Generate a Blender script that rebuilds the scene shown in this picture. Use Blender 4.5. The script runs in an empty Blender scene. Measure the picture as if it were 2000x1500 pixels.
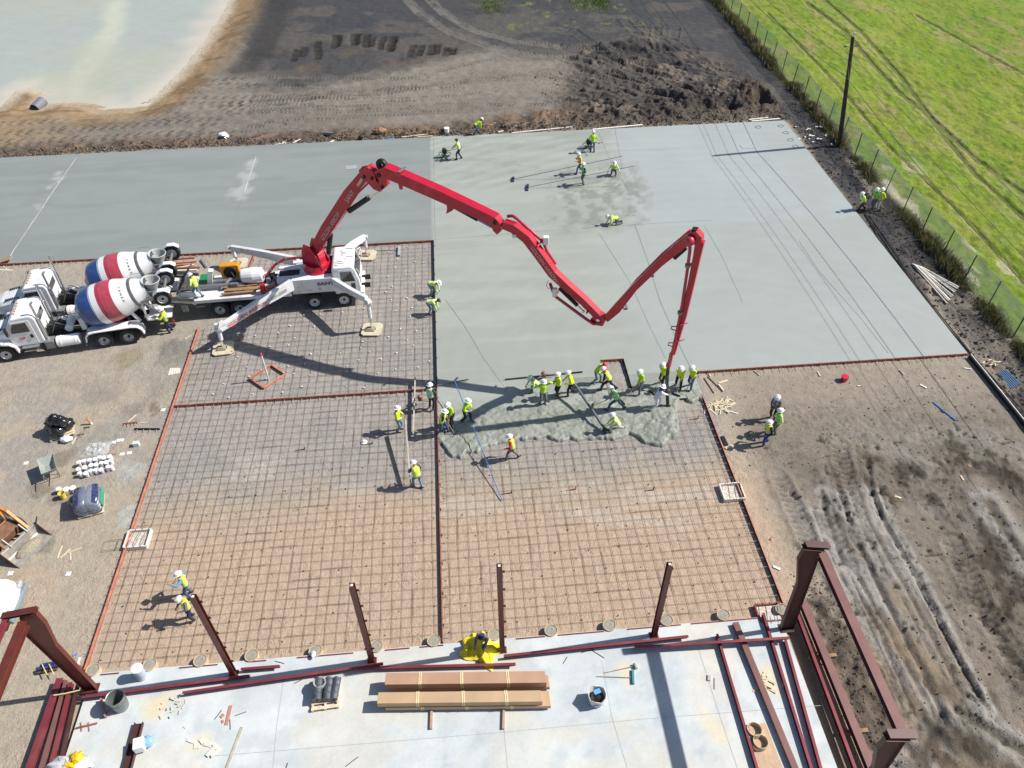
import bpy, math, random
import numpy as np
from mathutils import Vector, Matrix
R = math.radians
random.seed(7); rng = np.random.default_rng(7)
scene = bpy.context.scene; COL = scene.collection

# ---------------- camera, sky, sun, exposure ----------------
CH = 29.5; FPX = 1519.87; PITCH, ROLL, YAW = 0.751769, -0.0127147, 0.0778050
def _rot():
    cp, sp, cy, sy = math.cos(PITCH), math.sin(PITCH), math.cos(YAW), math.sin(YAW)
    f = np.array([sy*cp, cy*cp, -sp]); r = np.array([cy, -sy, 0.]); u = np.cross(r, f)
    cr, sr = math.cos(ROLL), math.sin(ROLL)
    return cr*r+sr*u, -sr*r+cr*u, f
CR, CU, CF = _rot()
cam_d = bpy.data.cameras.new("camera"); cam = bpy.data.objects.new("camera", cam_d); COL.objects.link(cam)
cam_d.sensor_width = 36; cam_d.lens = 36*FPX/2000; cam_d.clip_start = .1; cam_d.clip_end = 3000
m = Matrix(((CR[0], CU[0], -CF[0], 0), (CR[1], CU[1], -CF[1], 0), (CR[2], CU[2], -CF[2], CH), (0, 0, 0, 1)))
cam.matrix_world = m; scene.camera = cam
SUN_EL, SUN_AZ = R(43.5), math.atan2(.07, 1.0)           # direction the light comes from: +x, slightly +y
w = bpy.data.worlds.new("World"); scene.world = w; w.use_nodes = True
nt = w.node_tree; bg = nt.nodes['Background']; sky = nt.nodes.new('ShaderNodeTexSky'); sky.sky_type = 'NISHITA'
sky.sun_disc = False; sky.sun_elevation = SUN_EL; sky.sun_rotation = R(90)-SUN_AZ
nt.links.new(sky.outputs[0], bg.inputs[0]); bg.inputs[1].default_value = .082
sd = bpy.data.lights.new("sun", 'SUN'); sun = bpy.data.objects.new("sun", sd); COL.objects.link(sun)
sd.energy = 5.0; sd.angle = R(.53); sd.color = (1., .945, .87)
sv = Vector((math.cos(SUN_EL)*math.cos(SUN_AZ), math.cos(SUN_EL)*math.sin(SUN_AZ), math.sin(SUN_EL)))
sun.rotation_euler = sv.to_track_quat('Z', 'Y').to_euler(); sun.location = (40, 3, 40)
scene.view_settings.view_transform = 'Standard'; scene.view_settings.look = 'None'
scene.view_settings.exposure = 0.30; scene.view_settings.gamma = 1
scene.render.engine = 'CYCLES'; scene.cycles.max_bounces = 5; scene.cycles.diffuse_bounces = 2

# ---------------- measuring helpers (photo point -> place on the ground) ----------------
def ray(px, py):
    return (px-1000)*CR-(py-750)*CU+FPX*CF
def G(px, py, z=0.):
    d = ray(px, py); t = (z-CH)/d[2]
    return Vector((d[0]*t, d[1]*t, z))
def GP(pts, z=0.): return [G(a, b, z) for a, b in pts]
def VH(base, topy, z=0.):
    """height of something upright on base whose top shows at row topy"""
    b = G(base[0], base[1], z); lo, hi = 0, 20
    for _ in range(40):
        mid = (lo+hi)/2; P = np.array([b.x, b.y, b.z+mid-CH])
        y = 750-FPX*(P@CU)/(P@CF)
        if y > topy: lo = mid
        else: hi = mid
    return lo
def on_plane(px, py, P0, dirx, diry):
    """photo point -> point on the upright plane through P0 running along (dirx,diry)"""
    n = np.array([-diry, dirx, 0.]); d = ray(px, py); C0 = np.array([0, 0, CH])
    t = ((np.array([P0[0], P0[1], 0])-C0)*[1, 1, 0]@n)/(d@n)
    return Vector(C0+d*t)

# ---------------- materials ----------------
MATS = {}
def mat(name, col, rough=.6, metal=0., var=.12, vscale=6., bump=0., bscale=30., dirt=0., dirtcol=(.25, .21, .16), spec=.5, coat=0., alpha=1., trans=0.):
    if name in MATS: return MATS[name]
    m = bpy.data.materials.new(name); m.use_nodes = True; n = m.node_tree.nodes; L = m.node_tree.links
    b = n['Principled BSDF']; tc = n.new('ShaderNodeTexCoord')
    no = n.new('ShaderNodeTexNoise'); no.inputs['Scale'].default_value = vscale; no.inputs['Detail'].default_value = 6
    L.new(tc.outputs['Object'], no.inputs['Vector'])
    ra = n.new('ShaderNodeValToRGB'); ra.color_ramp.elements[0].position = .3; ra.color_ramp.elements[1].position = .7
    c = np.array(col)
    ra.color_ramp.elements[0].color = (*np.clip(c*(1-var), 0, 1), 1); ra.color_ramp.elements[1].color = (*np.clip(c*(1+var), 0, 1), 1)
    L.new(no.outputs['Fac'], ra.inputs[0]); out = ra.outputs[0]
    if dirt > 0:
        n2 = n.new('ShaderNodeTexNoise'); n2.inputs['Scale'].default_value = vscale*.45; n2.inputs['Detail'].default_value = 9; n2.inputs['Roughness'].default_value = .7
        L.new(tc.outputs['Object'], n2.inputs['Vector'])
        r2 = n.new('ShaderNodeValToRGB'); r2.color_ramp.elements[0].position = .5; r2.color_ramp.elements[1].position = .72
        r2.color_ramp.elements[0].color = (0, 0, 0, 1); r2.color_ramp.elements[1].color = (dirt, dirt, dirt, 1)
        mx = n.new('ShaderNodeMix'); mx.data_type = 'RGBA'; L.new(n2.outputs['Fac'], r2.inputs[0]); L.new(r2.outputs[0], mx.inputs[0])
        L.new(out, mx.inputs[6]); mx.inputs[7].default_value = (*dirtcol, 1); out = mx.outputs[2]
    L.new(out, b.inputs['Base Color'])
    b.inputs['Roughness'].default_value = rough; b.inputs['Metallic'].default_value = metal
    b.inputs['Specular IOR Level'].default_value = spec; b.inputs['Coat Weight'].default_value = coat
    b.inputs['Alpha'].default_value = alpha; b.inputs['Transmission Weight'].default_value = trans
    if bump > 0:
        n3 = n.new('ShaderNodeTexNoise'); n3.inputs['Scale'].default_value = bscale; n3.inputs['Detail'].default_value = 5
        L.new(tc.outputs['Object'], n3.inputs['Vector'])
        bp = n.new('ShaderNodeBump'); bp.inputs['Strength'].default_value = bump; bp.inputs['Distance'].default_value = .02
        L.new(n3.outputs['Fac'], bp.inputs['Height']); L.new(bp.outputs[0], b.inputs['Normal'])
    MATS[name] = m; return m
def attr_mat(name, rough=.9, nscale=3., namt=.25, fine=25., famt=.25, bump=.6, bdist=.03, crumb=0., rough_attr=False, spec=.25, stretch=None):
    """ground materials: colour laid per vertex (kind of soil), broken up by world-space noise"""
    m = bpy.data.materials.new(name); m.use_nodes = True; n = m.node_tree.nodes; L = m.node_tree.links; b = n['Principled BSDF']
    at = n.new('ShaderNodeAttribute'); at.attribute_name = 'soil'
    tc = n.new('ShaderNodeTexCoord'); vec = tc.outputs['Object']
    if stretch:
        mp = n.new('ShaderNodeMapping'); mp.inputs['Scale'].default_value = stretch; L.new(vec, mp.inputs[0]); vec = mp.outputs[0]
    def nz(s, d=8, ro=.65):
        q = n.new('ShaderNodeTexNoise'); q.inputs['Scale'].default_value = s; q.inputs['Detail'].default_value = d; q.inputs['Roughness'].default_value = ro
        L.new(vec, q.inputs['Vector']); return q.outputs['Fac']
    def ma(op, a, bb, c=None):
        q = n.new('ShaderNodeMath'); q.operation = op
        for i, v in enumerate((a, bb) if c is None else (a, bb, c)):
            if isinstance(v, (int, float)): q.inputs[i].default_value = v
            else: L.new(v, q.inputs[i])
        return q.outputs[0]
    a = nz(nscale); f = nz(fine, 4)
    k = ma('ADD', ma('MULTIPLY_ADD', a, 4*namt, 1-2*namt), ma('MULTIPLY_ADD', f, 4*famt, -2*famt))
    k = ma('MAXIMUM', k, .25)
    vm = n.new('ShaderNodeVectorMath'); vm.operation = 'SCALE'; L.new(at.outputs['Color'], vm.inputs[0]); L.new(k, vm.inputs['Scale'])
    L.new(vm.outputs[0], b.inputs['Base Color'])
    b.inputs['Roughness'].default_value = rough; b.inputs['Specular IOR Level'].default_value = spec
    if bump > 0:
        bp = n.new('ShaderNodeBump'); bp.inputs['Strength'].default_value = bump; bp.inputs['Distance'].default_value = bdist
        hgt_ = ma('ADD', ma('MULTIPLY', a, 1.0), ma('MULTIPLY', f, .5))
        if crumb:
            vo = n.new('ShaderNodeTexVoronoi'); vo.inputs['Scale'].default_value = 5.; L.new(vec, vo.inputs['Vector']); vo2 = n.new('ShaderNodeTexVoronoi'); vo2.inputs['Scale'].default_value = 13.; L.new(vec, vo2.inputs['Vector'])
            msk = nz(.5, 3); mk_ = ma('MULTIPLY', ma('MAXIMUM', ma('SUBTRACT', msk, .40), 0.), crumb*5); hgt_ = ma('ADD', hgt_, ma('MULTIPLY', ma('ADD', vo.outputs['Distance'], ma('MULTIPLY', vo2.outputs['Distance'], .6)), mk_))
        L.new(hgt_, bp.inputs['Height']); L.new(bp.outputs[0], b.inputs['Normal'])
    MATS[name] = m; return m

# ---------------- object helpers ----------------
def tag(o, label=None, cat=None, group=None, kind=None):
    if label: o['label'] = label
    if cat: o['category'] = cat
    if group: o['group'] = group
    if kind: o['kind'] = kind
    return o
def empty(name, loc, label=None, cat=None, group=None, rz=0.):
    o = bpy.data.objects.new(name, None); COL.objects.link(o); o.location = loc; o.rotation_euler = (0, 0, rz)
    o.empty_display_size = .2
    return tag(o, label, cat, group)
def kids(o):
    return [c for c in COL.objects if c.parent == o]
def copy_tree(o, loc=None, rz=None, label=None, group=None, scale=None, parent=None):
    c = o.copy(); COL.objects.link(c)
    if parent: c.parent = parent
    for k in kids(o): copy_tree(k, parent=c)
    if loc is not None: c.location = loc
    if rz is not None: c.rotation_euler = (0, 0, rz)
    if scale: c.scale = (scale,)*3 if isinstance(scale, (int, float)) else scale
    return tag(c, label, None, group)
class MB:
    """collects shapes in one mesh; self.M places what is added"""
    def __init__(s, M=None): s.v = []; s.f = []; s.mi = []; s.cur = 0; s.M = M or Matrix()
    def add(s, vs, fs):
        o = len(s.v); s.v += [tuple(s.M @ Vector(p)) for p in vs]; s.f += [tuple(o+i for i in f) for f in fs]; s.mi += [s.cur]*len(fs); return s
    def box(s, c, d, rz=0., R3=None):
        x, y, z = (q/2 for q in d); q = R3 or Matrix.Rotation(rz, 3, 'Z'); c = Vector(c)
        vs = [c+q@Vector((i*x, j*y, k*z)) for k in (-1, 1) for i, j in ((-1, -1), (1, -1), (1, 1), (-1, 1))]
        return s.add(vs, [(3, 2, 1, 0), (4, 5, 6, 7), (0, 1, 5, 4), (1, 2, 6, 5), (2, 3, 7, 6), (3, 0, 4, 7)])
    def frame(s, a, b, up=(0, 0, 1)):
        a, b = Vector(a), Vector(b); x = (b-a).normalized(); u = Vector(up)
        if abs(x.dot(u)) > .99: u = Vector((0, 1, 0))
        y = u.cross(x).normalized(); z = x.cross(y); return a, b, x, y, z
    def beam(s, a, b, w, h, up=(0, 0, 1), w2=None, h2=None):
        a, b, x, y, z = s.frame(a, b, up); w2 = w if w2 is None else w2; h2 = h if h2 is None else h2
        vs = [a-y*w/2-z*h/2, a+y*w/2-z*h/2, a+y*w/2+z*h/2, a-y*w/2+z*h/2, b-y*w2/2-z*h2/2, b+y*w2/2-z*h2/2, b+y*w2/2+z*h2/2, b-y*w2/2+z*h2/2]
        return s.add(vs, [(0, 1, 2, 3), (7, 6, 5, 4), (4, 5, 1, 0), (5, 6, 2, 1), (6, 7, 3, 2), (7, 4, 0, 3)])
    def section(s, a, b, poly, up=(0, 0, 1), poly2=None):
        """extrude a closed outline (y,z) from a to b"""
        a, b, x, y, z = s.frame(a, b, up); n = len(poly); poly2 = poly2 or poly
        vs = [a+y*p[0]+z*p[1] for p in poly]+[b+y*p[0]+z*p[1] for p in poly2]
        return s.add(vs, [tuple(range(n))[::-1], tuple(range(n, 2*n))]+[(i, (i+1) % n, n+(i+1) % n, n+i) for i in range(n)])
    def ibeam(s, a, b, w, h, t=.02, up=(0, 0, 1), h2=None):
        h2 = h2 or h
        def P(h): return [(-w/2, -h/2), (w/2, -h/2), (w/2, -h/2+t), (t/2, -h/2+t), (t/2, h/2-t), (w/2, h/2-t), (w/2, h/2), (-w/2, h/2), (-w/2, h/2-t), (-t/2, h/2-t), (-t/2, -h/2+t), (-w/2, -h/2+t)]
        return s.section(a, b, P(h), up, P(h2))
    def tube(s, a, b, r, r2=None, n=10, cap=True):
        a, b, x, y, z = s.frame(a, b); r2 = r if r2 is None else r2
        vs = []
        for p, q in ((a, r), (b, r2)):
            vs += [p+(y*math.cos(i*2*math.pi/n)+z*math.sin(i*2*math.pi/n))*q for i in range(n)]
        fs = [(i, (i+1) % n, n+(i+1) % n, n+i) for i in range(n)]
        if cap: fs += [tuple(range(n))[::-1], tuple(range(n, 2*n))]
        return s.add(vs, fs)
    def path(s, pts, r, n=8, closed=False):
        """a tube that follows a line of points; r may be a list"""
        pts = [Vector(p) for p in pts]; m = len(pts); rs = r if isinstance(r, (list, tuple)) else [r]*m; vs = []
        prev = None
        for i, p in enumerate(pts):
            t = (pts[(i+1) % m]-pts[i-1]) if closed else (pts[min(i+1, m-1)]-pts[max(i-1, 0)])
            t = t.normalized() if t.length > 1e-9 else Vector((0, 0, 1))
            y = prev-t*prev.dot(t) if prev else Vector((0, 0, 1)).cross(t)
            if y.length < 1e-3: y = Vector((1, 0, 0)).cross(t)
            y = y.normalized(); z = t.cross(y); prev = y
            vs += [p+(y*math.cos(k*2*math.pi/n)+z*math.sin(k*2*math.pi/n))*rs[i] for k in range(n)]
        fs = [(i*n+k, i*n+(k+1) % n, (i+1)*n+(k+1) % n, (i+1)*n+k) for i in range(m-1) for k in range(n)]
        if closed: fs += [((m-1)*n+k, (m-1)*n+(k+1) % n, (k+1) % n, k) for k in range(n)]
        else: fs += [tuple(range(n))[::-1], tuple(range((m-1)*n, m*n))]
        return s.add(vs, fs)
    def lathe(s, prof, a=(0, 0, 0), axis=(0, 0, 1), n=20, close=False):
        """prof: (radius, along)"""
        a = Vector(a); ax = Vector(axis).normalized(); q = ax.to_track_quat('Z', 'Y')
        vs = []; m = len(prof)
        for r, h in prof:
            vs += [a+q@Vector((r*math.cos(k*2*math.pi/n), r*math.sin(k*2*math.pi/n), h)) for k in range(n)]
        fs = [(i*n+k, i*n+(k+1) % n, (i+1)*n+(k+1) % n, (i+1)*n+k) for i in range(m-1) for k in range(n)]
        if close: fs += [((m-1)*n+k, (m-1)*n+(k+1) % n, (k+1) % n, k) for k in range(n)]
        return s.add(vs, fs)
    def loft(s, rings, n=14):
        """rings: (centre, xdir, ydir, rx, ry)"""
        vs = []
        for c, xd, yd, rx, ry in rings:
            c = Vector(c)
            vs += [c+Vector(xd)*rx*math.cos(k*2*math.pi/n)+Vector(yd)*ry*math.sin(k*2*math.pi/n) for k in range(n)]
        m = len(rings)
        fs = [(i*n+k, i*n+(k+1) % n, (i+1)*n+(k+1) % n, (i+1)*n+k) for i in range(m-1) for k in range(n)]
        fs += [tuple(range(n))[::-1], tuple(range((m-1)*n, m*n))]
        return s.add(vs, fs)
    def prism(s, poly, thick, O=(0, 0, 0), X=(1, 0, 0), Z=(0, 0, 1)):
        """outline (x,z) in the plane X,Z through O, thickness along X x Z, centred"""
        O, X, Z = Vector(O), Vector(X).normalized(), Vector(Z).normalized(); Yv = Z.cross(X); n = len(poly)
        vs = [O+X*p[0]+Z*p[1]-Yv*thick/2 for p in poly]+[O+X*p[0]+Z*p[1]+Yv*thick/2 for p in poly]
        return s.add(vs, [tuple(range(n)), tuple(range(n, 2*n))[::-1]]+[((i+1) % n, i, n+i, n+(i+1) % n) for i in range(n)])
    def sphere(s, c, r, n=10, m=6, sc=(1, 1, 1)):
        c = Vector(c); prof = [(math.sin(math.pi*i/m), -math.cos(math.pi*i/m)) for i in range(m+1)]
        vs = [c+Vector((max(p, 1e-3)*math.cos(k*2*math.pi/n)*r*sc[0], max(p, 1e-3)*math.sin(k*2*math.pi/n)*r*sc[1], h*r*sc[2])) for p, h in prof for k in range(n)]
        return s.add(vs, [(i*n+k, i*n+(k+1) % n, (i+1)*n+(k+1) % n, (i+1)*n+k) for i in range(m) for k in range(n)])
    def mesh(s, name, mats, off=None, smooth=False):
        me = bpy.data.meshes.new(name)
        vs = s.v if off is None else [(a-off[0], b-off[1], c-off[2]) for a, b, c in s.v]
        me.from_pydata(vs, [], s.f)
        for mm in (mats if isinstance(mats, (list, tuple)) else [mats]): me.materials.append(mm)
        if isinstance(mats, (list, tuple)) and len(mats) > 1: me.polygons.foreach_set('material_index', s.mi)
        if smooth: me.shade_smooth() if hasattr(me, 'shade_smooth') else me.polygons.foreach_set('use_smooth', [True]*len(me.polygons))
        me.validate(); me.update(); return me
    def build(s, name, mats, parent=None, label=None, cat=None, group=None, kind=None, smooth=False, bevel=0., world=False, origin=None, auto=False):
        """world=True: shapes were given in world space although the object hangs under parent"""
        off = None; loc = (0, 0, 0)
        if parent is None:
            if origin is None:
                a = np.array(s.v); origin = ((a[:, 0].min()+a[:, 0].max())/2, (a[:, 1].min()+a[:, 1].max())/2, a[:, 2].min())
            off = loc = origin
        elif world:
            off = Vector((0, 0, 0)); p = parent
            while p: off = off+p.location; p = p.parent
        o = bpy.data.objects.new(name, s.mesh(name, mats, off, smooth)); COL.objects.link(o)
        o.location = loc
        if parent: o.parent = parent
        if bevel:
            b = o.modifiers.new('bevel', 'BEVEL'); b.width = bevel; b.segments = 2; b.limit_method = 'ANGLE'
        return tag(o, label, cat, group, kind)
def text(body, O, X, Yd, size, m, parent, name='lettering', world=True, extr=.004, bold=.0, squeeze=1., align='CENTER'):
    """flat letters standing on the frame O, X (reading direction), Yd (letter up)"""
    cu = bpy.data.curves.new(name, 'FONT'); cu.body = body; cu.size = size; cu.extrude = extr; cu.align_x = align; cu.align_y = 'CENTER'; cu.offset = bold
    to = bpy.data.objects.new('tmp', cu); COL.objects.link(to); dg = bpy.context.evaluated_depsgraph_get()
    me = bpy.data.meshes.new_from_object(to.evaluated_get(dg)); bpy.data.objects.remove(to); me.name = name
    X = Vector(X).normalized(); Z = X.cross(Vector(Yd)).normalized(); Yv = Z.cross(X); O = Vector(O)
    if world:
        p = parent
        while p: O = O-p.location; p = p.parent
    M4 = Matrix(((X.x*squeeze, Yv.x, Z.x, O.x), (X.y*squeeze, Yv.y, Z.y, O.y), (X.z*squeeze, Yv.z, Z.z, O.z), (0, 0, 0, 1)))
    me.transform(M4); me.materials.clear(); me.materials.append(m)
    o = bpy.data.objects.new(name, me); COL.objects.link(o); o.parent = parent; return o

# ---------------- noise for terrain ----------------
def vnoise(x, y, seed=0):
    xi, yi = np.floor(x).astype(np.int64), np.floor(y).astype(np.int64); fx, fy = x-xi, y-yi
    def h(a, b):
        n = (a*374761393+b*668265263+seed*974634777) & 0x7fffffff; n = ((n ^ (n >> 13))*1274126177) & 0x7fffffff
        return ((n ^ (n >> 16)) & 0xffff)/65535.
    u, v = fx*fx*(3-2*fx), fy*fy*(3-2*fy)
    return (h(xi, yi)*(1-u)+h(xi+1, yi)*u)*(1-v)+(h(xi, yi+1)*(1-u)+h(xi+1, yi+1)*u)*v
def fbm(x, y, s=1., o=4, seed=0, rg=.5):
    t = 0; a = 1; n = 0
    for i in range(o): t = t+a*vnoise(x/s*2**i+i*17.3, y/s*2**i-i*9.1, seed+i); n += a; a *= rg
    return t/n
def ss(a, b, x): t = np.clip((x-a)/(b-a+1e-12), 0, 1); return t*t*(3-2*t)
def seg(x, y, pts, maxd=6.):
    """distance to a polyline and distance along it"""
    D = np.full(x.shape, 1e9); S = np.zeros(x.shape); SG = np.zeros(x.shape); acc = 0
    for p, q in zip(pts[:-1], pts[1:]):
        dx, dy = q[0]-p[0], q[1]-p[1]; L = math.hypot(dx, dy); t = np.clip(((x-p[0])*dx+(y-p[1])*dy)/L**2, 0, 1)
        ex, ey = x-p[0]-t*dx, y-p[1]-t*dy; d = np.hypot(ex, ey); k = d < D
        D = np.where(k, d, D); S = np.where(k, acc+t*L, S); SG = np.where(k, np.sign(ex*dy-ey*dx), SG); acc += L
    return D, S, SG
def inside(x, y, poly):
    c = np.zeros(x.shape, bool); n = len(poly)
    for i in range(n):
        (x1, y1), (x2, y2) = poly[i][:2], poly[(i+1) % n][:2]
        k = ((y1 > y) != (y2 > y)); c ^= k & (x < (x2-x1)*(y-y1)/((y2-y1) if y2 != y1 else 1e-9)+x1)
    return c
def grid_mesh(name, xs, ys, zf, cf, material, keep=None, smooth=True, **tg):
    X, Y = np.meshgrid(xs, ys); x, y = X.ravel(), Y.ravel(); z = zf(x, y); c = cf(x, y)
    nx, ny = len(xs), len(ys); i = (np.arange(ny-1)[:, None]*nx+np.arange(nx-1)[None, :]).ravel()
    q = np.stack([i, i+1, i+nx+1, i+nx], 1)
    if keep is not None:
        k = keep(x[q].mean(1), y[q].mean(1)); q = q[k]
    me = bpy.data.meshes.new(name); me.vertices.add(len(x)); me.vertices.foreach_set('co', np.stack([x, y, z], 1).ravel().astype(np.float32))
    me.loops.add(q.size); me.loops.foreach_set('vertex_index', q.ravel().astype(np.int32))
    me.polygons.add(len(q)); me.polygons.foreach_set('loop_start', np.arange(0, q.size, 4, dtype=np.int32)); me.polygons.foreach_set('loop_total', np.full(len(q), 4, np.int32))
    me.polygons.foreach_set('use_smooth', np.full(len(q), smooth)); me.update(calc_edges=True)
    a = me.color_attributes.new('soil', 'FLOAT_COLOR', 'POINT'); a.data.foreach_set('color', np.concatenate([np.clip(c, 0, 1), np.ones((len(x), 1))], 1).ravel().astype(np.float32))
    me.materials.append(material); o = bpy.data.objects.new(name, me); COL.objects.link(o); return tag(o, **tg)
def mix(a, b, t): return a*(1-t[:, None])+np.asarray(b)*t[:, None]
# ================= THE GROUND =================
ST = .15                                    # top of the poured slabs above the graded pad
MX, LX, RX, SX = -1.7, -15.9, 12.65, 28.6   # form lines running away from the camera, and the slab's right edge
JY, FY, TY, BY = 46.3, 31.35, 62.1, 16.12   # cross lines: old joint, front form, far slab edge, building slab edge
WATER = -.7
shore = [(p.x, p.y) for p in GP([(-250, 205), (-60, 215), (0, 208), (30, 178), (62, 170), (100, 182), (92, 204), (130, 196), (190, 202), (215, 212), (262, 210), (300, 188), (350, 140), (388, 92), (428, 34), (450, -10), (500, -110), (300, -190), (-250, -190)], WATER)]
def P2(pts): return [(p.x, p.y) for p in GP(pts)]
ruts = [  # photo polylines of wheel ruts on the muddy ground at the right: (points, width, depth)
 (P2([(1696, 905), (1702, 950), (1725, 1017), (1762, 1080), (1800, 1150), (1860, 1262), (1927, 1387)]), .13, .13),
 (P2([(1690, 935), (1712, 985), (1748, 1050), (1795, 1132), (1825, 1193), (1871, 1286), (1915, 1372)]), .16, .10),
 (P2([(1674, 945), (1694, 1010), (1720, 1062), (1770, 1150), (1820, 1240), (1880, 1360)]), .13, .08),
 (P2([(1606, 960), (1612, 1000), (1640, 1080), (1684, 1140), (1764, 1285), (1825, 1400)]), .13, .08),
 (P2([(1625, 915), (1650, 985), (1664, 1050), (1700, 1105), (1745, 1200), (1800, 1300), (1840, 1390)]), .18, .12),
 (P2([(1640, 970), (1668, 1035), (1718, 1150), (1790, 1290), (1850, 1420)]), .10, .06),
 (P2([(1632, 1065), (1680, 1160), (1715, 1224), (1795, 1408)]), .10, .05),
 (P2([(1604, 1040), (1650, 1140), (1700, 1240), (1760, 1370)]), .09, .04),
 (P2([(1710, 930), (1738, 1010), (1778, 1085), (1816, 1160), (1845, 1215)]), .08, .05), (P2([(1660, 960), (1690, 1040), (1735, 1120), (1790, 1220), (1850, 1330)]), .07, .05), (P2([(1590, 1000), (1625, 1090), (1690, 1200), (1745, 1320), (1770, 1400)]), .08, .04), (P2([(1750, 1060), (1790, 1130), (1840, 1225), (1900, 1350)]), .06, .04), (P2([(1655, 1110), (1700, 1200), (1760, 1330), (1790, 1400)]), .06, .03),
 (P2([(1930, 980), (1960, 1030), (2010, 1100)]), .3, .16),
 (P2([(1870, 1390), (1930, 1425), (2010, 1475)]), .25, .2),
 (P2([(1790, 1500), (1822, 1440), (1840, 1400)]), .3, .12)]
lug = [  # broad tyre or crawler tracks with lug prints: (points, width, strength)
 (P2([(1600, 985), (1650, 1100), (1700, 1230), (1790, 1420)]), .55, .035),
 (P2([(1640, 870), (1655, 960), (1690, 1060)]), .5, .10),
 (P2([(1860, 1060), (1920, 1190), (2010, 1330)]), .6, .07), (P2([(1955, 1050), (2010, 1150)]), .6, .07),
 (P2([(1650, 1100), (1720, 1120)]), .4, .03), (P2([(1520, 930), (1560, 1010), (1580, 1060)]), .5, .07),
 (P2([(0, 242), (200, 232), (400, 215), (620, 180), (800, 150), (960, 115)]), .5, .05),
 (P2([(0, 262), (200, 252), (420, 232), (640, 200), (820, 172), (1000, 150), (1200, 150)]), .5, .05),
 (P2([(380, 225), (600, 196), (780, 172), (900, 172)]), .4, .05),
 (P2([(420, 250), (640, 222), (860, 205), (1060, 205)]), .5, .04),
 (P2([(780, -20), (820, 25), (880, 62), (960, 92), (1040, 108), (1150, 118), (1260, 130)]), .75, .05),
 (P2([(820, -20), (870, 28), (930, 60), (1010, 82), (1100, 92), (1200, 96)]), .75, .05),
 (P2([(1220, 40), (1265, 90), (1330, 150), (1400, 200)]), .6, .09), (P2([(1265, 45), (1300, 90), (1380, 140), (1450, 175)]), .6, .09),
 (P2([(1285, 50), (1280, 80), (1350, 160)]), .6, .08), (P2([(1320, 55), (1315, 80), (1420, 150)]), .6, .08),
 (P2([(1180, 95), (1260, 130), (1360, 190)]), .7, .12), (P2([(1160, 130), (1240, 165), (1330, 215)]), .7, .12),
 (P2([(1120, 60), (1200, 120), (1300, 200)]), .7, .1)]
for i_ in range(13):
    y0_ = 64.8+i_*.95+random.uniform(-.3, .3); x0_ = random.uniform(-42, -10); x1_ = x0_+random.uniform(16, 36)
    lug.append(([(x0_+(x1_-x0_)*t_/6, y0_+.10*i_*math.sin(t_*.9+i_)+.03*(x0_+(x1_-x0_)*t_/6)) for t_ in range(7)], random.uniform(.3, .5), random.uniform(.04, .06)))
clumpy = P2([(1120, 110), (1260, 70), (1330, 90), (1400, 130), (1480, 190), (1480, 215), (1250, 235), (1150, 225), (1080, 190)])
bucket = [P2([(a, t), (a+3+random.random()*3, t), (a-6, b), (a-10, b)]) for a, t, b in ()]
dents = [(578, 96, 120), (592, 92, 110), (622, 80, 116), (655, 68, 94), (661, 69, 90), (693, 66, 88), (699, 67, 86), (717, 68, 92), (727, 74, 90), (748, 72, 96), (765, 70, 100), (769, 73, 98), (806, 88, 112), (822, 88, 110), (842, 86, 106), (854, 85, 104), (872, 92, 108), (885, 94, 106)]
dents = [(G(a, t), G(a-4, b)) for a, t, b in dents]
darkpoly = P2([(455, -60), (470, 30), (478, 100), (520, 175), (560, 178), (700, 155), (850, 118), (930, 92), (1000, 105), (1100, 112), (1200, 120), (1330, 150), (1420, 170), (1480, 205), (1550, 245), (1600, 320), (1700, 480), (1800, 640), (1850, 640), (1760, 480), (1640, 300), (1560, 170), (1390, -60)])
_sd = {}
wetbands = [(P2([(1720, 925), (1830, 955), (1900, 1040), (1960, 1130), (2060, 1260)]), 1.15), (P2([(1930, 900), (2010, 950), (2080, 1060)]), 1.2), (P2([(1890, 1365), (1850, 1420), (1815, 1510)]), .8), (P2([(1595, 1190), (1640, 1330), (1690, 1460)]), .45), (P2([(1610, 930), (1640, 1000), (1672, 1060)]), .45), (P2([(1990, 1230), (2040, 1330)]), .8), (P2([(1850, 1440), (1930, 1470), (2000, 1510)]), .5)]
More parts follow.
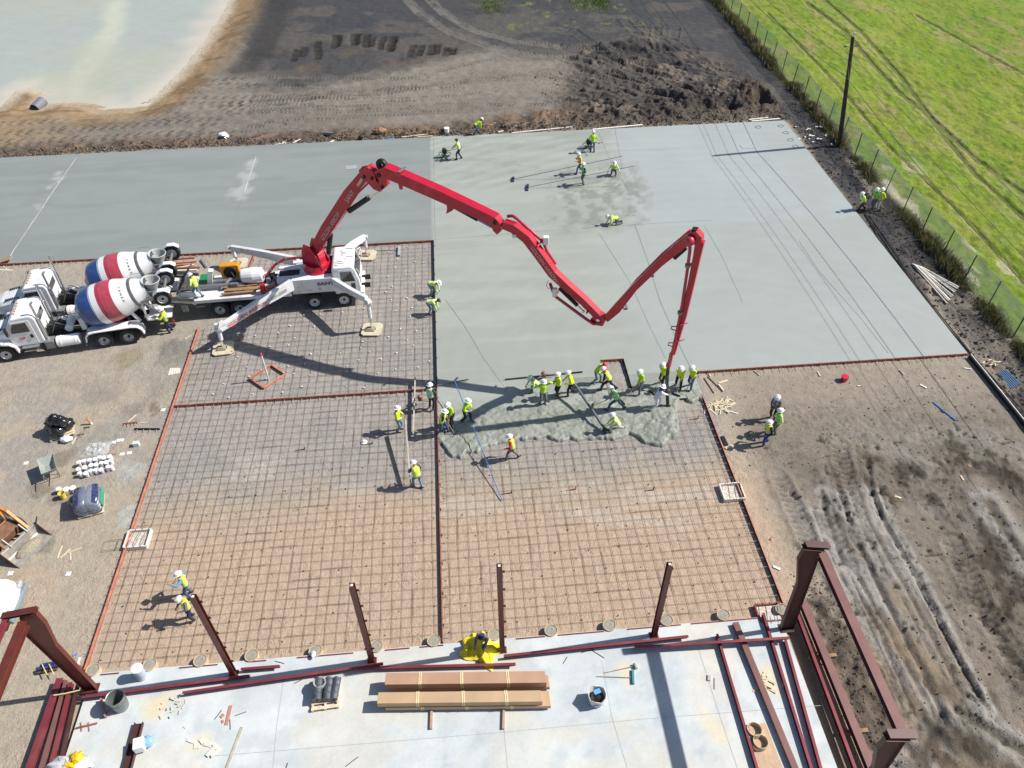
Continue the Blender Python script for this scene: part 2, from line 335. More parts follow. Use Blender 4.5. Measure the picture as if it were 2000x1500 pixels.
def terrain(x, y):
    """height of the ground and a colour for the kind of soil lying there"""
    x, y = np.asarray(x, float), np.asarray(y, float); N = len(x)
    z = (fbm(x, y, 9, 3, 1)-.5)*.10
    pad = (x > LX-1.2) & (x < SX+.3) & (y < TY+.2)
    flat = ss(0, 3, np.minimum.reduce([np.abs(x-(-2))*0+9, np.maximum.reduce([LX-x-.5, x-SX-.5, y-TY-.3])*1.0+0*x]))
    z = z*np.clip(flat, .0, 1)
    z += (fbm(x, y, .8, 3, 5)-.5)*.05*np.clip(flat+.12, 0, 1)
    # soils
    tan = np.array([.44, .375, .29]); c = np.tile(tan, (N, 1))
    n1, n2, n3 = fbm(x, y, 5, 4, 11), fbm(x, y, 1.6, 4, 12), fbm(x, y, .5, 3, 13)
    c = mix(c, (.53, .395, .285), ss(25.5, 22.0, y+4*(n1-.5)+.9*(n2-.5))*ss(-17.5, -14, x)*ss(16, 13, x)*.95)
    c = mix(c, (.50, .39, .28), .6*ss(.52, .62, n1)*ss(28, 20, y)*ss(-15, -17, x))
    c = mix(c, (.39, .36, .325), ss(23.5, 26.5, y+2*(n2-.5))*(x < 13)*(x > LX)); c = mix(c, (.34, .32, .295), .7*ss(.46, .6, n2)*ss(24, 27, y)*(x < 13))
    c = mix(c, (.58, .53, .46), .35*ss(.60, .70, fbm(x/4, y, 1.3, 4, 14))*ss(17, 22, y)*(x > LX)*(x < RX)*(y < 30))
    c = mix(c, (.29, .255, .21), .9*ss(.60, .66, n1)*ss(35, 33, y)*ss(-11, -17, x)*ss(29.5, 31, y))
    # left yard a little greyer to the top
    c = mix(c, (.40, .36, .295), .8*ss(30, 36, y)*ss(-14.5, -17, x))
    # right yard: grey churned clay
    R1 = ss(RX+.2, RX+3, x)*ss(FY+.6, FY-1, y)
    c = mix(c, (.33, .285, .225), R1*.95)
    c = mix(c, (.42, .30, .17), .8*ss(.50, .62, n1)*ss(22, 14, x)*R1*ss(27, 24, y))
    wet = np.zeros(N)
    for pl_, w_ in wetbands:
        d_, s_, g_s = seg(x, y, pl_); wet = np.maximum(wet, ss(w_*1.75, w_*.75, d_+(fbm(x, y, 1.6, 5, 21, .62)-.5)*2.2*w_))
    wet = wet*(x > RX+1)*(.45+.55*ss(.42, .56, fbm(x, y, .9, 4, 23)))
    c = mix(c, (.085, .070, .052), wet*.88)
    c = mix(c, (.40, .375, .335), R1*.6*ss(.56, .66, fbm(x*.9+y*.4, y*.3, 2.0, 4, 22))*(1-wet)*ss(28, 25, y))
    rough_r = ss(RX+.5, RX+2.5, x)*ss(29.5, 26, y)
    z += rough_r*((fbm(x, y, 1.1, 4, 31)-.5)*.10+(np.abs(fbm(x, y, .34, 3, 33, .7)-.5)-.12)*-.22*(1+wet)*ss(.42, .58, fbm(x, y, 2.5, 3, 34)+.25*wet))
    z += wet*(fbm(x, y, .5, 3, 35)-.3)*.22
    bk = ss(1.6, .2, np.abs(x-15.0))*ss(19, 17, y)   # rough trench edge beside the building slab
    z += bk*(fbm(x, y, .4, 3, 36)-.5)*.5; c = mix(c, (.12, .10, .08), .8*bk*ss(.4, .55, n2))
    # between slab and fence: black churned soil
    strip = ss(SX+.2, SX+.9, x)*ss(66, 60, y)*ss(18, 24, y)
    c = mix(c, (.085, .078, .072), strip*(.35+.65*ss(.40, .56, fbm(x, y*.5, 1.5, 4, 41)))*1.)
    c = mix(c, (.22, .195, .165), strip*.8*ss(.50, .60, fbm(x*1.3, y*.5, 1.0, 4, 42))*ss(31.2, 29.6, x))
    z += strip*((fbm(x, y, .6, 4, 43)-.45)*.34)
    # beyond the slab: haul road, black field
    far = ss(TY, TY+.8, y)*(x < 33)
    c = mix(c, (.215, .19, .16), far)
    c = mix(c, (.27, .24, .20), far*.7*ss(.45, .6, fbm(x*.25, y, 2.2, 4, 51)))
    c = mix(c, (.33, .235, .135), far*.85*ss(-24, -33, x+n1*9)*ss(64, 66.5, y+2*n2))
    z += far*((fbm(x, y, .7, 4, 52)-.5)*.16)
    dk = 0
    for i_ in range(7):
        wx, wy = (fbm(x, y, 4.5, 4, 600+i_)-.5)*7, (fbm(x, y, 2.2, 4, 610+i_)-.5)*5; o_ = (i_-3)*.45
        dk = dk+inside(x+wx*ss(31, 27, x)+o_*.3*ss(31, 28, x), y+wy+o_, darkpoly)/7.
    dn = ss(.15, .6, dk*.6+fbm(x, y, 2.5, 4, 53)*.5-.1)*dk
    c = mix(c, (.046, .050, .060), dk*(.82+.15*n1)*(1-.0*dn)); c = mix(c, (.115, .105, .095), dk*.75*ss(.5, .62, fbm(x*.6, y, 3, 5, 54)))
    c = mix(c, (.13, .095, .065), dk*.7*ss(.54, .66, fbm(x, y, 2.2, 4, 55))*ss(90, 80, y)*ss(6, -4, x))
    c = mix(c, (.15, .19, .05), dk*.75*ss(.66, .72, fbm(x, y, .9, 4, 56))*ss(84, 88, y)*ss(2, 8, x)*ss(25, 20, x))
    for a, b in dents:       # rows of excavator bucket marks
        d = np.maximum(np.abs(x-(a.x+(b.x-a.x)*(a.y-y)/(a.y-b.y))-.10*np.sin(y*1.1+a.x))-.36, np.maximum(y-a.y, b.y-y)*.55)
        k = ss(.10, -.04, d+.12*(n3-.5)); c = mix(c, (.036, .030, .027), .85*k*(.55+.9*n3)); z -= .14*k; z += .05*k*np.sin(y*6)
    # berm of dug clods along the far edge, growing to the right
    D = y-(TY+1.5+.12*np.clip(x, 0, 30)); W = 1.1+.085*np.clip(x+5, 0, 40)
    be = np.exp(-(D/W)**2)*ss(TY+.25, TY+.9, y)*(x < 29)
    hum = fbm(x, y, 1.3, 4, 61); cl = fbm(x, y, .42, 3, 62)
    z += be*((hum-.28)*(.55+.022*np.clip(x+10, 0, 40))+(cl-.5)*.45)
    c = mix(c, (.115, .088, .068), be*.9); c = mix(c, (.24, .16, .10), be*.8*ss(.5, .62, hum)); c = mix(c, (.06, .052, .048), be*.8*ss(8, 14, x+6*(n1-.5)))
    cp = np.mean([inside(x+(fbm(x, y, 3, 3, 620)-.5)*6+o_, y+(fbm(x, y, 3, 3, 621)-.5)*6+o_, clumpy) for o_ in (-1.6, -.8, 0, .8, 1.6)], 0); rid = fbm(x*.8+y*.9, (y-x*.6)*.25, 1.0, 4, 63)
    z += cp*((rid-.45)*1.1+(cl-.5)*.35); c = mix(c, (.062, .055, .052), cp*.75); c = mix(c, (.23, .185, .145), cp*.7*ss(.54, .64, fbm(x, y, 2, 3, 64)))
    pit = ss(1.5, .3, np.hypot((x-27.6)*.8, y-66.3)); z -= pit*1.0
    pile = np.exp(-(((x-28.0)/1.5)**2+((y-68.3)/1.6)**2)); z += pile*(.9+.7*(cl-.5)); c = mix(c, (.10, .07, .05), pile*.8)
    # wheel tracks
    for pts, wd, st in lug:
        xa, ya = np.array(pts).T; k = (x > xa.min()-2) & (x < xa.max()+2) & (y > ya.min()-2) & (y < ya.max()+2)
        if not k.any(): continue
        d, s, sg = seg(x[k], y[k], pts); t = ss(wd, wd*.8, d); ch = np.sin(s*2*np.pi/.33+np.abs(d)*7)
        z[k] += t*(st*.55*ch-.04)+.05*np.exp(-((d-wd)/.15)**2)*(1 if st > .04 else .3)
        fr_ = (y[k] > 60)*1.; c[k] = mix(c[k], np.array([.20, .185, .165]), t*.55*fr_*ss(74, 78, y[k])*(x[k] < 12)); c[k] = mix(c[k], c[k]*1.0+.04, t*.5*(ch > .1)); c[k] = mix(c[k], c[k]*.45, t*(.6+.2*fr_)*ss(-.1, -.6, ch)*ss(.3, .55, fbm(x[k], y[k], 1.3, 3, 73)))
    for pts, wd, dp in ruts:
        d, s, sg = seg(x, y, pts); d = d+(fbm(x, y, .35, 4, 71, .65)-.5)*.16
        wd = wd*.72; t = np.exp(-(d/wd)**4); z -= dp*.72*t; z += dp*.16*np.exp(-((d-wd*2)/(wd*.8))**2)
        c = mix(c, (.12, .10, .08), .8*np.exp(-(d/(wd*.6))**2)); c = mix(c, (.50, .475, .43), .75*np.exp(-((d-wd*2.6)/(wd*1.6))**2)*ss(.35, .6, fbm(x*.8+y*.3, y*.25, 1.2, 4, 72)))
    # scattered holes and clods in the right yard
    hn = fbm(x, y, .28, 2, 81); k = ss(.76, .84, hn)*R1*ss(29.5, 26, y); c = mix(c, (.09, .075, .06), k*.9); z -= .08*k
    c = mix(c, c*.8, R1*.8*ss(.55, .65, fbm(x*.4, y, .5, 4, 82))*ss(31, 27, y))
    # wash-out puddles in the left yard
    for px, py, r, cc in ((295, 797, .55, (.235, .205, .15)), (120, 893, .6, (.27, .235, .18)), (73, 962, .75, (.25, .22, .165)), (110, 975, .6, (.27, .24, .19)), (205, 845, .8, (.34, .32, .27)), (232, 838, .7, (.35, .33, .28)), (252, 702, .9, (.33, .28, .19)), (350, 690, 1.4, (.27, .26, .22)), (340, 680, .9, (.24, .23, .2)), (75, 1060, .8, (.25, .235, .19)), (250, 925, .9, (.44, .44, .40)), (248, 1010, .8, (.46, .46, .42))):
        q = G(px, py); d = np.hypot(x-q.x, y-q.y)+(fbm(x, y, .7, 3, 91)-.5)*1.0; k = ss(r, r*.75, d)*(x < LX-.1); c = mix(c, cc, k*.85)
        if r > .75: z += k*(fbm(x, y, .25, 3, 92)-.4)*.12
    # pond and its banks
    near = (x < -5) & (y > 60)
    if near.any():
        xx, yy = x[near], y[near]; d, s, sg = seg(xx, yy, shore+[shore[0]]); ins = inside(xx, yy, shore)
        d = d+(fbm(xx, yy, 1.5, 4, 101)-.5)*.9*(~ins)
        up = WATER+ss(0, 1, np.clip(d, 0, 9)/5.5)*abs(WATER); dn_ = WATER-.04-.12*np.clip(d, 0, 9)
        zz = z[near]; t = ss(7, 4, d); zz = np.where(ins, dn_, up*1.+(zz)*np.clip(d/2, 0, 1)); z[near] = zz
        cc = c[near]; cc = mix(cc, (.36, .24, .125), .9*ss(6.0, 2.5, d)*(~ins)); cc = mix(cc, (.20, .13, .07), .7*ss(.5, .62, fbm(xx*.35, yy, .8, 4, 102))*ss(1.2, 2.2, d)*ss(6, 4, d))
        cc = mix(cc, (.58, .50, .39), .95*ss(2.2, .3, d)*(~ins)); cc = mix(cc, (.62, .55, .44), ins*1.); cc = mix(cc, (.40, .28, .16), .8*(~ins)*ss(1.6, .8, d)*ss(75.5, 73.5, yy)*(xx < -28))
        cc = mix(cc, (.045, .043, .045), .75*ss(5, 6.5, d)*ss(9.5, 8, d)*ss(76, 79, yy)*ss(-28, -22, xx)*(~ins))
        c[near] = cc
    # under the slabs and forms keep it out of the way
    under = ((x > -200) & (x < SX) & (y > JY+.15) & (y < TY)) | ((x > MX+.1) & (x < SX) & (y > FY+.2) & (y < TY)) | ((x > LX+.4) & (x < 12.2) & (y < BY-.15))
    z = np.where(under, -.12, z)
    padz = (x > LX-.4) & (x < RX+.4) & (y > BY-.3) & (y < JY+.4)
    z = np.where(padz, np.clip(z, -.02, .012), z)
    c = mix(c, (.30, .21, .14), .7*ss(13.9, 13.2, x)*ss(12.2, 12.4, x)*ss(17, 16, y))
    g_ = c.mean(1)[:, None]; c = (c*.93+g_*.07)*(.82-.23*rough_r[:, None])
    gr = ss(32.0, 32.6, x); z = z*(1-gr)-gr*.1; c = mix(c, (.13, .15, .04), gr)
    return z, c
def axis(*bits):
    out = []
    for a, b, st in bits: out += list(np.arange(a, b-1e-6, st))
    return np.array(sorted(out))
far_a = lambda s, e, n: list(s+(e-s)*((np.arange(1, n+1)/n)**3))
gx = np.array(sorted(far_a(-62, -1500, 8)+list(axis((-62, -18, .24), (-18, 12, .17), (12, 33, .095), (33, 40, .5), (40, 90, 2.)))+far_a(90, 1500, 8)))
gy = np.array(sorted(far_a(4, -400, 5)+list(axis((4, 9, .5), (9, 31.5, .095), (31.5, 62, .26), (62, 72, .11), (72, 90, .17), (90, 118, .3)))+far_a(118, 2500, 9)))
_c = {}
def tz(x, y): _c['v'] = terrain(x, y); return _c['v'][0]
m_soil = attr_mat('soil_surface', .95, 2.2, .17, 12., .16, 1., .06, crumb=.38)
ground = grid_mesh('ground', gx, gy, tz, lambda x, y: _c['v'][1], m_soil, kind='structure')

# ---- pasture beyond the fence ----
def gz(x, y):
    z = .03+(fbm(x, y, .55, 4, 201, .7)-.5)*.30*ss(120, 60, y)+(fbm(x, y, .25, 2, 202)-.5)*.07
    for pts, wd in grass_ruts:
        d, s, sg = seg(x, y, pts); z = z-.25*np.exp(-(d/(wd*.8))**4)
    return z*ss(31.9, 32.5, x)-.02
grass_ruts = [(P2([(1575, 5), (1650, 60), (1700, 120), (1750, 175), (1830, 240), (1905, 310), (2010, 385)]), .25), (P2([(1600, -10), (1680, 60), (1760, 150), (1840, 260), (1905, 340), (2010, 435)]), .22), (P2([(1500, 25), (1640, 170), (1740, 290), (1900, 440), (2010, 560)]), .12),
              (P2([(1790, 30), (1880, 80), (2010, 150)]), .18)]
def gc(x, y):
    a, b, d_ = fbm(x, y, 6, 4, 211), fbm(x*1.6, y*.6, 2.0, 5, 212), fbm(x*2, y*.7, .6, 4, 213)
    c = np.tile([.165, .25, .014], (len(x), 1)); c = mix(c, (.225, .265, .03), .65*ss(.46, .56, b)); c = mix(c, (.25, .225, .09), .75*ss(.55, .68, b*.5+a*.5)); c = mix(c, (.09, .215, .008), .85*ss(.55, .63, a*.5+d_*.5)*ss(.55, .45, b))
    c = mix(c, (.25, .23, .10), .45*ss(.55, .66, d_)); c = mix(c, (.09, .12, .03), .6*ss(.42, .34, d_)); c = mix(c, (.20, .25, .06), .7*ss(90, 120, y))
    for i, (pts, wd) in enumerate(grass_ruts):
        d, s, sg = seg(x, y, pts); d = d+(fbm(x, y, .5, 3, 214)-.5)*.3; c = mix(c, (.30, .26, .13), .5*np.exp(-(d/(wd*4))**2)*ss(.42, .6, d_)); c = mix(c, (.05, .04, .02), (.95 if i < 2 else .5)*np.exp(-(d/(wd*.7))**4)*ss(.3, .5, fbm(x, y, 2.5, 3, 219)))
    c = mix(c, (.50, .45, .33), .85*ss(.60, .68, fbm(x*1.5, y*.5, 1.4, 4, 215))*ss(38, 34, x)*ss(60, 50, y))
    c = c*(.80+.38*fbm(x*1.3, y*1.3, .45, 3, 217)[:, None])*(1+.35*(fbm(x*.8, y*.3, 3, 4, 218)-.5))[:, None]
    return c
grid_mesh('grass_field', np.array(list(axis((32.0, 62, .16), (62, 95, .4)))+far_a(95, 1500, 8)), np.array(far_a(20, -300, 4)[::-1]+list(axis((20, 64, .17), (64, 120, .3)))+far_a(120, 2500, 9)), gz, gc,
          attr_mat('pasture', .95, 6., .30, 22., .45, 1., .08), kind='structure')

# ---- pond water ----
def wcol(x, y):
    c = np.tile([.385, .415, .37], (len(x), 1)); st = np.array(P2([(110, 205), (160, 120), (215, 50), (230, -60)]))
    d, s, sg = seg(x, y, [tuple(p) for p in st]); c = mix(c, (.54, .55, .43), .8*ss(2.2, .3, d+(fbm(x, y, 3, 3, 301)-.5)))
    ds, s, sg = seg(x, y, shore+[shore[0]]); c = mix(c, (.58, .52, .43), .85*ss(3.5, .1, ds+(fbm(x, y, 2, 3, 302)-.5)*2.)); c = mix(c, (.43, .43, .33), .6*ss(.5, .65, fbm(x, y, 12, 3, 303))); return c
sx, sy = np.array(shore).T
water = grid_mesh('pond_water', np.arange(sx.min()-6, sx.max()+4, .5), np.arange(sy.min()-3, sy.max()+4, .5), lambda x, y: 0*x+WATER, wcol,
                  attr_mat('muddy_water', .16, .25, .05, .9, .04, .06, .02, spec=.5), kind='structure')

# ================= CONCRETE =================
bandx = 15.0
swoosh = P2([(1080, 330), (1240, 330), (1262, 440), (1090, 455)])
def slab_z(x, y):
    z = np.full(x.shape, ST)+(fbm(x, y, 4, 3, 401)-.5)*.01
    edge = P2([(845, 285), (1200, 250), (1225, 330), (1245, 430), (1050, 450)])
    k = inside(x, y, swoosh)*1.; z += k*(fbm(x, y*1.4, .35, 3, 402)-.5)*.05
    k2 = ((x > MX) & (y > 53) & (x < 16.)).astype(float)*(1-k); z += k2*(fbm(x*.35+.5*fbm(x, y, 3, 2, 9), y, .45, 3, 403)-.5)*.012
    return z
lightedge = P2([(1195, 240), (1190, 300), (1225, 360), (1242, 400), (1248, 430), (1300, 432), (1300, 700), (2000, 760), (1800, 240)])
def slab_c(x, y):
    N = len(x); c = np.tile([.305, .33, .298], (N, 1)); n = fbm(x, y, 7, 4, 411); st = fbm(x*.12, y, .8, 4, 412)
    left = ss(MX+.05, MX-.05, x)*(y > JY-1); c = mix(c, (.235, .262, .256), left*.95)
    c = mix(c, (.205, .228, .222), left*.55*ss(.45, .62, st))
    c = mix(c, (.36, .385, .345), (1-left)*ss(.45, .6, st)*.5*(x < 15))
    le = inside(x, y, lightedge).astype(float); xw = x+1.6*(fbm(x, y, 2.2, 4, 413)-.5)
    c = mix(c, (.335, .37, .368), ss(11.6, 13.0, xw+(y-JY)*-.06)*ss(JY-.4, JY+.2, y)*1.); c = mix(c, (.32, .352, .335), ss(8, 12, x+2*(n-.5))*ss(JY+.2, JY-.4, y))
    c = mix(c, (.325, .35, .34), .6*ss(20.5, 23, x)*ss(.45, .6, fbm(x, y*.08, 1.2, 4, 414)))
    c = mix(c, (.225, .245, .215), .95*np.mean([inside(x+(fbm(x, y, 2, 3, 450)-.5)*2.5+o_, y+(fbm(x, y, 2, 3, 451)-.5)*2+o_, swoosh) for o_ in (-.5, 0, .5)], 0)*ss(.40, .58, fbm(x, y, .7, 5, 415, .65)))
    c = mix(c, (.285, .315, .285), .55*(x > MX)*(x < 13.4)*(y > 53)*ss(.46, .62, fbm(x*.35+1.3*fbm(x, y, 3.5, 2, 9), y*.8, 1.2, 5, 416)))
    ar = np.sin(np.hypot(x-18+4*fbm(x, y, 6, 2, 431), y-30)*5.5+3*fbm(x, y, 1.5, 2, 432)); c = c*(1+(.02+.10*ss(52, 54, y)*ss(14, 11, x))*(x > MX)*ar*fbm(x, y, 3, 3, 433))[:, None]; c = mix(c, (.25, .275, .245), .55*(x > MX)*ss(15, 12, x)*ss(54, 56, y)*ss(.57, .66, fbm(x*.5+2*fbm(x, y, 3, 2, 440), y*1.2, .9, 5, 441, .6))); c = c*(1+.10*(fbm(x, y, 2.4, 5, 434, .6)-.5)+.07*(fbm(x, y, 11, 3, 435)-.5))[:, None]
    for px, py in ((110, 345), (100, 365), (490, 318), (482, 345), (475, 372), (80, 400)):   # pale dust drifted over the old slab
        q = G(px, py, ST); d = np.hypot((x-q.x)*1., (y-q.y)*.6)+(n-.5)*1.5+(fbm(x, y, .5, 3, 417)-.5)*1.4; c = mix(c, (.42, .45, .43), .6*ss(.9, .2, d))
    return c
m_conc = attr_mat('fresh_concrete', .55, 1.2, .035, 14., .03, .18, .012, spec=.4, stretch=(.5, 1, 1))
hole = (5.95, 7.30, 30.05, 31.35)
hp = [G(px, py, ST) for px, py in ((1172, 703), (1218, 700), (1223, 728))]; hole = (hp[0].x, hp[1].x, FY-1.9, hp[0].y)
def slab_sheet(name, x0, x1, y0, y1, zf, cf, m, step=.2, holes=None, bottom=0., **tg):
    xs = np.array(sorted(set(np.round(np.concatenate([np.linspace(x0, x1, max(2, int((x1-x0)/step)))]+([[holes[0], holes[1]]] if holes else [])), 4))))
    ys = np.array(sorted(set(np.round(np.concatenate([np.linspace(y0, y1, max(2, int((y1-y0)/step)))]+([[holes[2], holes[3]]] if holes else [])), 4))))
    keep = (lambda x, y: ~((x > holes[0]) & (x < holes[1]) & (y > holes[2]) & (y < holes[3]))) if holes else None
    return grid_mesh(name, xs, ys, zf, cf, m, keep, **tg)
def skirt(mb, x0, y0, x1, y1, z0, z1): mb.add([(x0, y0, z0), (x1, y1, z0), (x1, y1, z1), (x0, y0, z1)], [(0, 1, 2, 3)])
s_far = slab_sheet('far_slab', -60, SX, JY, TY, slab_z, slab_c, m_conc, .22, kind='structure')
POUR = 27.0
def fresh_z(x, y):
    z = slab_z(x, y); return z
s_mid = slab_sheet('fresh_slab', MX, RX, 29.3, JY, slab_z, slab_c, m_conc, .2, holes=(hole[0], hole[1], hole[2], hole[3]), kind='structure')
s_rgt = slab_sheet('right_slab', RX, SX, FY, JY, slab_z, slab_c, m_conc, .2, kind='structure')
mcs = mat('cut_concrete', (.30, .31, .28), .9)
sk = MB(); skirt(sk, -60, JY, MX, JY, -.15, ST-.008); skirt(sk, MX, JY, MX, 29.3, -.15, ST-.008); skirt(sk, RX, FY, SX, FY, -.15, ST-.008); skirt(sk, SX, FY, SX, TY, -.15, ST-.008); skirt(sk, SX, TY, -60, TY, -.15, ST-.008)
skirt(sk, hole[0], hole[3], hole[1], hole[3], -.1, ST-.008); skirt(sk, hole[1], hole[3], hole[1], hole[2], -.1, ST-.008); skirt(sk, hole[0], hole[2], hole[0], hole[3], -.1, ST-.008)
sk.build('slab_edge', mcs, kind='structure', origin=(0, 0, 0))
# the pour being placed now: rough wet concrete that thins out over the bars
front = sorted([(p.x, p.y) for p in GP([(862, 868), (875, 888), (900, 897), (925, 890), (960, 878), (1000, 866), (1080, 866), (1130, 868), (1180, 862), (1230, 855), (1262, 872), (1300, 868), (1330, 852), (1336, 835), (1312, 812), (1330, 790)])][:14])
fx = np.array([f[0] for f in front]); fyv = np.array([f[1] for f in front])
def front_y(x):
    f = np.interp(x, fx, fyv)+(fbm(x, x*0, .9, 3, 421)-.5)*.8+(fbm(x, x*0+3, .28, 3, 426)-.5)*.45
    f = np.where(x > 10.6, f+ss(10.6, 11.2, x)*1.9+0*x, f); return np.where(x > RX-.9, f-.25, f)
def pour_z(x, y):
    d = y-front_y(x); r = ss(0, .22, d); n = fbm(x+.6*fbm(x, y, .9, 2, 5), y, .33, 4, 422); big = fbm(x, y, 1.4, 3, 423)
    rough = ss(30.6, 28.9, y+1.2*(big-.5)+.10*x*0)
    rough = np.maximum(rough, ss(2.5, 4, x)*.8*ss(31.0, 30.3, y))
    z = ST*r+rough*r*((n-.5)*.12+(np.abs(fbm(x*.7+.3*n, y, .22, 3, 425)-.5)-.12)*-.15+(big-.45)*.10)-.1*(1-r)
    z -= .05*ss(.25, 0, np.abs(d-.1))*(n > .5)
    near = ss(1.6, .3, np.hypot(x-10.2, y-27.2)); z += near*.12*(n+.2)
    return np.where(y > 31.1, np.maximum(z, ST+.004), z)+.004
def pour_c(x, y):
    c = np.tile([.275, .29, .258], (len(x), 1)); c = mix(c, (.235, .25, .215), ss(.45, .6, fbm(x, y, .7, 4, 424))); c = mix(c, (.35, .385, .35), .8*ss(29.2, 31.0, y+1.2*(fbm(x, y, 1.4, 3, 423)-.5))*ss(6, 2, x)); return mix(c, (.24, .26, .22), .5*ss(9, 10.5, x))
px_ = np.arange(MX+.02, RX-.03, .05); py_ = np.arange(25.3, 31.5, .05)
grid_mesh('wet_concrete_pour', px_, py_, pour_z, pour_c, attr_mat('wet_concrete', .5, 4., .07, 26., .08, .6, .02, spec=.45),
          keep=lambda x, y: (y > front_y(x)-.12) & ~((x > hole[0]-.02) & (x < hole[1]+.02) & (y > hole[2]+.9)), kind='structure')
# joints and trowel lines in the slabs, each a narrow groove strip 4 mm above the concrete
mj = mat('joint_dark', (.235, .255, .235), .8); mjl = mat('joint_dust', (.50, .53, .50), .9)
jl = MB(); jw = MB()
def strip(mb, pts, w0, z=ST+.009, jit=0.):
    pts = [Vector(p).to_2d() for p in pts]; vs = []; dense = []
    for a, b in zip(pts[:-1], pts[1:]):
        n = max(1, int((b-a).length/.6)); dense += [a+(b-a)*i/n for i in range(n)]
    dense.append(pts[-1])
    for i, p in enumerate(dense):
        t = (dense[min(i+1, len(dense)-1)]-dense[max(i-1, 0)]).normalized(); nn = Vector((-t.y, t.x))*w0/2*(1+random.uniform(-jit, jit)); o = nn*random.uniform(-jit, jit)
        vs += [(p.x+nn.x+o.x, p.y+nn.y+o.y, z), (p.x-nn.x+o.x, p.y-nn.y+o.y, z)]
    mb.add(vs, [(2*i, 2*i+1, 2*i+3, 2*i+2) for i in range(len(dense)-1)])
def JP(*q): return GP(q, ST)
strip(jl, JP((850, 468), (1050, 452), (1250, 438), (1390, 430)), .03)
strip(jl, JP((847, 270), (848, 380), (850, 468)), .03)
for q, w_ in ((((1240, 440), (1262, 500), (1290, 590), (1325, 670), (1348, 716)), .05), (((1375, 440), (1410, 500), (1450, 590)), .02), (((1170, 455), (1230, 550), (1270, 640), (1300, 700)), .025),
              (((1200, 245), (1215, 330)), .03), (((1215, 350), (1230, 375)), .03), (((1560, 470), (1600, 530), (1680, 620), (1735, 690)), .03), (((1165, 250), (1200, 330)), .02),
              (((870, 585), (910, 640), (945, 700), (990, 762)), .04), (((985, 762), (1060, 850)), .02), (((440, 470), (460, 440)), .02), (((285, 480), (330, 360)), .02), (((1200, 295), (1330, 290)), .015)):
    strip(jl, JP(*q), w_, jit=.35)
strip(jw, JP((150, 307), (105, 372), (20, 500)), .05, jit=.5); strip(jw, JP((500, 305), (478, 375)), .06, jit=.7); strip(jl, JP((475, 378), (430, 520)), .02)
o = jl.build('joint_line', mj, kind='structure', origin=(0, 0, 0)); o = jw.build('dust_line', mjl, kind='structure', origin=(0, 0, 0))

# ---- slab of the steel building, nearest the camera ----
BZ = .17
def bslab_c(x, y):
    N = len(x); c = np.tile([.51, .555, .57], (N, 1)); a = fbm(x, y, 2.2, 5, 501); b = fbm(x, y, .8, 5, 502)
    c = mix(c, (.57, .605, .61), ss(.42, .60, a)); c = mix(c, (.42, .47, .49), .5*ss(.50, .62, b)); c = mix(c, (.60, .55, .45), .45*ss(.5, .64, fbm(x, y, 3, 4, 503)))
    for px, py in ((320, 1370), (300, 1385), (395, 1450), (1215, 1305), (1500, 1330), (1395, 1420)):
        q = G(px, py, BZ); d = np.hypot(x-q.x, y-q.y)+(b-.5)*1.4; c = mix(c, (.64, .56, .36), .6*ss(.7, .1, d))
    for px, py in ((930, 1445), (1265, 1350), (1365, 1470), (1150, 1465), (870, 1490), (1290, 1400)):
        q = G(px, py, BZ); d = np.hypot(x-q.x, y-q.y)+(b-.5)*.8; c = mix(c, (.33, .38, .42), .5*ss(.5, .1, d)*ss(.45, .6, fbm(x, y, .2, 3, 505)))
    return c
bl = grid_mesh('building_slab', np.linspace(LX+.3, 12.35, 160), np.linspace(4, BY, 90), lambda x, y: 0*x+BZ, bslab_c, attr_mat('cured_concrete', .75, 1.6, .07, 9., .06, .15, .01), kind='structure')
sk = MB(); skirt(sk, LX+.3, BY, 12.35, BY, -.2, BZ); skirt(sk, 12.35, BY, 12.35, 4, -.2, BZ); skirt(sk, LX+.3, 4, LX+.3, BY, -.2, BZ)
sk.build('building_slab_edge', mat('cut_concrete2', (.34, .27, .20), .95, var=.4, vscale=9), kind='structure', origin=(0, 0, 0))
jb = MB()
for q in (((400, 1478), (560, 1465), (985, 1430), (1250, 1405), (1640, 1375)), ((975, 1320), (985, 1430), (991, 1500)), ((1175, 1290), (1195, 1400), (1225, 1500)), ((555, 1320), (540, 1420), (533, 1500)), ((1365, 1270), (1400, 1380), (1440, 1500))):
    strip(jb, GP(q, BZ), .02, BZ+.004)
jb.build('building_slab_joint', mat('sawcut', (.36, .39, .40), .9), kind='structure', origin=(0, 0, 0))
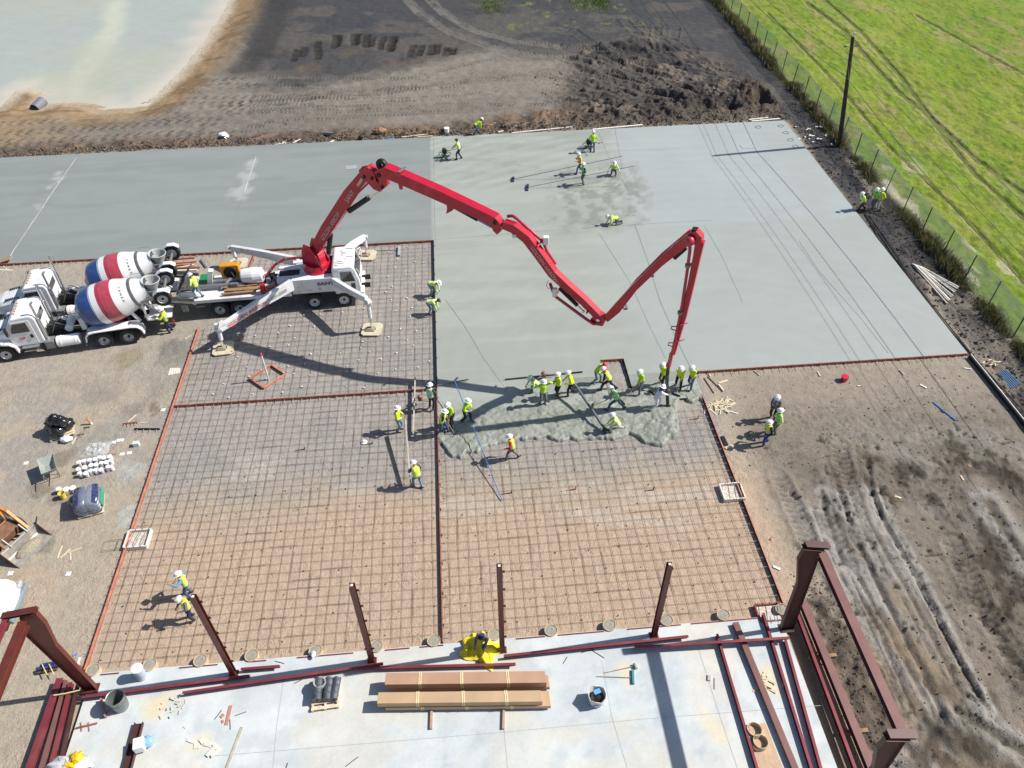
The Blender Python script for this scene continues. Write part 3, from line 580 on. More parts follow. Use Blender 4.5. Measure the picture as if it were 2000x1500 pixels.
# ================= REINFORCEMENT, FORMWORK =================
m_bar = mat('rusty_bar', (.135, .095, .075), .85, .1, var=.4, vscale=2)
m_form = mat('red_form', (.30, .085, .05), .6, .0, var=.3, vscale=4, dirt=.5, dirtcol=(.40, .30, .24))
m_formlt = mat('red_form_light', (.50, .19, .12), .6, .0, var=.25, vscale=4, dirt=.5, dirtcol=(.45, .36, .30))
m_formdk = mat('black_form', (.02, .02, .024), .5, .3, var=.3, vscale=4)
m_dowel = mat('pale_dowel', (.40, .36, .32), .6, .4, var=.3, vscale=5)
SP = .457
def mat_of_bars(x0, x1, y0, y1, label, z=.055):
    r = empty('rebar_mat', ((x0+x1)/2, (y0+y1)/2, 0), label, 'rebar mat'); rl = r.location
    nx, ny = int(round((x1-x0)/SP)), int(round((y1-y0)/SP))
    for ax, n in ((0, nx), (1, ny)):
        for i in range(n):
            u = (x0 if ax == 0 else y0)+(i+.55)*((x1-x0)/n if ax == 0 else (y1-y0)/n)
            a, b = (y0, y1) if ax == 0 else (x0, x1); mb = MB(); pts = []; ph = random.random()*9; k = max(6, int((b-a)/1.2)); lap = random.randint(2, k-2); w = random.uniform(-.03, .03)
            for j in range(k+1):
                v = a+(b-a)*j/k; off = .018*math.sin(v*.7+ph)+random.uniform(-.010, .010)+w*.7
                zz = z+.012*ax+.010*math.sin(v*2+ph)
                pts.append((u+off, v, zz) if ax == 0 else (v, u+off, zz))
            mb.path(pts, .0068, 5)
            if random.random() < .75:       # a lap splice: a second bar lies beside the first for a stretch
                q = pts[max(0, lap-1):lap+1]; d = .035
                mb.path([(p[0]+(d if ax == 0 else 0), p[1]+(d if ax else 0), p[2]) for p in q], .006, 5)
            mb.build('bar', m_bar, r, world=True)
    return r
mat_of_bars(LX+.1, MX-.12, BY+.25, FY-.1, 'large rusty rebar mat on tan ground left of the long middle form')
mat_of_bars(-13.6, MX-.12, FY+.1, JY-.1, 'rusty rebar mat under the pump truck outriggers, grey ground with white chairs')
mat_of_bars(MX+.12, RX-.1, BY+.25, 28.6, 'rusty rebar mat right of the middle form, running under the wet pour')
mat_of_bars(LX+.1, -13.65, FY+.1, 38.1, 'small rusty rebar mat beside the upper end of the left form')
# chairs: little black blocks (lower panels) and white ones (upper panel)
mk = MB(); mk.box((0, 0, .02), (.035, .035, .04)); mk.box((.02, .0, .045), (.035, .012, .02)); ch = None
def scatter(proto_mb, name, mt, x0, x1, y0, y1, dx, dy, label, cat, group, jit, p=1.):
    root = None
    ys = np.arange(y0, y1, dy); i = 0
    for yy in ys:
        for xx in np.arange(x0+(i % 2)*dx*.5, x1, dx):
            if random.random() > p: continue
            q = (xx+random.uniform(-jit, jit), yy+random.uniform(-jit, jit), .0)
            if root is None: root = proto_mb.build(name, mt, None, label, cat, group, origin=(0, 0, 0)); root.location = q
            else:
                c = root.copy(); COL.objects.link(c); c.location = q; c.rotation_euler.z = random.random()*6; s_ = random.uniform(.8, 1.2); c.scale = (s_,)*3
        i += 1
    return root
mblk = mat('black_plastic', (.02, .02, .02), .5); mwht = mat('white_chip', (.75, .74, .70), .6)
scatter(mk, 'bar_chair', mblk, LX+.5, RX-.3, BY+.7, 27, 1.4, 1.15, 'small black bar chair wired under the bars of the tan panels', 'bar chair', 'black bar chairs under the lower rebar', .12)
mk2 = MB(); mk2.box((0, 0, .06), (.075, .06, .04)); mk2.box((.0, 0, .02), (.02, .02, .07))
scatter(mk2, 'bar_chair', mwht, -13.9, MX-.3, FY+.8, 39, 1.15, .95, 'small white bar chair between the bars below the pump truck', 'bar chair', 'white bar chairs in the upper rebar', .35, .85)
scatter(mk2, 'bar_chair', mwht, -5.6, MX-.3, 39.6, JY-.4, 1.15, 1.0, 'small white bar chair between the bars right of the truck cab', 'bar chair', 'white bar chairs right of the cab', .35, .8)

def form(p0, p1, label, side=1, h=.16, top=.05, m=None, mtop=None, dowels=True, dsp=.46, dlen=.38, z=0., stakes=True, name='slab_form'):
    """a run of form boards from p0 to p1 with its dowels sticking out on one side and stakes behind"""
    p0, p1 = Vector(p0), Vector(p1); d = (p1-p0); L = d.length; d.normalize(); nrm = Vector((-d.y, d.x, 0))*side
    r = empty(name, p0, label, 'slab form')
    mb = MB(); mb.beam(p0+Vector((0, 0, z+h/2)), p1+Vector((0, 0, z+h/2)), .022, h); mb.build('form_board', m or m_form, r, world=True)
    mb = MB(); mb.beam(p0+Vector((0, 0, z+h+.004)), p1+Vector((0, 0, z+h+.004)), top, .016); mb.build('top_rail', mtop or m or m_form, r, world=True)
    if dowels:
        n = int(L/dsp); base = None
        for i in range(min(n, 98)):
            q = p0+d*(i+.5)*L/n
            if base is None:
                mb = MB(); a = Vector((0, 0, z+h*.55)); e = nrm*dlen; mb.tube(a, a+e, .013, n=6); base = mb.build('dowel', m_dowel, r, origin=None); o = base
            else: o = base.copy(); COL.objects.link(o)
            o.location = q-p0+Vector((0, 0, random.uniform(-.01, .02))); o.rotation_euler.z = random.uniform(-.12, .12)
    if stakes:
        n = max(1, int(L/1.5)); base = None
        for i in range(n):
            q = p0+d*(i+.5)*L/n-p0-nrm*(-.05)
            if base is None:
                mb = MB(); mb.tube((0, 0, -.05), (0, 0, h+z+.10), .014, n=6); mb.box((0, 0, h+z-.03), (.05, .05, .02)); base = o = mb.build('stake', m or m_form, r)
            else: o = base.copy(); COL.objects.link(o)
            o.location = q
    return r
form((-60, JY-.03, 0), (MX-.02, JY-.03, 0), 'long red steel form along the near edge of the old grey slab', side=-1, dlen=.30)
form((LX, 38.15, 0), (LX-.05, BY+.2, 0), 'orange red left form running from the mixers down to the building slab', side=-1, mtop=m_formlt, top=.09, dlen=.22)
form((MX, JY, 0), (MX, FY, 0), 'black form beside the crew, along the left side of the fresh slab', side=1, m=m_formdk, dlen=.30)
form((MX, FY-.03, 0), (MX, BY+.1, 0), 'black and red middle form between the two tan rebar panels', side=1, m=m_formdk, mtop=m_form, top=.05, dlen=.30)
form((LX+.03, FY, 0), (MX-.04, FY, 0), 'red cross form between the grey and tan rebar panels', side=-1, dlen=.25)
form((RX, 29.5, 0), (RX+.05, BY+.3, 0), 'dark form with an orange rail down the right side of the rebar', side=-1, m=m_formdk, mtop=m_formlt, top=.05, dlen=.34)
form((RX+.1, FY-.03, 0), (SX, FY-.03, 0), 'dark red form along the near edge of the pale right slab', side=-1, dlen=.34)
form((-13.75, JY-.2, 0), (-14.0, 42.3, 0), 'short orange form beside the far rear outrigger pad', side=1, mtop=m_formlt, dowels=False)
# blockout box inside the upper panel, with its riser pipe
bx = [G(px, py, .15) for px, py in ((487, 738), (530, 712), (557, 730), (515, 757))]
r = empty('blockout_form', sum(bx, Vector())/4, 'orange red square blockout form around a pink topped riser pipe', 'blockout form'); r.location.z = 0
for a, b in zip(bx, bx[1:]+bx[:1]):
    mb = MB(); mb.beam(a-Vector((0, 0, .07)), b-Vector((0, 0, .07)), .03, .16); mb.beam(a+Vector((0, 0, .012)), b+Vector((0, 0, .012)), .09, .012); mb.build('form_side', m_formlt, r, world=True, bevel=.004)
q = G(525, 742); hgt = VH((525, 742), 692)
mb = MB(); mb.tube(q, q+Vector((0, 0, hgt)), .045); rp = mb.build('riser_pipe', mat('white_pvc', (.72, .72, .70), .35), None, 'white riser pipe with a pink cap inside the square blockout', 'riser pipe')
mb = MB(); mb.lathe([(.0, .0), (.055, 0), (.055, .12), (.03, .16), (0, .16)], (0, 0, hgt-.08)); mb.build('cap', mat('pink_cap', (.75, .07, .12), .4), rp)
# blockout in the fresh slab
r = empty('blockout_form', (hole[0], hole[2], 0), 'dark red three sided blockout form left open in the fresh slab', 'blockout form')
for a, b, mm in (((hole[0], hole[3]-.02), (hole[1], hole[3]-.02), m_form), ((hole[1]-.02, hole[3]), (hole[1]-.02, hole[2]), m_formdk), ((hole[0]+.02, hole[3]), (hole[0]+.02, hole[2]), m_form)):
    mb = MB(); a, b = Vector((*a, .085)), Vector((*b, .085)); mb.beam(a, b, .03, .16)
    n = 5; d = (b-a)/n; mid = Vector(((hole[0]+hole[1])/2, (hole[2]+hole[3])/2, .085))
    for i in range(n):
        c = a+d*(i+.5); e = Vector((-d.y, d.x, 0)).normalized(); e = e if e.dot(mid-c) > 0 else -e; mb.tube(c, c+e*.2, .014, n=5)
    mb.build('form_side', mm, r, world=True)
# white edge form along the yard at the right, and its earth side
a, b = G(1893, 695, .12), G(2010, 840, .12); b = a+(b-a)*2.2
r = empty('edge_form', (a.x, a.y, 0), 'white board edge form running from the slab corner off to the right', 'edge form')
mb = MB(); mb.beam(a+Vector((.05, 0, .0)), b+Vector((.05, 0, .0)), .05, .30); mb.build('form_board', mat('white_board', (.62, .60, .55), .6, dirt=.4), r, world=True)
mb = MB(); mb.beam(a-Vector((.03, 0, .03)), b-Vector((.03, 0, .03)), .02, .28); mb.build('face_board', m_formdk, r, world=True)

# ================= FENCE, POLE, LINES =================
FXX = 32.0
m_post = mat('green_post', (.035, .045, .035), .6, .4); m_galv = mat('galvanised', (.42, .45, .46), .4, .8)
ml = bpy.data.materials.new('chain_link'); ml.use_nodes = True; n = ml.node_tree.nodes; L = ml.node_tree.links; b = n['Principled BSDF']
b.inputs['Base Color'].default_value = (.55, .62, .60, 1); b.inputs['Metallic'].default_value = .1; b.inputs['Roughness'].default_value = .6
tc = n.new('ShaderNodeTexCoord'); outs = []
for k in (1, -1):
    mp = n.new('ShaderNodeMapping'); mp.inputs['Rotation'].default_value = (R(45*k), 0, 0); L.new(tc.outputs['Object'], mp.inputs[0])
    wv = n.new('ShaderNodeTexWave'); wv.bands_direction = 'Y'; wv.inputs['Scale'].default_value = 6.; L.new(mp.outputs[0], wv.inputs[0]); outs.append(wv.outputs['Fac'])
mx = n.new('ShaderNodeMath'); mx.operation = 'MAXIMUM'; L.new(outs[0], mx.inputs[0]); L.new(outs[1], mx.inputs[1])
gt = n.new('ShaderNodeMath'); gt.operation = 'GREATER_THAN'; gt.inputs[1].default_value = .90; L.new(mx.outputs[0], gt.inputs[0]); L.new(gt.outputs[0], b.inputs['Alpha'])
fe = empty('chain_link_fence', (FXX, 60, 0), 'long chain link fence with thin dark posts between the site and the pasture', 'fence')
def fz(y): return 0.
mb = MB(); nseg = 60
mb.add([(FXX+.0, 24+i*2.85, fz(0)-.05) for i in range(nseg+1)]+[(FXX+.15+.06*math.sin(i*1.3), 24+i*2.85, 2.0+.05*math.sin(i*2.1)) for i in range(nseg+1)], [(i, i+1, nseg+2+i, nseg+1+i) for i in range(nseg)])
mb.build('mesh_panel', ml, fe, world=True)
mb = MB(); mb.path([(FXX+.15+.06*math.sin(i*1.3), 24+i*2.85, 2.0+.05*math.sin(i*2.1)) for i in range(nseg+1)], .012, 5); mb.build('top_wire', m_galv, fe, world=True)
mb = MB(); mb.section((0, 0, -.2), (.10, 0, 2.02), [(-.035, -.02), (.035, -.02), (.035, .0), (.008, .0), (.008, .04), (-.008, .04), (-.008, 0), (-.035, 0)]); pp = None
for i in range(nseg+1):
    if pp is None: o = pp = mb.build('fence_post', m_post, fe)
    else: o = pp.copy(); COL.objects.link(o)
    o.location = (0, 24+i*2.85-60, 0); o.rotation_euler = (random.uniform(-.03, .03), random.uniform(-.02, .04), 0)
# utility pole
pb = G(1640, 285); ptop = on_plane(1666, 72, pb, 1, .15); ptop2 = ptop
r = empty('utility_pole', pb, 'tall dark wooden utility pole with no crossarm standing at the fence', 'utility pole')
m_wood = mat('creosote_wood', (.045, .032, .026), .85, var=.35, vscale=3, bump=.4)
mb = MB(); mb.tube(pb-Vector((0, 0, .3)), ptop, .20, .125, 14); mb.build('pole_shaft', m_wood, r, world=True, smooth=False)
mb = MB(); mb.lathe([(.0, .0), (.05, 0), (.09, .06), (.05, .10), (.09, .16), (.05, .2), (.09, .26), (.03, .32), (0, .32)], ptop+Vector((.02, 0, -.02)), (0.05, 0, 1), n=12); mb.build('top_insulator', mat('grey_insulator', (.55, .62, .66), .3), r, world=True, smooth=True)
for s in (-1, 1):
    a = ptop-Vector((0, 0, .75)); e = a+Vector((s*.48, -.05, .12)); mb = MB(); mb.tube(a, e, .02); mb.lathe([(.0, .0), (.06, 0), (.075, .05), (.05, .08), (.075, .12), (.05, .16), (0, .17)], e-Vector((s*.12, 0, .05)), (s, 0, .35), n=10)
    mb.build('side_insulator', mat('blue_insulator', (.12, .17, .33), .3), r, world=True)
mb = MB(); mb.path([ptop-Vector((0, .16, 1.0)), ptop-Vector((.2, .2, 1.2)), pb+Vector((0, -.2, 3.)), pb+Vector((-.02, -.21, .2))], .012, 5); mb.build('ground_wire', m_galv, r, world=True)
# power lines: long spans carried by the pole, running along the fence; their shadows cross the slab
mw = mat('cable', (.10, .11, .12), .5, .6)
tops = [(ptop+Vector((.02, 0, .28)), .011, 'highest power line, on the insulator at the top of the pole'),
        (ptop+Vector((-.48, -.05, -.58)), .011, 'power line on the insulator left of the pole'), (ptop+Vector((.48, -.05, -.58)), .011, 'power line on the insulator right of the pole'),
        (pb+(ptop-pb)*.80+Vector((-.17, 0, 0)), .015, 'neutral line fixed to the pole below the insulators'), (pb+(ptop-pb)*.66+Vector((-.18, 0, 0)), .02, 'lower thick cable fixed to the pole two thirds up')]
for k, (t, rr, lab) in enumerate(tops):
    pts = []
    for i in range(41):
        s = -1+2*i/40; span = 55; yy = t.y+s*span; sag = (1-abs(1-2*abs(s)))*1.0 if abs(s) <= 1 else 0
        sag = 4*abs(s)*(1-abs(s))*(1.0+.1*k); pts.append((t.x+(-.01*(k == 3)+.012*(k-1.5)*.6)*abs(s)*span*.12, yy, t.z-sag))
    mb = MB(); mb.path(pts, rr, 5); mb.build('power_line', mw, None, lab, 'power line', 'power lines along the fence')
# weeds along the fence: dry and green blades
def blades(name, n, xf, yf, hf, cols, label, cat):
    mb = MB(); mats_ = [mat(name+str(i), c, .9, var=.3, vscale=.6) for i, c in enumerate(cols)]
    for i in range(n):
        y = yf(); x = xf(y); h = hf(x, y)
        if h <= .03: continue
        a = random.random()*6.28; lean = random.uniform(.1, .6)*h; w_ = random.uniform(.012, .035); dx, dy = math.cos(a), math.sin(a); mb.cur = random.randrange(len(cols))
        mb.add([(x-dy*w_, y+dx*w_, -.05), (x+dy*w_, y-dx*w_, -.05), (x+dx*lean*.35, y+dy*lean*.35, h*.6), (x+dx*lean, y+dy*lean, h)], [(0, 1, 2), (2, 1, 3), (0, 2, 3)])
    return mb.build(name, mats_, None, label, cat, kind='stuff')
_cl = [(random.uniform(26, 112), random.uniform(.4, 2.2), random.uniform(.5, 1.15)) for _ in range(46)]+[(50.3+8, 1.2, 1.1), (39.5, 1.6, 1.2), (41., 1., 1.), (84, 8, .9), (95, 8, .9), (104, 6, .9), (62, 2, .9)]
def clump(y): return max([math.exp(-((y-a)/b)**2)*c for a, b, c in _cl])
blades('dry_weeds', 30000, lambda y: FXX+random.gauss(-.05, .26)-(.25 if y > 70 else 0), lambda: random.uniform(24, 113), lambda x, y: (clump(y)*random.uniform(.2, .75)+.03), [(.34, .25, .11), (.42, .34, .17), (.17, .19, .05), (.10, .14, .03)], 'dry brown and green weeds in a ragged line along the foot of the chain link fence', 'weeds')
blades('field_weeds', 1800, lambda y: random.choice([random.gauss(5.5, .9), random.gauss(16.5, 1.1), random.gauss(18.5, .5)]), lambda: random.gauss(95.5, 1.6), lambda x, y: random.uniform(.1, .35), [(.12, .20, .02), (.18, .24, .04)], 'sparse green weeds sprouting in the black soil at the top of the site', 'weeds')
# clods of dug earth along the far edge and in the rough strips
mcl = [mat('clod_a', (.085, .068, .055), .95, var=.4, vscale=5), mat('clod_b', (.19, .135, .09), .95, var=.4, vscale=5), mat('clod_c', (.055, .05, .05), .95, var=.4, vscale=5)]
mb = MB()
def clod(x, y, z, s):
    q = Matrix.Rotation(random.random()*3, 3, 'Z')@Matrix.Rotation(random.random()*3, 3, 'X'); r_ = [Vector((random.uniform(.6, 1.1)*a, random.uniform(.6, 1.1)*b_, random.uniform(.5, 1.)*c_))*s*.5 for a, b_, c_ in ((1, 0, 0), (-1, 0, 0), (0, 1, 0), (0, -1, 0), (0, 0, 1), (0, 0, -1))]
    mb.add([Vector((x, y, z))+q@v for v in r_], [(0, 2, 4), (2, 1, 4), (1, 3, 4), (3, 0, 4), (2, 0, 5), (1, 2, 5), (3, 1, 5), (0, 3, 5)])
X, Y = [], []
for i in range(6500):
    x = random.uniform(-38, 29); X.append(x); Y.append(TY+.4+abs(random.gauss(0, .45+.05*max(0, x))) if i % 4 else random.uniform(TY+.3, TY+1.6))
for i in range(2600): X.append(random.uniform(SX+.3, 31.7)); Y.append(random.uniform(20, 66))
for i in range(1500): X.append(random.gauss(21.5, 3.5)); Y.append(random.uniform(9, 25))
for i in range(1500): X.append(random.gauss(14.3, .5)); Y.append(random.uniform(8, 18))
for i in range(900): X.append(random.uniform(8, 28)); Y.append(random.uniform(64, 76))
for i in range(700): X.append(random.uniform(13.5, 28)); Y.append(random.uniform(24, 30))
Z, Cc = terrain(np.array(X), np.array(Y))
for x, y, z, c_ in zip(X, Y, Z, Cc):
    if x < 13 and y < 40: continue
    mb.cur = 0 if c_[0] > .1 else 2
    if random.random() < .25: mb.cur = 1 if y > 60 or x < 24 else 0
    clod(x, y, z, min(.34, random.expovariate(11)+.05)*(.45 if y < 31 and x < 29 else 1))
mb.build('earth_clods', mcl, None, 'loose clods of dark dug earth along the slab edges and across the mud', 'earth clods', kind='stuff')
# ================= VEHICLES =================
m_wh = mat('white_paint', (.74, .75, .76), .35, 0, var=.07, vscale=3, dirt=.65, dirtcol=(.40, .37, .32), coat=.2)
m_whc = mat('white_clean', (.78, .79, .81), .3, 0, var=.05, vscale=2.5, dirt=.35, dirtcol=(.52, .49, .44), coat=.4)
m_tyre = mat('tyre_rubber', (.028, .027, .027), .85, var=.3, vscale=8, bump=.3)
m_rim = mat('pale_rim', (.62, .64, .66), .35, .3, var=.08)
m_hub = mat('dark_hub', (.05, .05, .05), .5, .5)
m_blk = mat('black_steel', (.022, .022, .025), .55, .3, var=.3)
m_gr = mat('grey_steel', (.24, .25, .26), .5, .5, var=.2, vscale=5, dirt=.3)
m_alu = mat('aluminium', (.62, .64, .66), .3, .9, var=.08)
m_glass = mat('dark_glass', (.015, .02, .025), .06, 0, spec=.8, coat=.6)
m_red = mat('boom_red', (.46, .004, .028), .33, 0, var=.08, vscale=2, dirt=.22, dirtcol=(.28, .07, .06), coat=.4)
m_pipe = mat('pipe_red', (.47, .03, .06), .4, 0, var=.2, vscale=5, coat=.3)
m_chr = mat('chrome', (.80, .80, .82), .15, 1., var=.02)
m_ltr = mat('white_letters', (.66, .50, .50), .5); m_ltd = mat('grey_letters', (.10, .10, .12), .5); m_ltred = mat('red_letters', (.45, .05, .06), .5)
m_rub = mat('concrete_rubber', (.06, .06, .062), .8, var=.3, dirt=.5, dirtcol=(.25, .26, .24))
m_yel = mat('machine_yellow', (.62, .27, .02), .45, var=.12, dirt=.2)
m_plank = mat('plank_brown', (.30, .18, .09), .8, var=.3, vscale=4)
m_pad = mat('pad_cream', (.58, .52, .38), .7, var=.12, dirt=.4)

def wheel(parent, c, r=.52, w=.30, axis=(0, 1, 0), face=-1, name='wheel', world=False, dual=False, hub=True):
    """tyre, rim and hub; face: which way the visible dish looks along axis"""
    c = Vector(c); ax = Vector(axis).normalized()
    mb = MB(); W = w*(2.1 if dual else 1)
    prof = [(r*.56, -W/2), (r*.90, -W/2), (r*.98, -W/2+.03), (r, -W/2+.07), (r, W/2-.07), (r*.98, W/2-.03), (r*.90, W/2), (r*.56, W/2)]
    if dual: prof = [(r*.56, -W/2), (r*.90, -W/2), (r, -W/2+.06), (r, -.05), (r*.88, -.01), (r*.88, .01), (r, .05), (r, W/2-.06), (r*.90, W/2), (r*.56, W/2)]
    mb.lathe(prof, c, ax, 28, close=True); t = mb.build(name, m_tyre, parent, smooth=False, world=world)
    mb = MB(); f = face*W/2
    mb.lathe([(r*.58, f*.98), (r*.56, f*.9), (r*.50, f*.55), (r*.30, f*.45), (r*.26, f*.62), (r*.12, f*.62), (0.001, f*.60)], c, ax, 20)
    mb.lathe([(r*.57, -f*.9), (0.001, -f*.5)], c, ax, 14)
    rm = mb.build('rim', m_rim, t, smooth=False, world=world)
    if hub:
        mb = MB(); q = ax.to_track_quat('Z', 'Y')
        mb.lathe([(r*.17, f*.5), (r*.17, f*.8), (r*.12, f*.92), (.001, f*.92)], c, ax, 12)
        for k in range(10):
            a = k*math.pi/5; p = c+q@Vector((r*.42*math.cos(a), r*.42*math.sin(a), 0)); mb.tube(p+ax*f*.5, p+ax*f*.535, r*.055, n=6)
        mb.build('hub', m_hub, t, world=world)
    return t

# ---------- concrete mixer truck, local frame: +x forward, origin on the ground between the rear axles ----------
def drum_profile():
    return [(0.0, 0.), (.42, .0), (.95, .18), (1.08, .38), (1.17, .75), (1.22, 1.30), (1.22, 2.1), (1.12, 2.75), (.92, 3.45), (.70, 4.1), (.62, 4.35), (.60, 4.6), (.48, 4.6), (.45, 4.2)]
def mixer(label):
    r = empty('mixer_truck', (0, 0, 0), label, 'mixer truck', 'cement mixers backed up to the pump')
    mb = MB()
    for s in (-1, 1): mb.beam((-3.2, s*.42, .95), (7.0, s*.42, .95), .09, .28)
    for x in (-3., -1.5, 0, 1.5, 3., 4.6, 6.4): mb.beam((x, -.42, .92), (x, .42, .92), .09, .16)
    mb.tube((1.2, 0, .6), (-.5, 0, .55), .08); mb.box((3.3, 0, 1.15), (.6, .7, .5)); mb.box((2.9, .2, 1.35), (.3, .3, .4)); mb.tube((3.0, -.3, 1.2), (3.6, .3, 1.5), .06); mb.tube((2.8, .3, 1.1), (3.5, -.3, 1.7), .05)
    for x in (.68, -.68): mb.tube((x, -.95, .52), (x, .95, .52), .09)
    mb.tube((6, -.95, .52), (6, .95, .52), .07)
    mb.build('chassis', m_blk, r)
    for x in (.68, -.68):
        for s in (-1, 1): wheel(r, (x, s*.93, .52), face=s, dual=True)
    for s in (-1, 1): wheel(r, (6.0, s*1.02, .52), face=s, w=.32)
    # rear fenders
    for s in (-1, 1):
        pr = [(-1.62, .62), (-1.55, .95), (-1.35, 1.17), (-1.0, 1.24), (1.0, 1.24), (1.35, 1.20), (1.55, 1.0), (1.62, .62), (1.57, .62), (1.50, .96), (1.32, 1.13), (1.0, 1.19), (-1.0, 1.19), (-1.32, 1.13), (-1.50, .93), (-1.57, .62)]
        mb = MB(); mb.prism(pr, .68, (0, s*.95, 0)); mb.build('rear_fender', m_whc, r)
        mb = MB(); mb.box((1.68, s*.95, .62), (.02, .62, .55)); mb.build('mud_flap', m_gr, r)
    # cab with sloping screen; hood
    cabp = [(3.75, .85), (5.45, .85), (5.45, 1.95), (5.10, 2.62), (4.9, 2.74), (4.0, 2.80), (3.80, 2.72), (3.72, 2.5)]
    mb = MB(); mb.prism(cabp, 2.02); cab = mb.build('cab', m_whc, r, bevel=.06)
    mb = MB(); mb.add([(5.475, -.88, 1.98), (5.475, .88, 1.98), (5.15, .80, 2.58), (5.15, -.80, 2.58)], [(0, 1, 2, 3)]); mb.build('windscreen', m_glass, cab)
    mb = MB(); mb.box((3.715, 0, 2.25), (.03, 1.0, .42)); mb.build('rear_window', m_glass, cab, bevel=.01)
    for k in range(5): mb = MB(); mb.lathe([(0, .07), (.035, .06), (.05, 0)], (4.8, -.5+k*.25, 2.76), (0, 0, 1), 8); mb.build('roof_light', mat('amber', (.6, .25, .03), .3), cab)
    for s in (-1, 1):
        mb = MB(); mb.prism([(4.05, .98), (5.25, .98), (5.25, 1.95), (5.02, 2.52), (4.05, 2.55)], .03, (0, s*1.02, 0)); d = mb.build('door', m_whc, cab, bevel=.01)
        mb = MB(); mb.prism([(4.22, 1.82), (5.18, 1.82), (5.16, 1.97), (4.95, 2.42), (4.25, 2.44)], .03, (0, s*1.045, 0)); mb.build('side_window', m_glass, d)
        mb = MB(); mb.box((4.25, s*1.05, 1.5), (.13, .03, .22)); mb.build('door_vent', m_blk, d)
        mb = MB(); mb.box((4.78, s*1.05, 1.45), (.35, .012, .05)); mb.box((4.78, s*1.05, 1.37), (.25, .012, .03)); mb.build('door_marking', m_ltred, d)
        mb = MB(); mb.box((5.3, s*1.32, 2.15), (.07, .22, .46)); mb.path([(5.35, s*1.0, 2.5), (5.34, s*1.32, 2.45), (5.32, s*1.32, 1.8), (5.35, s*1.0, 1.7)], .018, 6); mb.build('mirror', m_blk, cab)
        mb = MB(); mb.tube((3.62, s*.86, .95), (3.60, s*.86, 3.45), .065, n=12); mb.tube((3.62, s*.86, 1.0), (3.60, s*.86, 2.5), .09, n=12); mb.path([(3.60, s*.86, 3.4), (3.57, s*.86, 3.5), (3.45, s*.86, 3.6)], .06, 10); mb.build('exhaust_stack', m_alu, r)
        mb = MB(); mb.box((4.55, s*1.0, .55), (.9, .32, .05)); mb.box((4.55, s*1.05, .82), (.9, .3, .05)); mb.build('step', m_alu, r)
        mb = MB(); pr = [(5.22, .55), (5.28, .98), (5.55, 1.22), (6.0, 1.30), (6.45, 1.20), (6.72, .95), (6.78, .60), (6.70, .60), (6.62, .9), (6.4, 1.12), (6.0, 1.21), (5.6, 1.13), (5.37, .93), (5.30, .55)]
        mb.prism(pr, .5, (0, s*.97, 0)); mb.build('front_fender', m_whc, r, bevel=.015)
        mb = MB(); mb.box((7.18, s*.72, 1.12), (.12, .28, .2)); mb.build('headlight', mat('lamp_glass', (.6, .62, .65), .15, .3), r, bevel=.02)
    mb = MB(); rings = []
    for x, wy, zt in ((5.46, .84, 1.95), (6.0, .80, 1.88), (6.7, .72, 1.74), (7.15, .64, 1.56)):
        rings.append([(x, -wy, .95), (x, -wy, zt-.22), (x, -wy*.80, zt-.04), (x, 0, zt), (x, wy*.80, zt-.04), (x, wy, zt-.22), (x, wy, .95)])
    vs = sum(rings, []); mb.add(vs, [(i*7+k, i*7+k+1, (i+1)*7+k+1, (i+1)*7+k) for i in range(3) for k in range(6)]+[tuple(range(21, 28))]); hood = mb.build('hood', m_whc, r, smooth=False, bevel=.01)
    mb = MB(); [mb.box((7.17, 0, 1.0+k*.09), (.03, 1.0, .04)) for k in range(6)]; mb.build('grille', m_chr, hood)
    for k in (-1, 1): mb = MB(); [mb.box((5.85+j*.13, k*.55, 1.885-j*.02), (.07, .22, .03)) for j in range(5)]; mb.build('hood_vent', m_blk, hood)
    mb = MB(); mb.box((7.32, 0, .62), (.16, 2.3, .34)); mb.build('bumper', m_chr, r, bevel=.04)
    # tanks
    for s in (-1, 1):
        mb = MB(); mb.tube((1.95, s*.95, .78), (3.15, s*.95, .78), .33, n=18); mb.tube((2.1, s*.95, .78), (2.16, s*.95, .78), .345, n=18); mb.tube((2.9, s*.95, .78), (2.96, s*.95, .78), .345, n=18); mb.build('fuel_tank', m_whc if s > 0 else m_whc, r, smooth=False)
        mb = MB(); mb.box((3.52, s*.95, .78), (.5, .55, .5)); mb.build('battery_box', m_gr, r, bevel=.03)
    mb = MB(); mb.tube((2.45, -.5, 1.25), (2.45, .5, 1.25), .22, n=16); mb.build('water_tank', m_wh, r)
    for j in range(7): mb = MB(); mb.path([(3.4, -.5+j*.16, 1.1), (3.1+random.uniform(-.2, .2), -.4+j*.14, 1.5+random.uniform(-.1, .3)), (2.4+random.uniform(-.3, .3), -.4+j*.12, 1.15)], .03, 6); mb.build('hose', m_blk if j % 3 else m_gr, r, smooth=True)
    # drum and its pedestals
    A = Vector((1.55, 0, 1.98)); ax = Vector((-1, 0, .235)).normalized(); KL = .89
    mb = MB(); mb.box((1.62, 0, 1.45), (.30, 1.2, .8)); mb.tube(A+ax*-.25, A+ax*.05, .35, n=14); mb.build('front_pedestal', m_wh, r, bevel=.03)
    mb = MB()
    for s in (-1, 1):
        mb.beam((-1.45, s*.55, 1.1), (-1.0, s*.65, 2.2), .12, .16); mb.beam((-1.9, s*.62, 1.1), (-1.9, s*.62, 2.9), .10, .12); mb.beam((-1.9, s*.62, 2.3), (-1., s*.65, 2.2), .1, .1)
        mb.beam((-3.1, s*.62, 1.1), (-1.9, s*.62, 2.6), .08, .1); mb.tube((-1.2, s*.5, 2.0), (-1.35, s*.5, 2.03), .16)
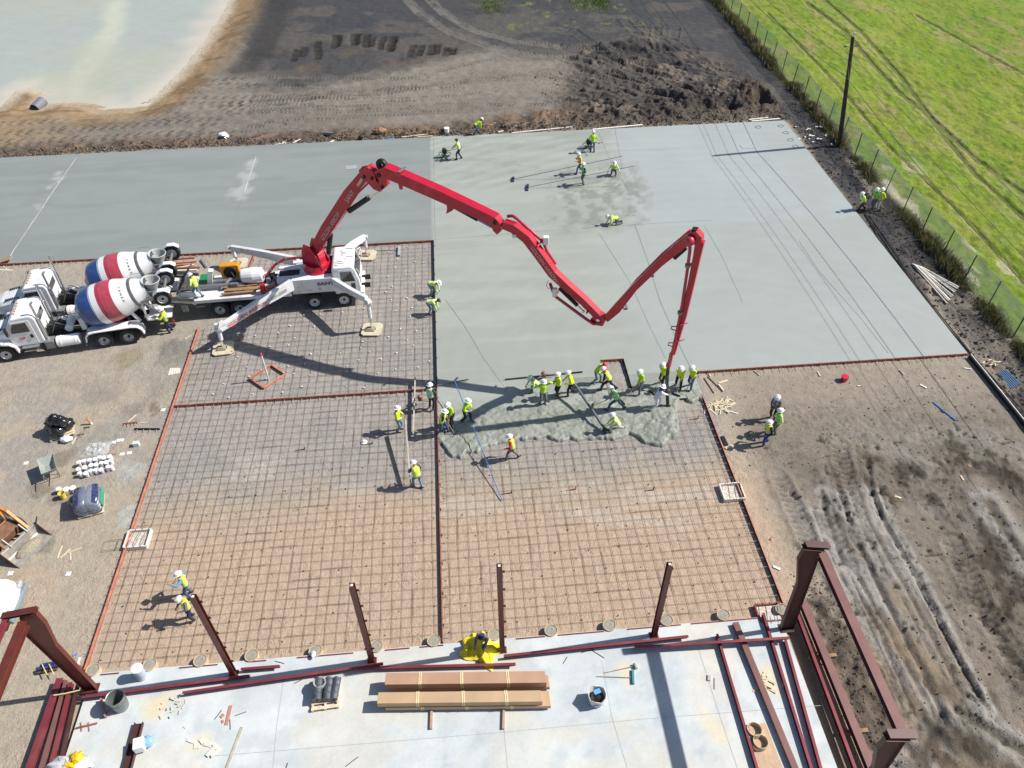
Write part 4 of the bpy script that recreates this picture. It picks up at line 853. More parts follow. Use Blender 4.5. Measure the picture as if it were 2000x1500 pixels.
    mb.beam((-1.0, -.65, 2.1), (-1.0, .65, 2.1), .14, .14); mb.beam((-1.9, -.65, 2.9), (-1.9, .65, 2.9), .1, .1); mb.box((-2.6, 0, 1.15), (1.3, 1.5, .08))
    mb.build('rear_pedestal', m_wh, r)
    prof = drum_profile(); fine = []
    bands = [(0, 1), (.62, 1), (.66, 0), (1.30, 0), (1.72, 2), (1.76, 2), (2.55, 2), (2.60, 0), (4.6, 0)]
    hs = [p[1] for p in prof[:12]]; rs = [p[0] for p in prof[:12]]
    H = np.unique(np.round(np.concatenate([np.linspace(0, 4.6, 60), [.66, .72, 1.32, 1.36, 1.92, 1.96, 2.60, 2.64]]), 3))
    # smooth radius with faint weld rings
    def rad(h):
        q = np.interp(h, hs, rs); q2 = (np.interp(h-.12, hs, rs)+np.interp(h+.12, hs, rs)+q)/3; return float(q2 if h > .2 else q)
    m_bl = mat('drum_blue', (.025, .07, .24), .35, var=.15, vscale=2, dirt=.3, dirtcol=(.2, .25, .33), coat=.4); m_rd = mat('drum_red', (.42, .055, .085), .38, var=.15, vscale=2, dirt=.3, dirtcol=(.5, .25, .26), coat=.3)
    mb = MB(); N = 44; pts = [(rad(h)+(.012 if any(abs(h-k) < .02 for k in (.66, 1.34, 1.96, 2.62, 3.3)) else 0), h) for h in H]; mb.lathe([(a_, b_*KL) for a_, b_ in pts], A, ax, N)
    mi = []
    for i in range(len(pts)-1):
        h = (pts[i][1]+pts[i+1][1])/2; k = 1 if h < 1.22 else 0 if h < 1.68 else 2 if h < 2.66 else 0
        if h < .16: k = 0
        mi += [k]*N
    mb.mi = mi; drum = mb.build('drum', [m_whc, m_bl, m_rd], r, smooth=True)
    e = A+ax*3.72*KL; mb = MB(); mb.lathe([(.79, -.09), (.87, -.09), (.87, .09), (.79, .09)], e, ax, 36, close=True); mb.build('roller_track', m_gr, drum)
    mb = MB(); mb.lathe([(.60, 0), (.62, .02), (.40, .03), (.40, -.6)], A+ax*4.6*KL, ax, 24); mb.build('drum_mouth', m_rub, drum)
    # word on the drum flanks, following the drum surface (five letters in a column round it)
    word = 'CEMEX'
    for side in (-1, 1):
        for i, chh in enumerate(word):
            ang = R(62-i*11.5); hh = 3.2; rr_ = rad(hh)+.012; up = Vector((0, 0, 1)); zz = (up-ax*up.dot(ax)).normalized(); yy = Vector((0, side, 0))
            rdir = zz*math.sin(ang)+yy*math.cos(ang); tdir = (-zz*math.cos(ang)+yy*math.sin(ang))
            text(chh, A+ax*hh*KL+rdir*(rr_+.005), tdir, tdir.cross(rdir)*-1 if False else rdir.cross(tdir), .21, m_ltd, drum, name='letter', world=False)
    # hopper, chutes, ladder
    hp0 = Vector((-2.62, 0, 3.12))
    mb = MB(); mb.lathe([(.24, -.45), (.28, -.40), (.50, .30), (.54, .32), (.50, .34), (.46, .29), (.22, -.40)], hp0, (-.12, 0, 1), 20); mb.build('charge_hopper', mat('hopper_grey', (.42, .44, .43), .6, dirt=.6, dirtcol=(.2, .21, .2)), r, smooth=False)
    mb = MB()
    for s in (-1, 1):
        mb.prism([(-2.5, 2.65), (-3.1, 1.85), (-3.2, 2.0), (-2.9, 2.9), (-2.4, 2.9)], .04, (0, s*.42, 0))
    mb.beam((-2.0, 0, 2.75), (-2.9, 0, 1.85), .8, .04); mb.build('collector_chute', m_gr, r)
    a, b = Vector((-2.75, .05, 1.85)), Vector((-4.55, .15, 1.42)); mb = MB()
    u = [(-.26, .2), (-.20, .02), (0, -.06), (.20, .02), (.26, .2), (.23, .2), (.17, .04), (0, -.02), (-.17, .04), (-.23, .2)]
    mb.section(a, b, u); mb.build('discharge_chute', m_rub, r)
    mb = MB()
    for x0, z0, x1, z1 in ((-1.75, .75, -1.35, 2.9), (-2.15, .75, -1.75, 2.95)): mb.tube((x0, -1.12, z0), (x1, -.78, z1), .025, n=6)
    for k in range(8): t = k/7.5; mb.tube((-1.75+.4*t, -1.12+.34*t, .75+2.15*t), (-2.15+.4*t, -1.12+.34*t, .75+2.2*t), .02, n=6)
    mb.box((-1.75, -.85, 2.62), (.75, .45, .03)); mb.path([(-1.4, -1.05, 2.6), (-1.4, -1.05, 3.3), (-2.1, -1.05, 3.3), (-2.1, -1.05, 2.6)], .018, 6); mb.tube((-1.4, -1.05, 2.95), (-2.1, -1.05, 2.95), .018, n=6)
    mb.build('ladder', m_alu, r)
    mb = MB(); mb.box((-2.95, -.95, 1.0), (.35, .4, .55)); mb.box((-2.95, -1.05, 1.45), (.2, .2, .3)); mb.build('control_box', m_gr, r, bevel=.02)
    for s in (-1, 1): mb = MB(); mb.box((-3.28, s*.8, .9), (.05, .22, .14)); mb.build('tail_light', mat('tail_red', (.45, .02, .02), .3), r)
    # raised booster axle behind
    mb = MB()
    for s in (-1, 1): mb.beam((-1.95, s*.70, 2.45), (-3.25, s*.62, 2.75), .10, .14); mb.tube((-2.0, s*.5, 2.95), (-3.0, s*.55, 2.95), .06)
    mb.tube((-3.25, -1.0, 2.75), (-3.25, 1.0, 2.75), .09); mb.build('booster_arm', m_gr, r)
    for s in (-1, 1):
        wheel(r, (-3.25, s*1.02, 2.75), r=.50, face=s, name='booster_wheel')
        mb = MB(); mb.prism([(-3.75, 3.12), (-3.5, 3.32), (-3.1, 3.32), (-2.8, 3.12), (-2.84, 3.08), (-3.1, 3.26), (-3.5, 3.26), (-3.72, 3.08)], .32, (0, s*1.02, 0)); mb.build('booster_fender', m_whc, r)
    return r
near = mixer('near white mixer truck with blue and red striped drum, worker at its ladder')
ah = math.atan2(.93, 5.98)
near.location = G(228, 676)+Vector((-math.sin(-ah)*0-.02, 1.22, 0)); near.rotation_euler.z = math.pi+ah
far_m = copy_tree(near, label='far white mixer truck with striped drum, standing behind the nearer one')
far_m.location = near.location+Vector((-.30, 2.85, 0)); far_m.rotation_euler.z = math.pi+ah-.03

# ---------- concrete pump truck with its boom ----------
PO = Vector((-8.65, 40.62, 0)); pa = R(2.0); pfx, pfy = math.cos(pa), math.sin(pa)
PM = Matrix.Translation(PO)@Matrix.Rotation(pa, 4, 'Z')
def PL(x, y, z): return PM@Vector((x, y, z))
pt = empty('pump_truck', PO, 'white concrete pump truck with a tall folded red boom and four spread outriggers', 'pump truck')
def pbuild(mb, *a, **k): return mb.build(*a, world=True, **k)
mb = MB(PM)
for s in (-1, 1): mb.beam((-8.4, s*.42, 1.0), (3.0, s*.42, 1.0), .1, .3)
mb.box((-4.2, 0, 1.05), (8, .8, .2)); mb.box((0, 0, 1.15), (2.6, 2.0, .5))
for x in (1.35, -.45, -4.95, -6.15): mb.tube((x, -.95, .53), (x, .95, .53), .1)
pbuild(mb, 'chassis', m_blk, pt)
for x in (1.35, -.45):
    for s in (-1, 1): wheel(pt, PL(x, s*1.05, .53), r=.54, w=.32, axis=(-pfy, pfx, 0), face=s, world=True)
for x in (-4.95, -6.15):
    for s in (-1, 1): wheel(pt, PL(x, s*.95, .53), r=.54, w=.3, axis=(-pfy, pfx, 0), face=s, dual=True, world=True)
mb = MB(PM); mb.box((-5.0, 0, 1.33), (6.6, 2.45, .10)); mb.box((-5.0, -1.24, 1.28), (6.6, .06, .22)); mb.box((-5.0, 1.24, 1.28), (6.6, .06, .22)); pbuild(mb, 'deck', m_wh, pt, bevel=.01)
mb = MB(PM); mb.box((-.25, -1.02, 1.72), (2.75, .42, .92)); mb.box((-.1, -.95, 2.22), (2.9, .55, .1)); sb = pbuild(mb, 'outrigger_box', m_wh, pt, bevel=.03)
mb = MB(PM); mb.box((-.25, 1.02, 1.72), (2.75, .42, .92)); pbuild(mb, 'outrigger_box', m_wh, pt, bevel=.03)
mb = MB(PM); mb.box((-.3, 0, 1.75), (2.3, 1.7, .7)); mb.box((-1.7, 0, 1.9), (1.6, 1.5, .35)); pbuild(mb, 'turret_bed', m_wh, pt, bevel=.03)
mb = MB(PM); mb.box((-1.75, -.1, 2.09), (1.2, .55, .06)); pbuild(mb, 'bed_opening', m_blk, pt)
text('SANY', PL(.45, -1.245, 1.88), (pfx, pfy, 0), (0, 0, 1), .30, m_ltd, sb, squeeze=1.35, bold=.012)
mb = MB(PM); mb.box((.05, -1.238, 1.55), (.16, .01, .14)); mb.box((-.55, -1.238, 1.5), (.3, .01, .06)); mb.box((-1.2, -1.238, 1.75), (.10, .01, .10)); pbuild(mb, 'placard', mat('placard', (.5, .52, .35), .5), sb)
# cab (flat nosed)
PC = PM@Matrix.Translation((-.42, 0, 0))@Matrix.Diagonal((.86, 1, .97, 1))
mb = MB(PC); cp = [(1.55, 1.0), (3.30, 1.0), (3.42, 1.35), (3.36, 2.0), (3.10, 2.85), (2.92, 2.98), (1.70, 2.98), (1.55, 2.85)]
mb.prism(cp, 2.35, (0, 0, 0)); cab = pbuild(mb, 'cab', m_whc, pt, bevel=.07)
mb = MB(PC); mb.add([(3.375, -1.02, 1.98), (3.375, 1.02, 1.98), (3.13, .98, 2.78), (3.13, -.98, 2.78)], [(0, 1, 2, 3)]); mb.M = PC@Matrix.Translation((.035, 0, 0)); pbuild(mb, 'windscreen', m_glass, cab)
for s in (-1, 1):
    mb = MB(PC); mb.prism([(1.95, 1.12), (3.1, 1.12), (3.16, 1.9), (2.95, 2.80), (1.98, 2.80)], .03, (0, s*1.185, 0)); d = pbuild(mb, 'door', m_whc, cab, bevel=.01)
    mb = MB(PC); mb.prism([(2.08, 1.95), (3.06, 1.95), (2.88, 2.66), (2.10, 2.66)], .03, (0, s*1.205, 0)); pbuild(mb, 'side_window', m_glass, d)
    mb = MB(PC); mb.prism([(2.72, 1.35), (3.02, 1.35), (3.04, 1.80), (2.74, 1.80)], .03, (0, s*1.205, 0)); pbuild(mb, 'lower_window', m_glass, d, bevel=.02)
    mb = MB(PC); mb.box((2.2, s*1.21, 1.72), (.14, .03, .05)); pbuild(mb, 'handle', m_blk, d)
    mb = MB(PC); mb.path([(3.25, s*1.05, 2.75), (3.45, s*1.35, 2.7), (3.45, s*1.38, 2.2)], .02, 6); mb.box((3.47, s*1.38, 2.25), (.06, .22, .5)); pbuild(mb, 'mirror', m_whc, cab)
mb = MB(PC); mb.box((3.45, 0, .85), (.25, 2.3, .4)); pbuild(mb, 'bumper', m_whc, pt, bevel=.05)
mb = MB(PC); mb.box((1.25, .1, 1.9), (.45, 1.7, 1.2)); mb.tube((1.25, .75, 2.2), (1.25, .75, 3.25), .10); mb.tube((1.22, .2, 2.5), (1.22, .6, 2.8), .12); pbuild(mb, 'engine_unit', m_blk, pt)
mb = MB(PC)
for i in range(9): mb.box((1.9+random.random()*1.0, -.9+i*.22, 2.995), (random.uniform(.1, .7), random.uniform(.05, .14), .006), rz=random.uniform(-.4, .4))
pbuild(mb, 'roof_spatter', mat('spatter', (.38, .37, .35), .8), cab)
# rear of deck: hopper, agitator, water tank, cooler, pipes, planks
mb = MB(PM); mb.prism([(-8.55, 1.0), (-7.55, .75), (-7.45, 1.75), (-8.5, 1.75)], 1.7, (0, 0, 0)); hopb = pbuild(mb, 'hopper', m_wh, pt, bevel=.04)
mb = MB(PM); mb.box((-7.95, 0, 1.77), (.9, 1.5, .03)); pbuild(mb, 'hopper_grate', m_rub, hopb)
mb = MB(PM); mb.add([(-8.45, -.95, 1.7), (-8.45, .95, 1.7), (-7.6, 1.05, 2.65), (-7.75, -1.0, 2.7), (-8.4, -.95, 1.68), (-8.4, .95, 1.68), (-7.55, 1.05, 2.63), (-7.7, -1.0, 2.68)], [(0, 1, 2, 3), (7, 6, 5, 4), (0, 3, 7, 4), (3, 2, 6, 7), (2, 1, 5, 6)]); pbuild(mb, 'splash_guard', m_rub, hopb)
mb = MB(PM); mb.box((-6.95, .55, 1.62), (.75, .9, .25)); pbuild(mb, 'green_cover', mat('green_cover', (.02, .22, .08), .5), pt)
mb = MB(PM); mb.prism([(-6.9, 1.38), (-6.6, 1.38), (-6.25, 2.5), (-6.55, 2.55)], .35, (0, .2, 0)); pbuild(mb, 'white_bracket', m_wh, pt, bevel=.02)
cx = PL(-5.45, .85, 1.98); mb = MB(PM); mb.box((-5.45, .85, 1.98), (1.15, .45, .95)); cool = pbuild(mb, 'oil_cooler', m_yel, pt, bevel=.05)
mb = MB(PM); mb.lathe([(.38, 0), (.38, .06), (.34, .06), (.34, 0)], (-5.45, .62, 1.98), (0, -1, 0), 24); mb.lathe([(.001, .03), (.34, .03)], (-5.45, .62, 1.98), (0, -1, 0), 24); pbuild(mb, 'fan', m_blk, cool)
mb = MB(PM); mb.loft([((x, .15, 1.95), (0, 1, 0), (0, 0, 1), a, b) for x, a, b in ((-4.75, .25, .3), (-4.65, .42, .45), (-4.0, .5, .5), (-3.45, .45, .45), (-3.35, .25, .3))], 18); pbuild(mb, 'water_tank', m_whc, pt, smooth=False)
for i in range(14):
    x = random.uniform(-6.6, -2.2); mb = MB(PM); mb.tube((x, random.uniform(-.5, .9), 1.5), (x+random.uniform(-.5, .8), random.uniform(-.5, .9), random.uniform(1.5, 2.1)), random.uniform(.04, .1), n=8); pbuild(mb, 'pump_pipe', m_gr if i % 2 else m_blk, pt)
for i in range(8): mb = MB(PM); mb.box((random.uniform(-6.3, -2.2), random.uniform(-.4, .8), 1.58), (random.uniform(.2, .5), random.uniform(.2, .4), random.uniform(.3, .5))); pbuild(mb, 'gear_box', m_gr if i % 3 else m_blk, pt, bevel=.02)
mb = MB(PM); mb.tube((-7.3, .25, 1.62), (-4.6, .25, 1.62), .13, n=12); pbuild(mb, 'pumping_cylinder', m_gr, pt); mb = MB(PM); mb.tube((-7.3, -.2, 1.62), (-4.6, -.2, 1.62), .13, n=12); pbuild(mb, 'pumping_cylinder', m_gr, pt)
for j in range(7):
    x0 = -5.4 if j < 4 else -3.2; mb = MB(PM); mb.box((x0+.1*(j % 3)+.6, -.95+.2*(j % 4), 1.52+.05*(j % 2)), (2.0, .17, .08), rz=random.uniform(-.03, .03)); pbuild(mb, 'timber', m_plank, pt)
mb = MB(PM); mb.tube((-3.35, -.95, 1.4), (-3.35, -.95, 2.0), .16, n=14); mb.box((-3.3, -.95, 1.45), (.4, .35, .3)); pbuild(mb, 'red_canister', m_red, pt)
mb = MB(PM); mb.path([(-3.6, .1, 1.75), (-3.2, .15, 1.9), (-2.6, .35, 2.45), (-2.0, .45, 2.75), (-1.2, .35, 2.85), (-.4, .15, 2.8), (-.2, .1, 2.6)], .085, 10); pbuild(mb, 'delivery_pipe', m_pipe, pt, smooth=True)
for i in range(4): mb = MB(PM); x = (-2.9, -2.4, -1.9, -1.0)[i]; z = (2.17, 2.57, 2.77, 2.86)[i]; y = (.25, .38, .44, .3)[i]; mb.tube((x-.05, y, z-.03), (x+.05, y, z+.03), .12); pbuild(mb, 'pipe_clamp', m_gr, pt)
# a worker's platform rail
mb = MB(PM); mb.path([(-8.2, -1.1, 1.35), (-8.2, -1.1, 2.1), (-7.7, -1.1, 2.1)], .02, 6); mb.box((-7.2, -1.2, .95), (.5, .2, .05)); mb.box((-8.1, -1.15, 1.0), (.35, .4, .6)); pbuild(mb, 'rear_controls', m_gr, pt)
# turret
tb = PL(0, 0, 2.1); mb = MB(PM); mb.lathe([(.95, -.02), (.95, .1), (.80, .14), (.80, .22)], (0, 0, 2.08), (0, 0, 1), 28); pbuild(mb, 'slew_ring', m_whc, pt)
mb = MB(PM); mb.lathe([(.88, 0), (.9, .10), (.84, .14), (.80, .2), (.74, .42), (.0, .45)], (0, 0, 2.28), (0, 0, 1), 26); tur = pbuild(mb, 'turret', m_red, pt, smooth=False)
# outriggers: arm points given where they stand
def outrig(name, P, w0, w1, padc, leg_top, txt=None):
    mb = MB(); a = Vector(P[0])
    for i in range(len(P)-1):
        t0, t1 = i/(len(P)-1), (i+1)/(len(P)-1); mb.beam(P[i], P[i+1], .26, w0+(w1-w0)*t0, w2=.24, h2=w0+(w1-w0)*t1)
    arm = pbuild(mb, 'outrigger_arm', m_wh, pt, bevel=.02)
    mb = MB(); tp = Vector(leg_top); fo = Vector(padc)+Vector((0, 0, .12)); mid = tp+(fo-tp)*.55; mb.tube(tp+Vector((0, 0, .1)), mid, .12, n=12); mb.tube(tp+Vector((-.2, 0, .0)), tp+Vector((.2, 0, 0)), .14, n=12); lg = pbuild(mb, 'jack_leg', m_wh, arm)
    mb = MB(); mb.tube(mid, fo, .075, n=12); mb.lathe([(.28, 0), (.28, .05), (.12, .12)], Vector(padc)+Vector((0, 0, .08)), (0, 0, 1), 16); pbuild(mb, 'jack_rod', m_chr, arm)
    return arm
def pad(px, py, label, rz=0.):
    c = G(px, py); r = empty('outrigger_pad', c, label, 'outrigger pad', 'cribbing pads under the outriggers')
    s, k = .60, .17; mb = MB(); o8 = [(s, s-k), (s-k, s), (-s+k, s), (-s, s-k), (-s, -s+k), (-s+k, -s), (s-k, -s), (s, -s+k)]
    mb.section((0, 0, .065), (0, 0, .145), o8, up=(0, 1, 0)); mb.build('pad_board', m_pad, r, bevel=.01)
    for j in (-1, 1): mb = MB(); mb.beam((-.6, j*.3, .03), (.6, j*.3, .03), .2, .06); mb.build('timber', m_plank, r)
    mb = MB(); mb.box((-.08, -.05, .19), (.5, .42, .08)); mb.box((-.1, -.05, .25), (.3, .3, .05)); mb.build('block', mat('pad_block', (.32, .27, .19), .8, dirt=.4), r)
    r.rotation_euler.z = rz; return c
c1 = pad(727, 646, 'cream pad under the near front outrigger, right of the cab', -.1); c2 = pad(437, 683, 'cream pad under the near rear outrigger, at the left form', .1)
c3 = pad(466, 517, 'cream pad under the far rear outrigger, nearest the mixer drums', .05); c4 = pad(717, 501, 'cream pad under the far front outrigger, behind the cab', -.1)
def up_at(px, py, ref, dx=1., dy=0.):   # a point of the arm seen at px,py, standing over the line through ref
    return on_plane(px, py, ref, dx, dy)
# near front
k1 = on_plane(719, 592, c1, 1, 0); h1 = PL(.95, -1.2, 2.0); m1 = h1+(k1-h1)*.5; m1.z = 2.1
arm1 = outrig('a', [h1, m1, k1+Vector((-.05, .05, .25)), k1], .50, .30, c1, k1)
k2 = on_plane(427, 643, c2, 1, 0); h2 = PL(-1.55, -1.15, 1.95); arm2 = outrig('b', [h2, h2+(k2-h2)*.5+Vector((0, 0, .05)), k2], .75, .42, c2, k2)
k3 = on_plane(452, 484, c3, 1, 0); h3 = PL(-1.3, 1.15, 2.0); arm3 = outrig('c', [h3, h3+(k3-h3)*.5+Vector((0, 0, .05)), k3], .65, .36, c3, k3)
k4 = on_plane(712, 463, c4, 1, 0); h4 = PL(1.0, 1.2, 2.0); arm4 = outrig('d', [h4, h4+(k4-h4)*.55+Vector((0, 0, .1)), k4], .55, .36, c4, k4)
mb = MB(); mb.box(k2+Vector((0, 0, .28)), (.3, .2, .22)); mb.prism([(-.3, 0), (.3, 0), (.1, .35), (-.15, .3)], .1, k2+Vector((.25, .05, .2)), (h2-k2)); pbuild(mb, 'arm_lug', m_wh, arm2)
d = (h2-k2).normalized(); nz = Vector((0, 0, 1)); sd_ = Vector((d.y, -d.x, 0)).normalized()
def arm_txt(s, t, sz, m, sq=1.):
    c = k2+(h2-k2)*t+Vector((0, 0, .0))+sd_*.17; text(s, c, d, nz, sz, m, arm2, squeeze=sq)
arm_txt('GOLDEN ARROW', .36, .33, m_ltred, 1.0); arm_txt('713-433-0233', .74, .30, mat('pale_letters', (.16, .16, .16), .5), 1.0)
for t in (.16, .40, .62):
    c = k2+(h2-k2)*t-Vector((0, 0, .24))+sd_*.14; mb = MB(); mb.beam(c-d*.14, c+d*.14, .02, .09); pbuild(mb, 'reflector', m_red, arm2)

# boom: five sections standing in one upright plane through turret and hose
HE = G(1307, 797); bd = Vector((HE.x-tb.x, HE.y-tb.y, 0)).normalized(); BS = Vector((bd.y, -bd.x, 0))  # BS: side facing the camera
def BP(px, py): return on_plane(px, py, tb, bd.x, bd.y)
UPZ = Vector((0, 0, 1))
def bsec(name, pts, hs, wd, parent, off=0., world=True, mt=None, bevel=.02, ends=True):
    """a box beam along plane points with depth hs at each point"""
    pts = [Vector(p)+BS*off for p in pts]; n = len(pts); vs = []
    for i, p in enumerate(pts):
        t = (pts[min(i+1, n-1)]-pts[max(i-1, 0)]).normalized(); nn = t.cross(BS).normalized()
        if nn.z < 0: nn = -nn
        W = wd[i] if isinstance(wd, (list, tuple)) else wd
        for a, b in ((-1, -1), (1, -1), (1, 1), (-1, 1)): vs.append(p+BS*a*W/2+nn*b*hs[i]/2)
    fs = [(i*4+k, i*4+(k+1) % 4, (i+1)*4+(k+1) % 4, (i+1)*4+k) for i in range(n-1) for k in range(4)]+[(3, 2, 1, 0), tuple(range(4*n-4, 4*n))]
    mb = MB(); mb.add(vs, fs); return mb.build(name, mt or m_red, parent, world=True, bevel=bevel)
def cyl(a, b, f, r, parent, rodm=None):
    mb = MB(); mid = a+(b-a)*f; mb.tube(a, mid, r, n=12); c = mb.build('hydraulic_cylinder', m_blk, parent, world=True)
    mb = MB(); mb.tube(mid, b, r*.5, n=8); mb.sphere(b, r*.8); mb.build('piston_rod', rodm or m_chr, c, world=True)
def pin(parent, p, r, w, mt=None):
    mb = MB(); mb.tube(p-BS*w/2, p+BS*w/2, r, n=14); mb.build('pin', mt or m_blk, parent, world=True)
# section 1
s1 = [BP(614, 492), BP(640, 447), BP(684, 378), BP(716, 338)]
b1 = bsec('boom_section', s1, [.62, .72, .66, .55], .46, pt)
mb = MB(); fr = BP(604, 500); mb.prism([(-.45, -.6), (.55, -.6), (.45, .35), (.1, .55), (-.3, .35)], .6, tb+Vector((0, 0, 1.0)), bd); mb.build('turret_head', m_red, tur, world=True, bevel=.03)
for s in (-1, 1):
    mb = MB(); mb.prism([(-.78, 2.5), (.72, 2.5), (.62, 2.95), (.30, 3.5), (.05, 3.95), (-.4, 4.05), (-.62, 3.6), (-.74, 3.0)], .07, Vector((tb.x, tb.y, 0))+BS*.40*s, bd); mb.build('turret_cheek', m_red, tur, world=True, bevel=.015)
cyl(BP(642, 494), BP(646, 452), .9, .15, b1)
pin(b1, BP(606, 490), .18, .75)
d1 = (s1[2]-s1[1]).normalized()
n1_ = d1.cross(BS).normalized()
text('GOLDEN ARROW', BP(651, 438)+BS*.27, d1, -BS.cross(d1) if False else d1.cross(-BS)*-1 if False else BS.cross(d1), .36, m_ltr, b1, squeeze=.95)
text('SANY', BP(688, 380)+BS*.245, d1, BS.cross(d1), .38, m_ltr, b1, squeeze=1.05)
mb = MB(); c_ = BP(708, 352)+BS*.25; mb.beam(c_-d1*.3, c_+d1*.3, .02, .14); mb.build('placard', mat('placard_cream', (.6, .52, .35), .5), b1, world=True)
# knee 1-2
mb = MB(); kn = [BP(*q) for q in ((706, 330), (722, 322), (736, 334), (740, 350), (752, 361), (748, 371), (735, 366), (722, 352))]
O0 = kn[0]; mb.prism([((k-O0).dot(bd), (k-O0).z) for k in kn][::-1], .52, O0, bd); lk = mb.build('knee_plate', m_red, b1, world=True, bevel=.015)
mb = MB(); kn = [BP(*q) for q in ((744, 342), (750, 341), (757, 362), (751, 368), (745, 362))]; O0 = kn[0]; mb.prism([((k-O0).dot(bd), (k-O0).z) for k in kn][::-1], .5, O0, bd); mb.build('knee_link', m_red, b1, world=True)
for q in ((717, 341), (732, 344), (752, 361)): pin(b1, BP(*q), .10, .60)
cyl(BP(682, 412), BP(746, 369), .62, .15, b1)
bsec('side_rail', [BP(684, 403), BP(703, 374), BP(726, 352)], [.10, .10, .10], .10, b1, off=.2)
mb = MB(); mb.lathe([(.12, -.1), (.32, -.1), (.34, 0), (.32, .1), (.12, .1)], BP(746, 322), BS, 18); mb.build('cable_reel', m_blk, b1, world=True)
mb = MB(); q = [BP(705, 333)+BS*.1, BP(712, 325)+BS*.1, BP(724, 325), BP(733, 330), BP(742, 338)]; mb.path(q, .08, 8); mb.build('pipe_bend', m_pipe, b1, world=True)
# section 2
s2 = [BP(740, 340), BP(758, 334), BP(782, 344), BP(860, 378), BP(940, 415), BP(968, 430), BP(977, 440)]
b2 = bsec('boom_section', s2, [.50, .66, .62, .62, .55, .62, .45], [.5, .55, .55, .55, .52, .5, .45], pt)
pin(b2, BP(745, 338), .12, .62); pin(b2, BP(971, 430), .12, .56)
mb = MB(); mb.prism([(-.05, -.5), (.1, -.5), (.18, 0), (-.12, 0)], .12, BP(781, 352), bd); mb.build('lug', m_red, b2, world=True)
mb = MB(); mb.prism([(-.1, .0), (.5, .0), (.25, -.35), (-.15, -.65), (-.05, -.3)], .18, BP(876, 396), bd); mb.build('lug', m_red, b2, world=True)
mb = MB(); mb.beam(BP(786, 343)+UPZ*.33-BS*.3, BP(786, 343)+UPZ*.33+BS*.3, .16, .03); mb.build('patch', m_gr, b2, world=True)
cyl(BP(886, 402), BP(965, 446), .60, .13, b2, mat('rod_blue', (.12, .22, .5), .3, .6))
# knee 2-3
mb = MB(); kn = [BP(*q) for q in ((962, 432), (982, 434), (982, 448), (974, 455), (966, 447))]; O0 = kn[0]; mb.prism([((k-O0).dot(bd), (k-O0).z) for k in kn][::-1], .4, O0, bd); mb.build('knee_plate', m_red, b2, world=True, bevel=.015)
# section 3
s3 = [BP(984, 437), BP(1004, 444), BP(1030, 464), BP(1054, 496), BP(1080, 532), BP(1110, 560), BP(1140, 586), BP(1168, 614)]
b3 = bsec('boom_section', s3, [.40, .50, .52, .50, .50, .46, .42, .40], .40, pt)
mt_ = m_pipe
d3 = (BP(1078, 529)-BP(1052, 493)).normalized(); text('GOLDEN ARROW', BP(1066, 512)+BS*.21-UPZ*.02, d3, BS.cross(d3), .28, m_ltr, b3, squeeze=1.)
mb = MB(); q = [BP(986, 428), BP(996, 427), BP(1006, 434), BP(1030, 455), BP(1056, 478), BP(1064, 498), BP(1080, 522)]; mb.path([p-BS*.3 for p in q], .085, 10); mb.build('delivery_pipe', m_pipe, b3, world=True, smooth=True)
mb = MB(); mb.box(BP(1061, 475)-BS*.3, (.3, .25, .45)); mb.build('white_bracket', m_whc, b3, world=True, bevel=.04)
mb = MB(); mb.box(BP(1008, 457)+BS*.2, (.22, .12, .2)); mb.build('work_lamp', m_whc, b3, world=True, bevel=.03)
mb = MB(); q = [BP(1079, 548), BP(1083, 560), BP(1089, 573), BP(1120, 596), BP(1150, 618), BP(1164, 627), BP(1174, 624)]; mb.path([p+BS*.28 for p in q], .085, 10); mb.build('delivery_pipe', m_pipe, b3, world=True, smooth=True)
mb = MB(); mb.box(BP(1088, 565)+BS*.28, (.26, .2, .5)); mb.build('white_bracket', m_whc, b3, world=True, bevel=.04)
for q in ((1054, 476), (1090, 570), (1150, 605)): mb = MB(); mb.tube(BP(*q)+BS*-.3, BP(*q)+BS*.3, .05); mb.build('bracket', m_red, b3, world=True)
mb = MB(); mb.path([BP(1076, 542)+BS*.3, BP(1073, 550)+BS*.4, BP(1078, 556)+BS*.4, BP(1084, 552)+BS*.3], .015, 5); mb.build('cable', m_blk, b3, world=True)
cyl(BP(1094, 560)+BS*.1, BP(1141, 606)+BS*.1, .75, .11, b3)
mb = MB(); kn = [BP(*q) for q in ((1156, 619), (1168, 608), (1186, 620), (1180, 633), (1158, 630))]; O0 = kn[0]; mb.prism([((k-O0).dot(bd), (k-O0).z) for k in kn][::-1], .42, O0, bd); mb.build('knee_plate', m_red, b3, world=True, bevel=.015)
pin(b3, BP(1172, 620), .1, .6, m_chr)
# section 4
s4 = [BP(1184, 622), BP(1205, 602), BP(1240, 560), BP(1290, 512), BP(1322, 484), BP(1350, 462)]
b4 = bsec('boom_section', s4, [.34, .46, .34, .34, .44, .40], .32, pt)
mb = MB(); q = [BP(1186, 619), BP(1206, 598), BP(1240, 556), BP(1290, 506), BP(1345, 460)]; mb.path([p-BS*.25+UPZ*.12 for p in q], .075, 10); mb.build('delivery_pipe', m_pipe, b4, world=True, smooth=True)
for q in ((1207, 595), (1272, 536), (1221, 600)): mb = MB(); mb.lathe([(.10, -.06), (.13, -.05), (.13, .05), (.10, .06)], BP(*q)+BS*.0, (BP(1290, 510)-BP(1240, 560)), 14); mb.box(BP(*q), (.2, .3, .12)); mb.build('pipe_clamp', m_gr, b4, world=True)
cyl(BP(1318, 503)+BS*.05, BP(1346, 478)+BS*.05, .8, .1, b4)
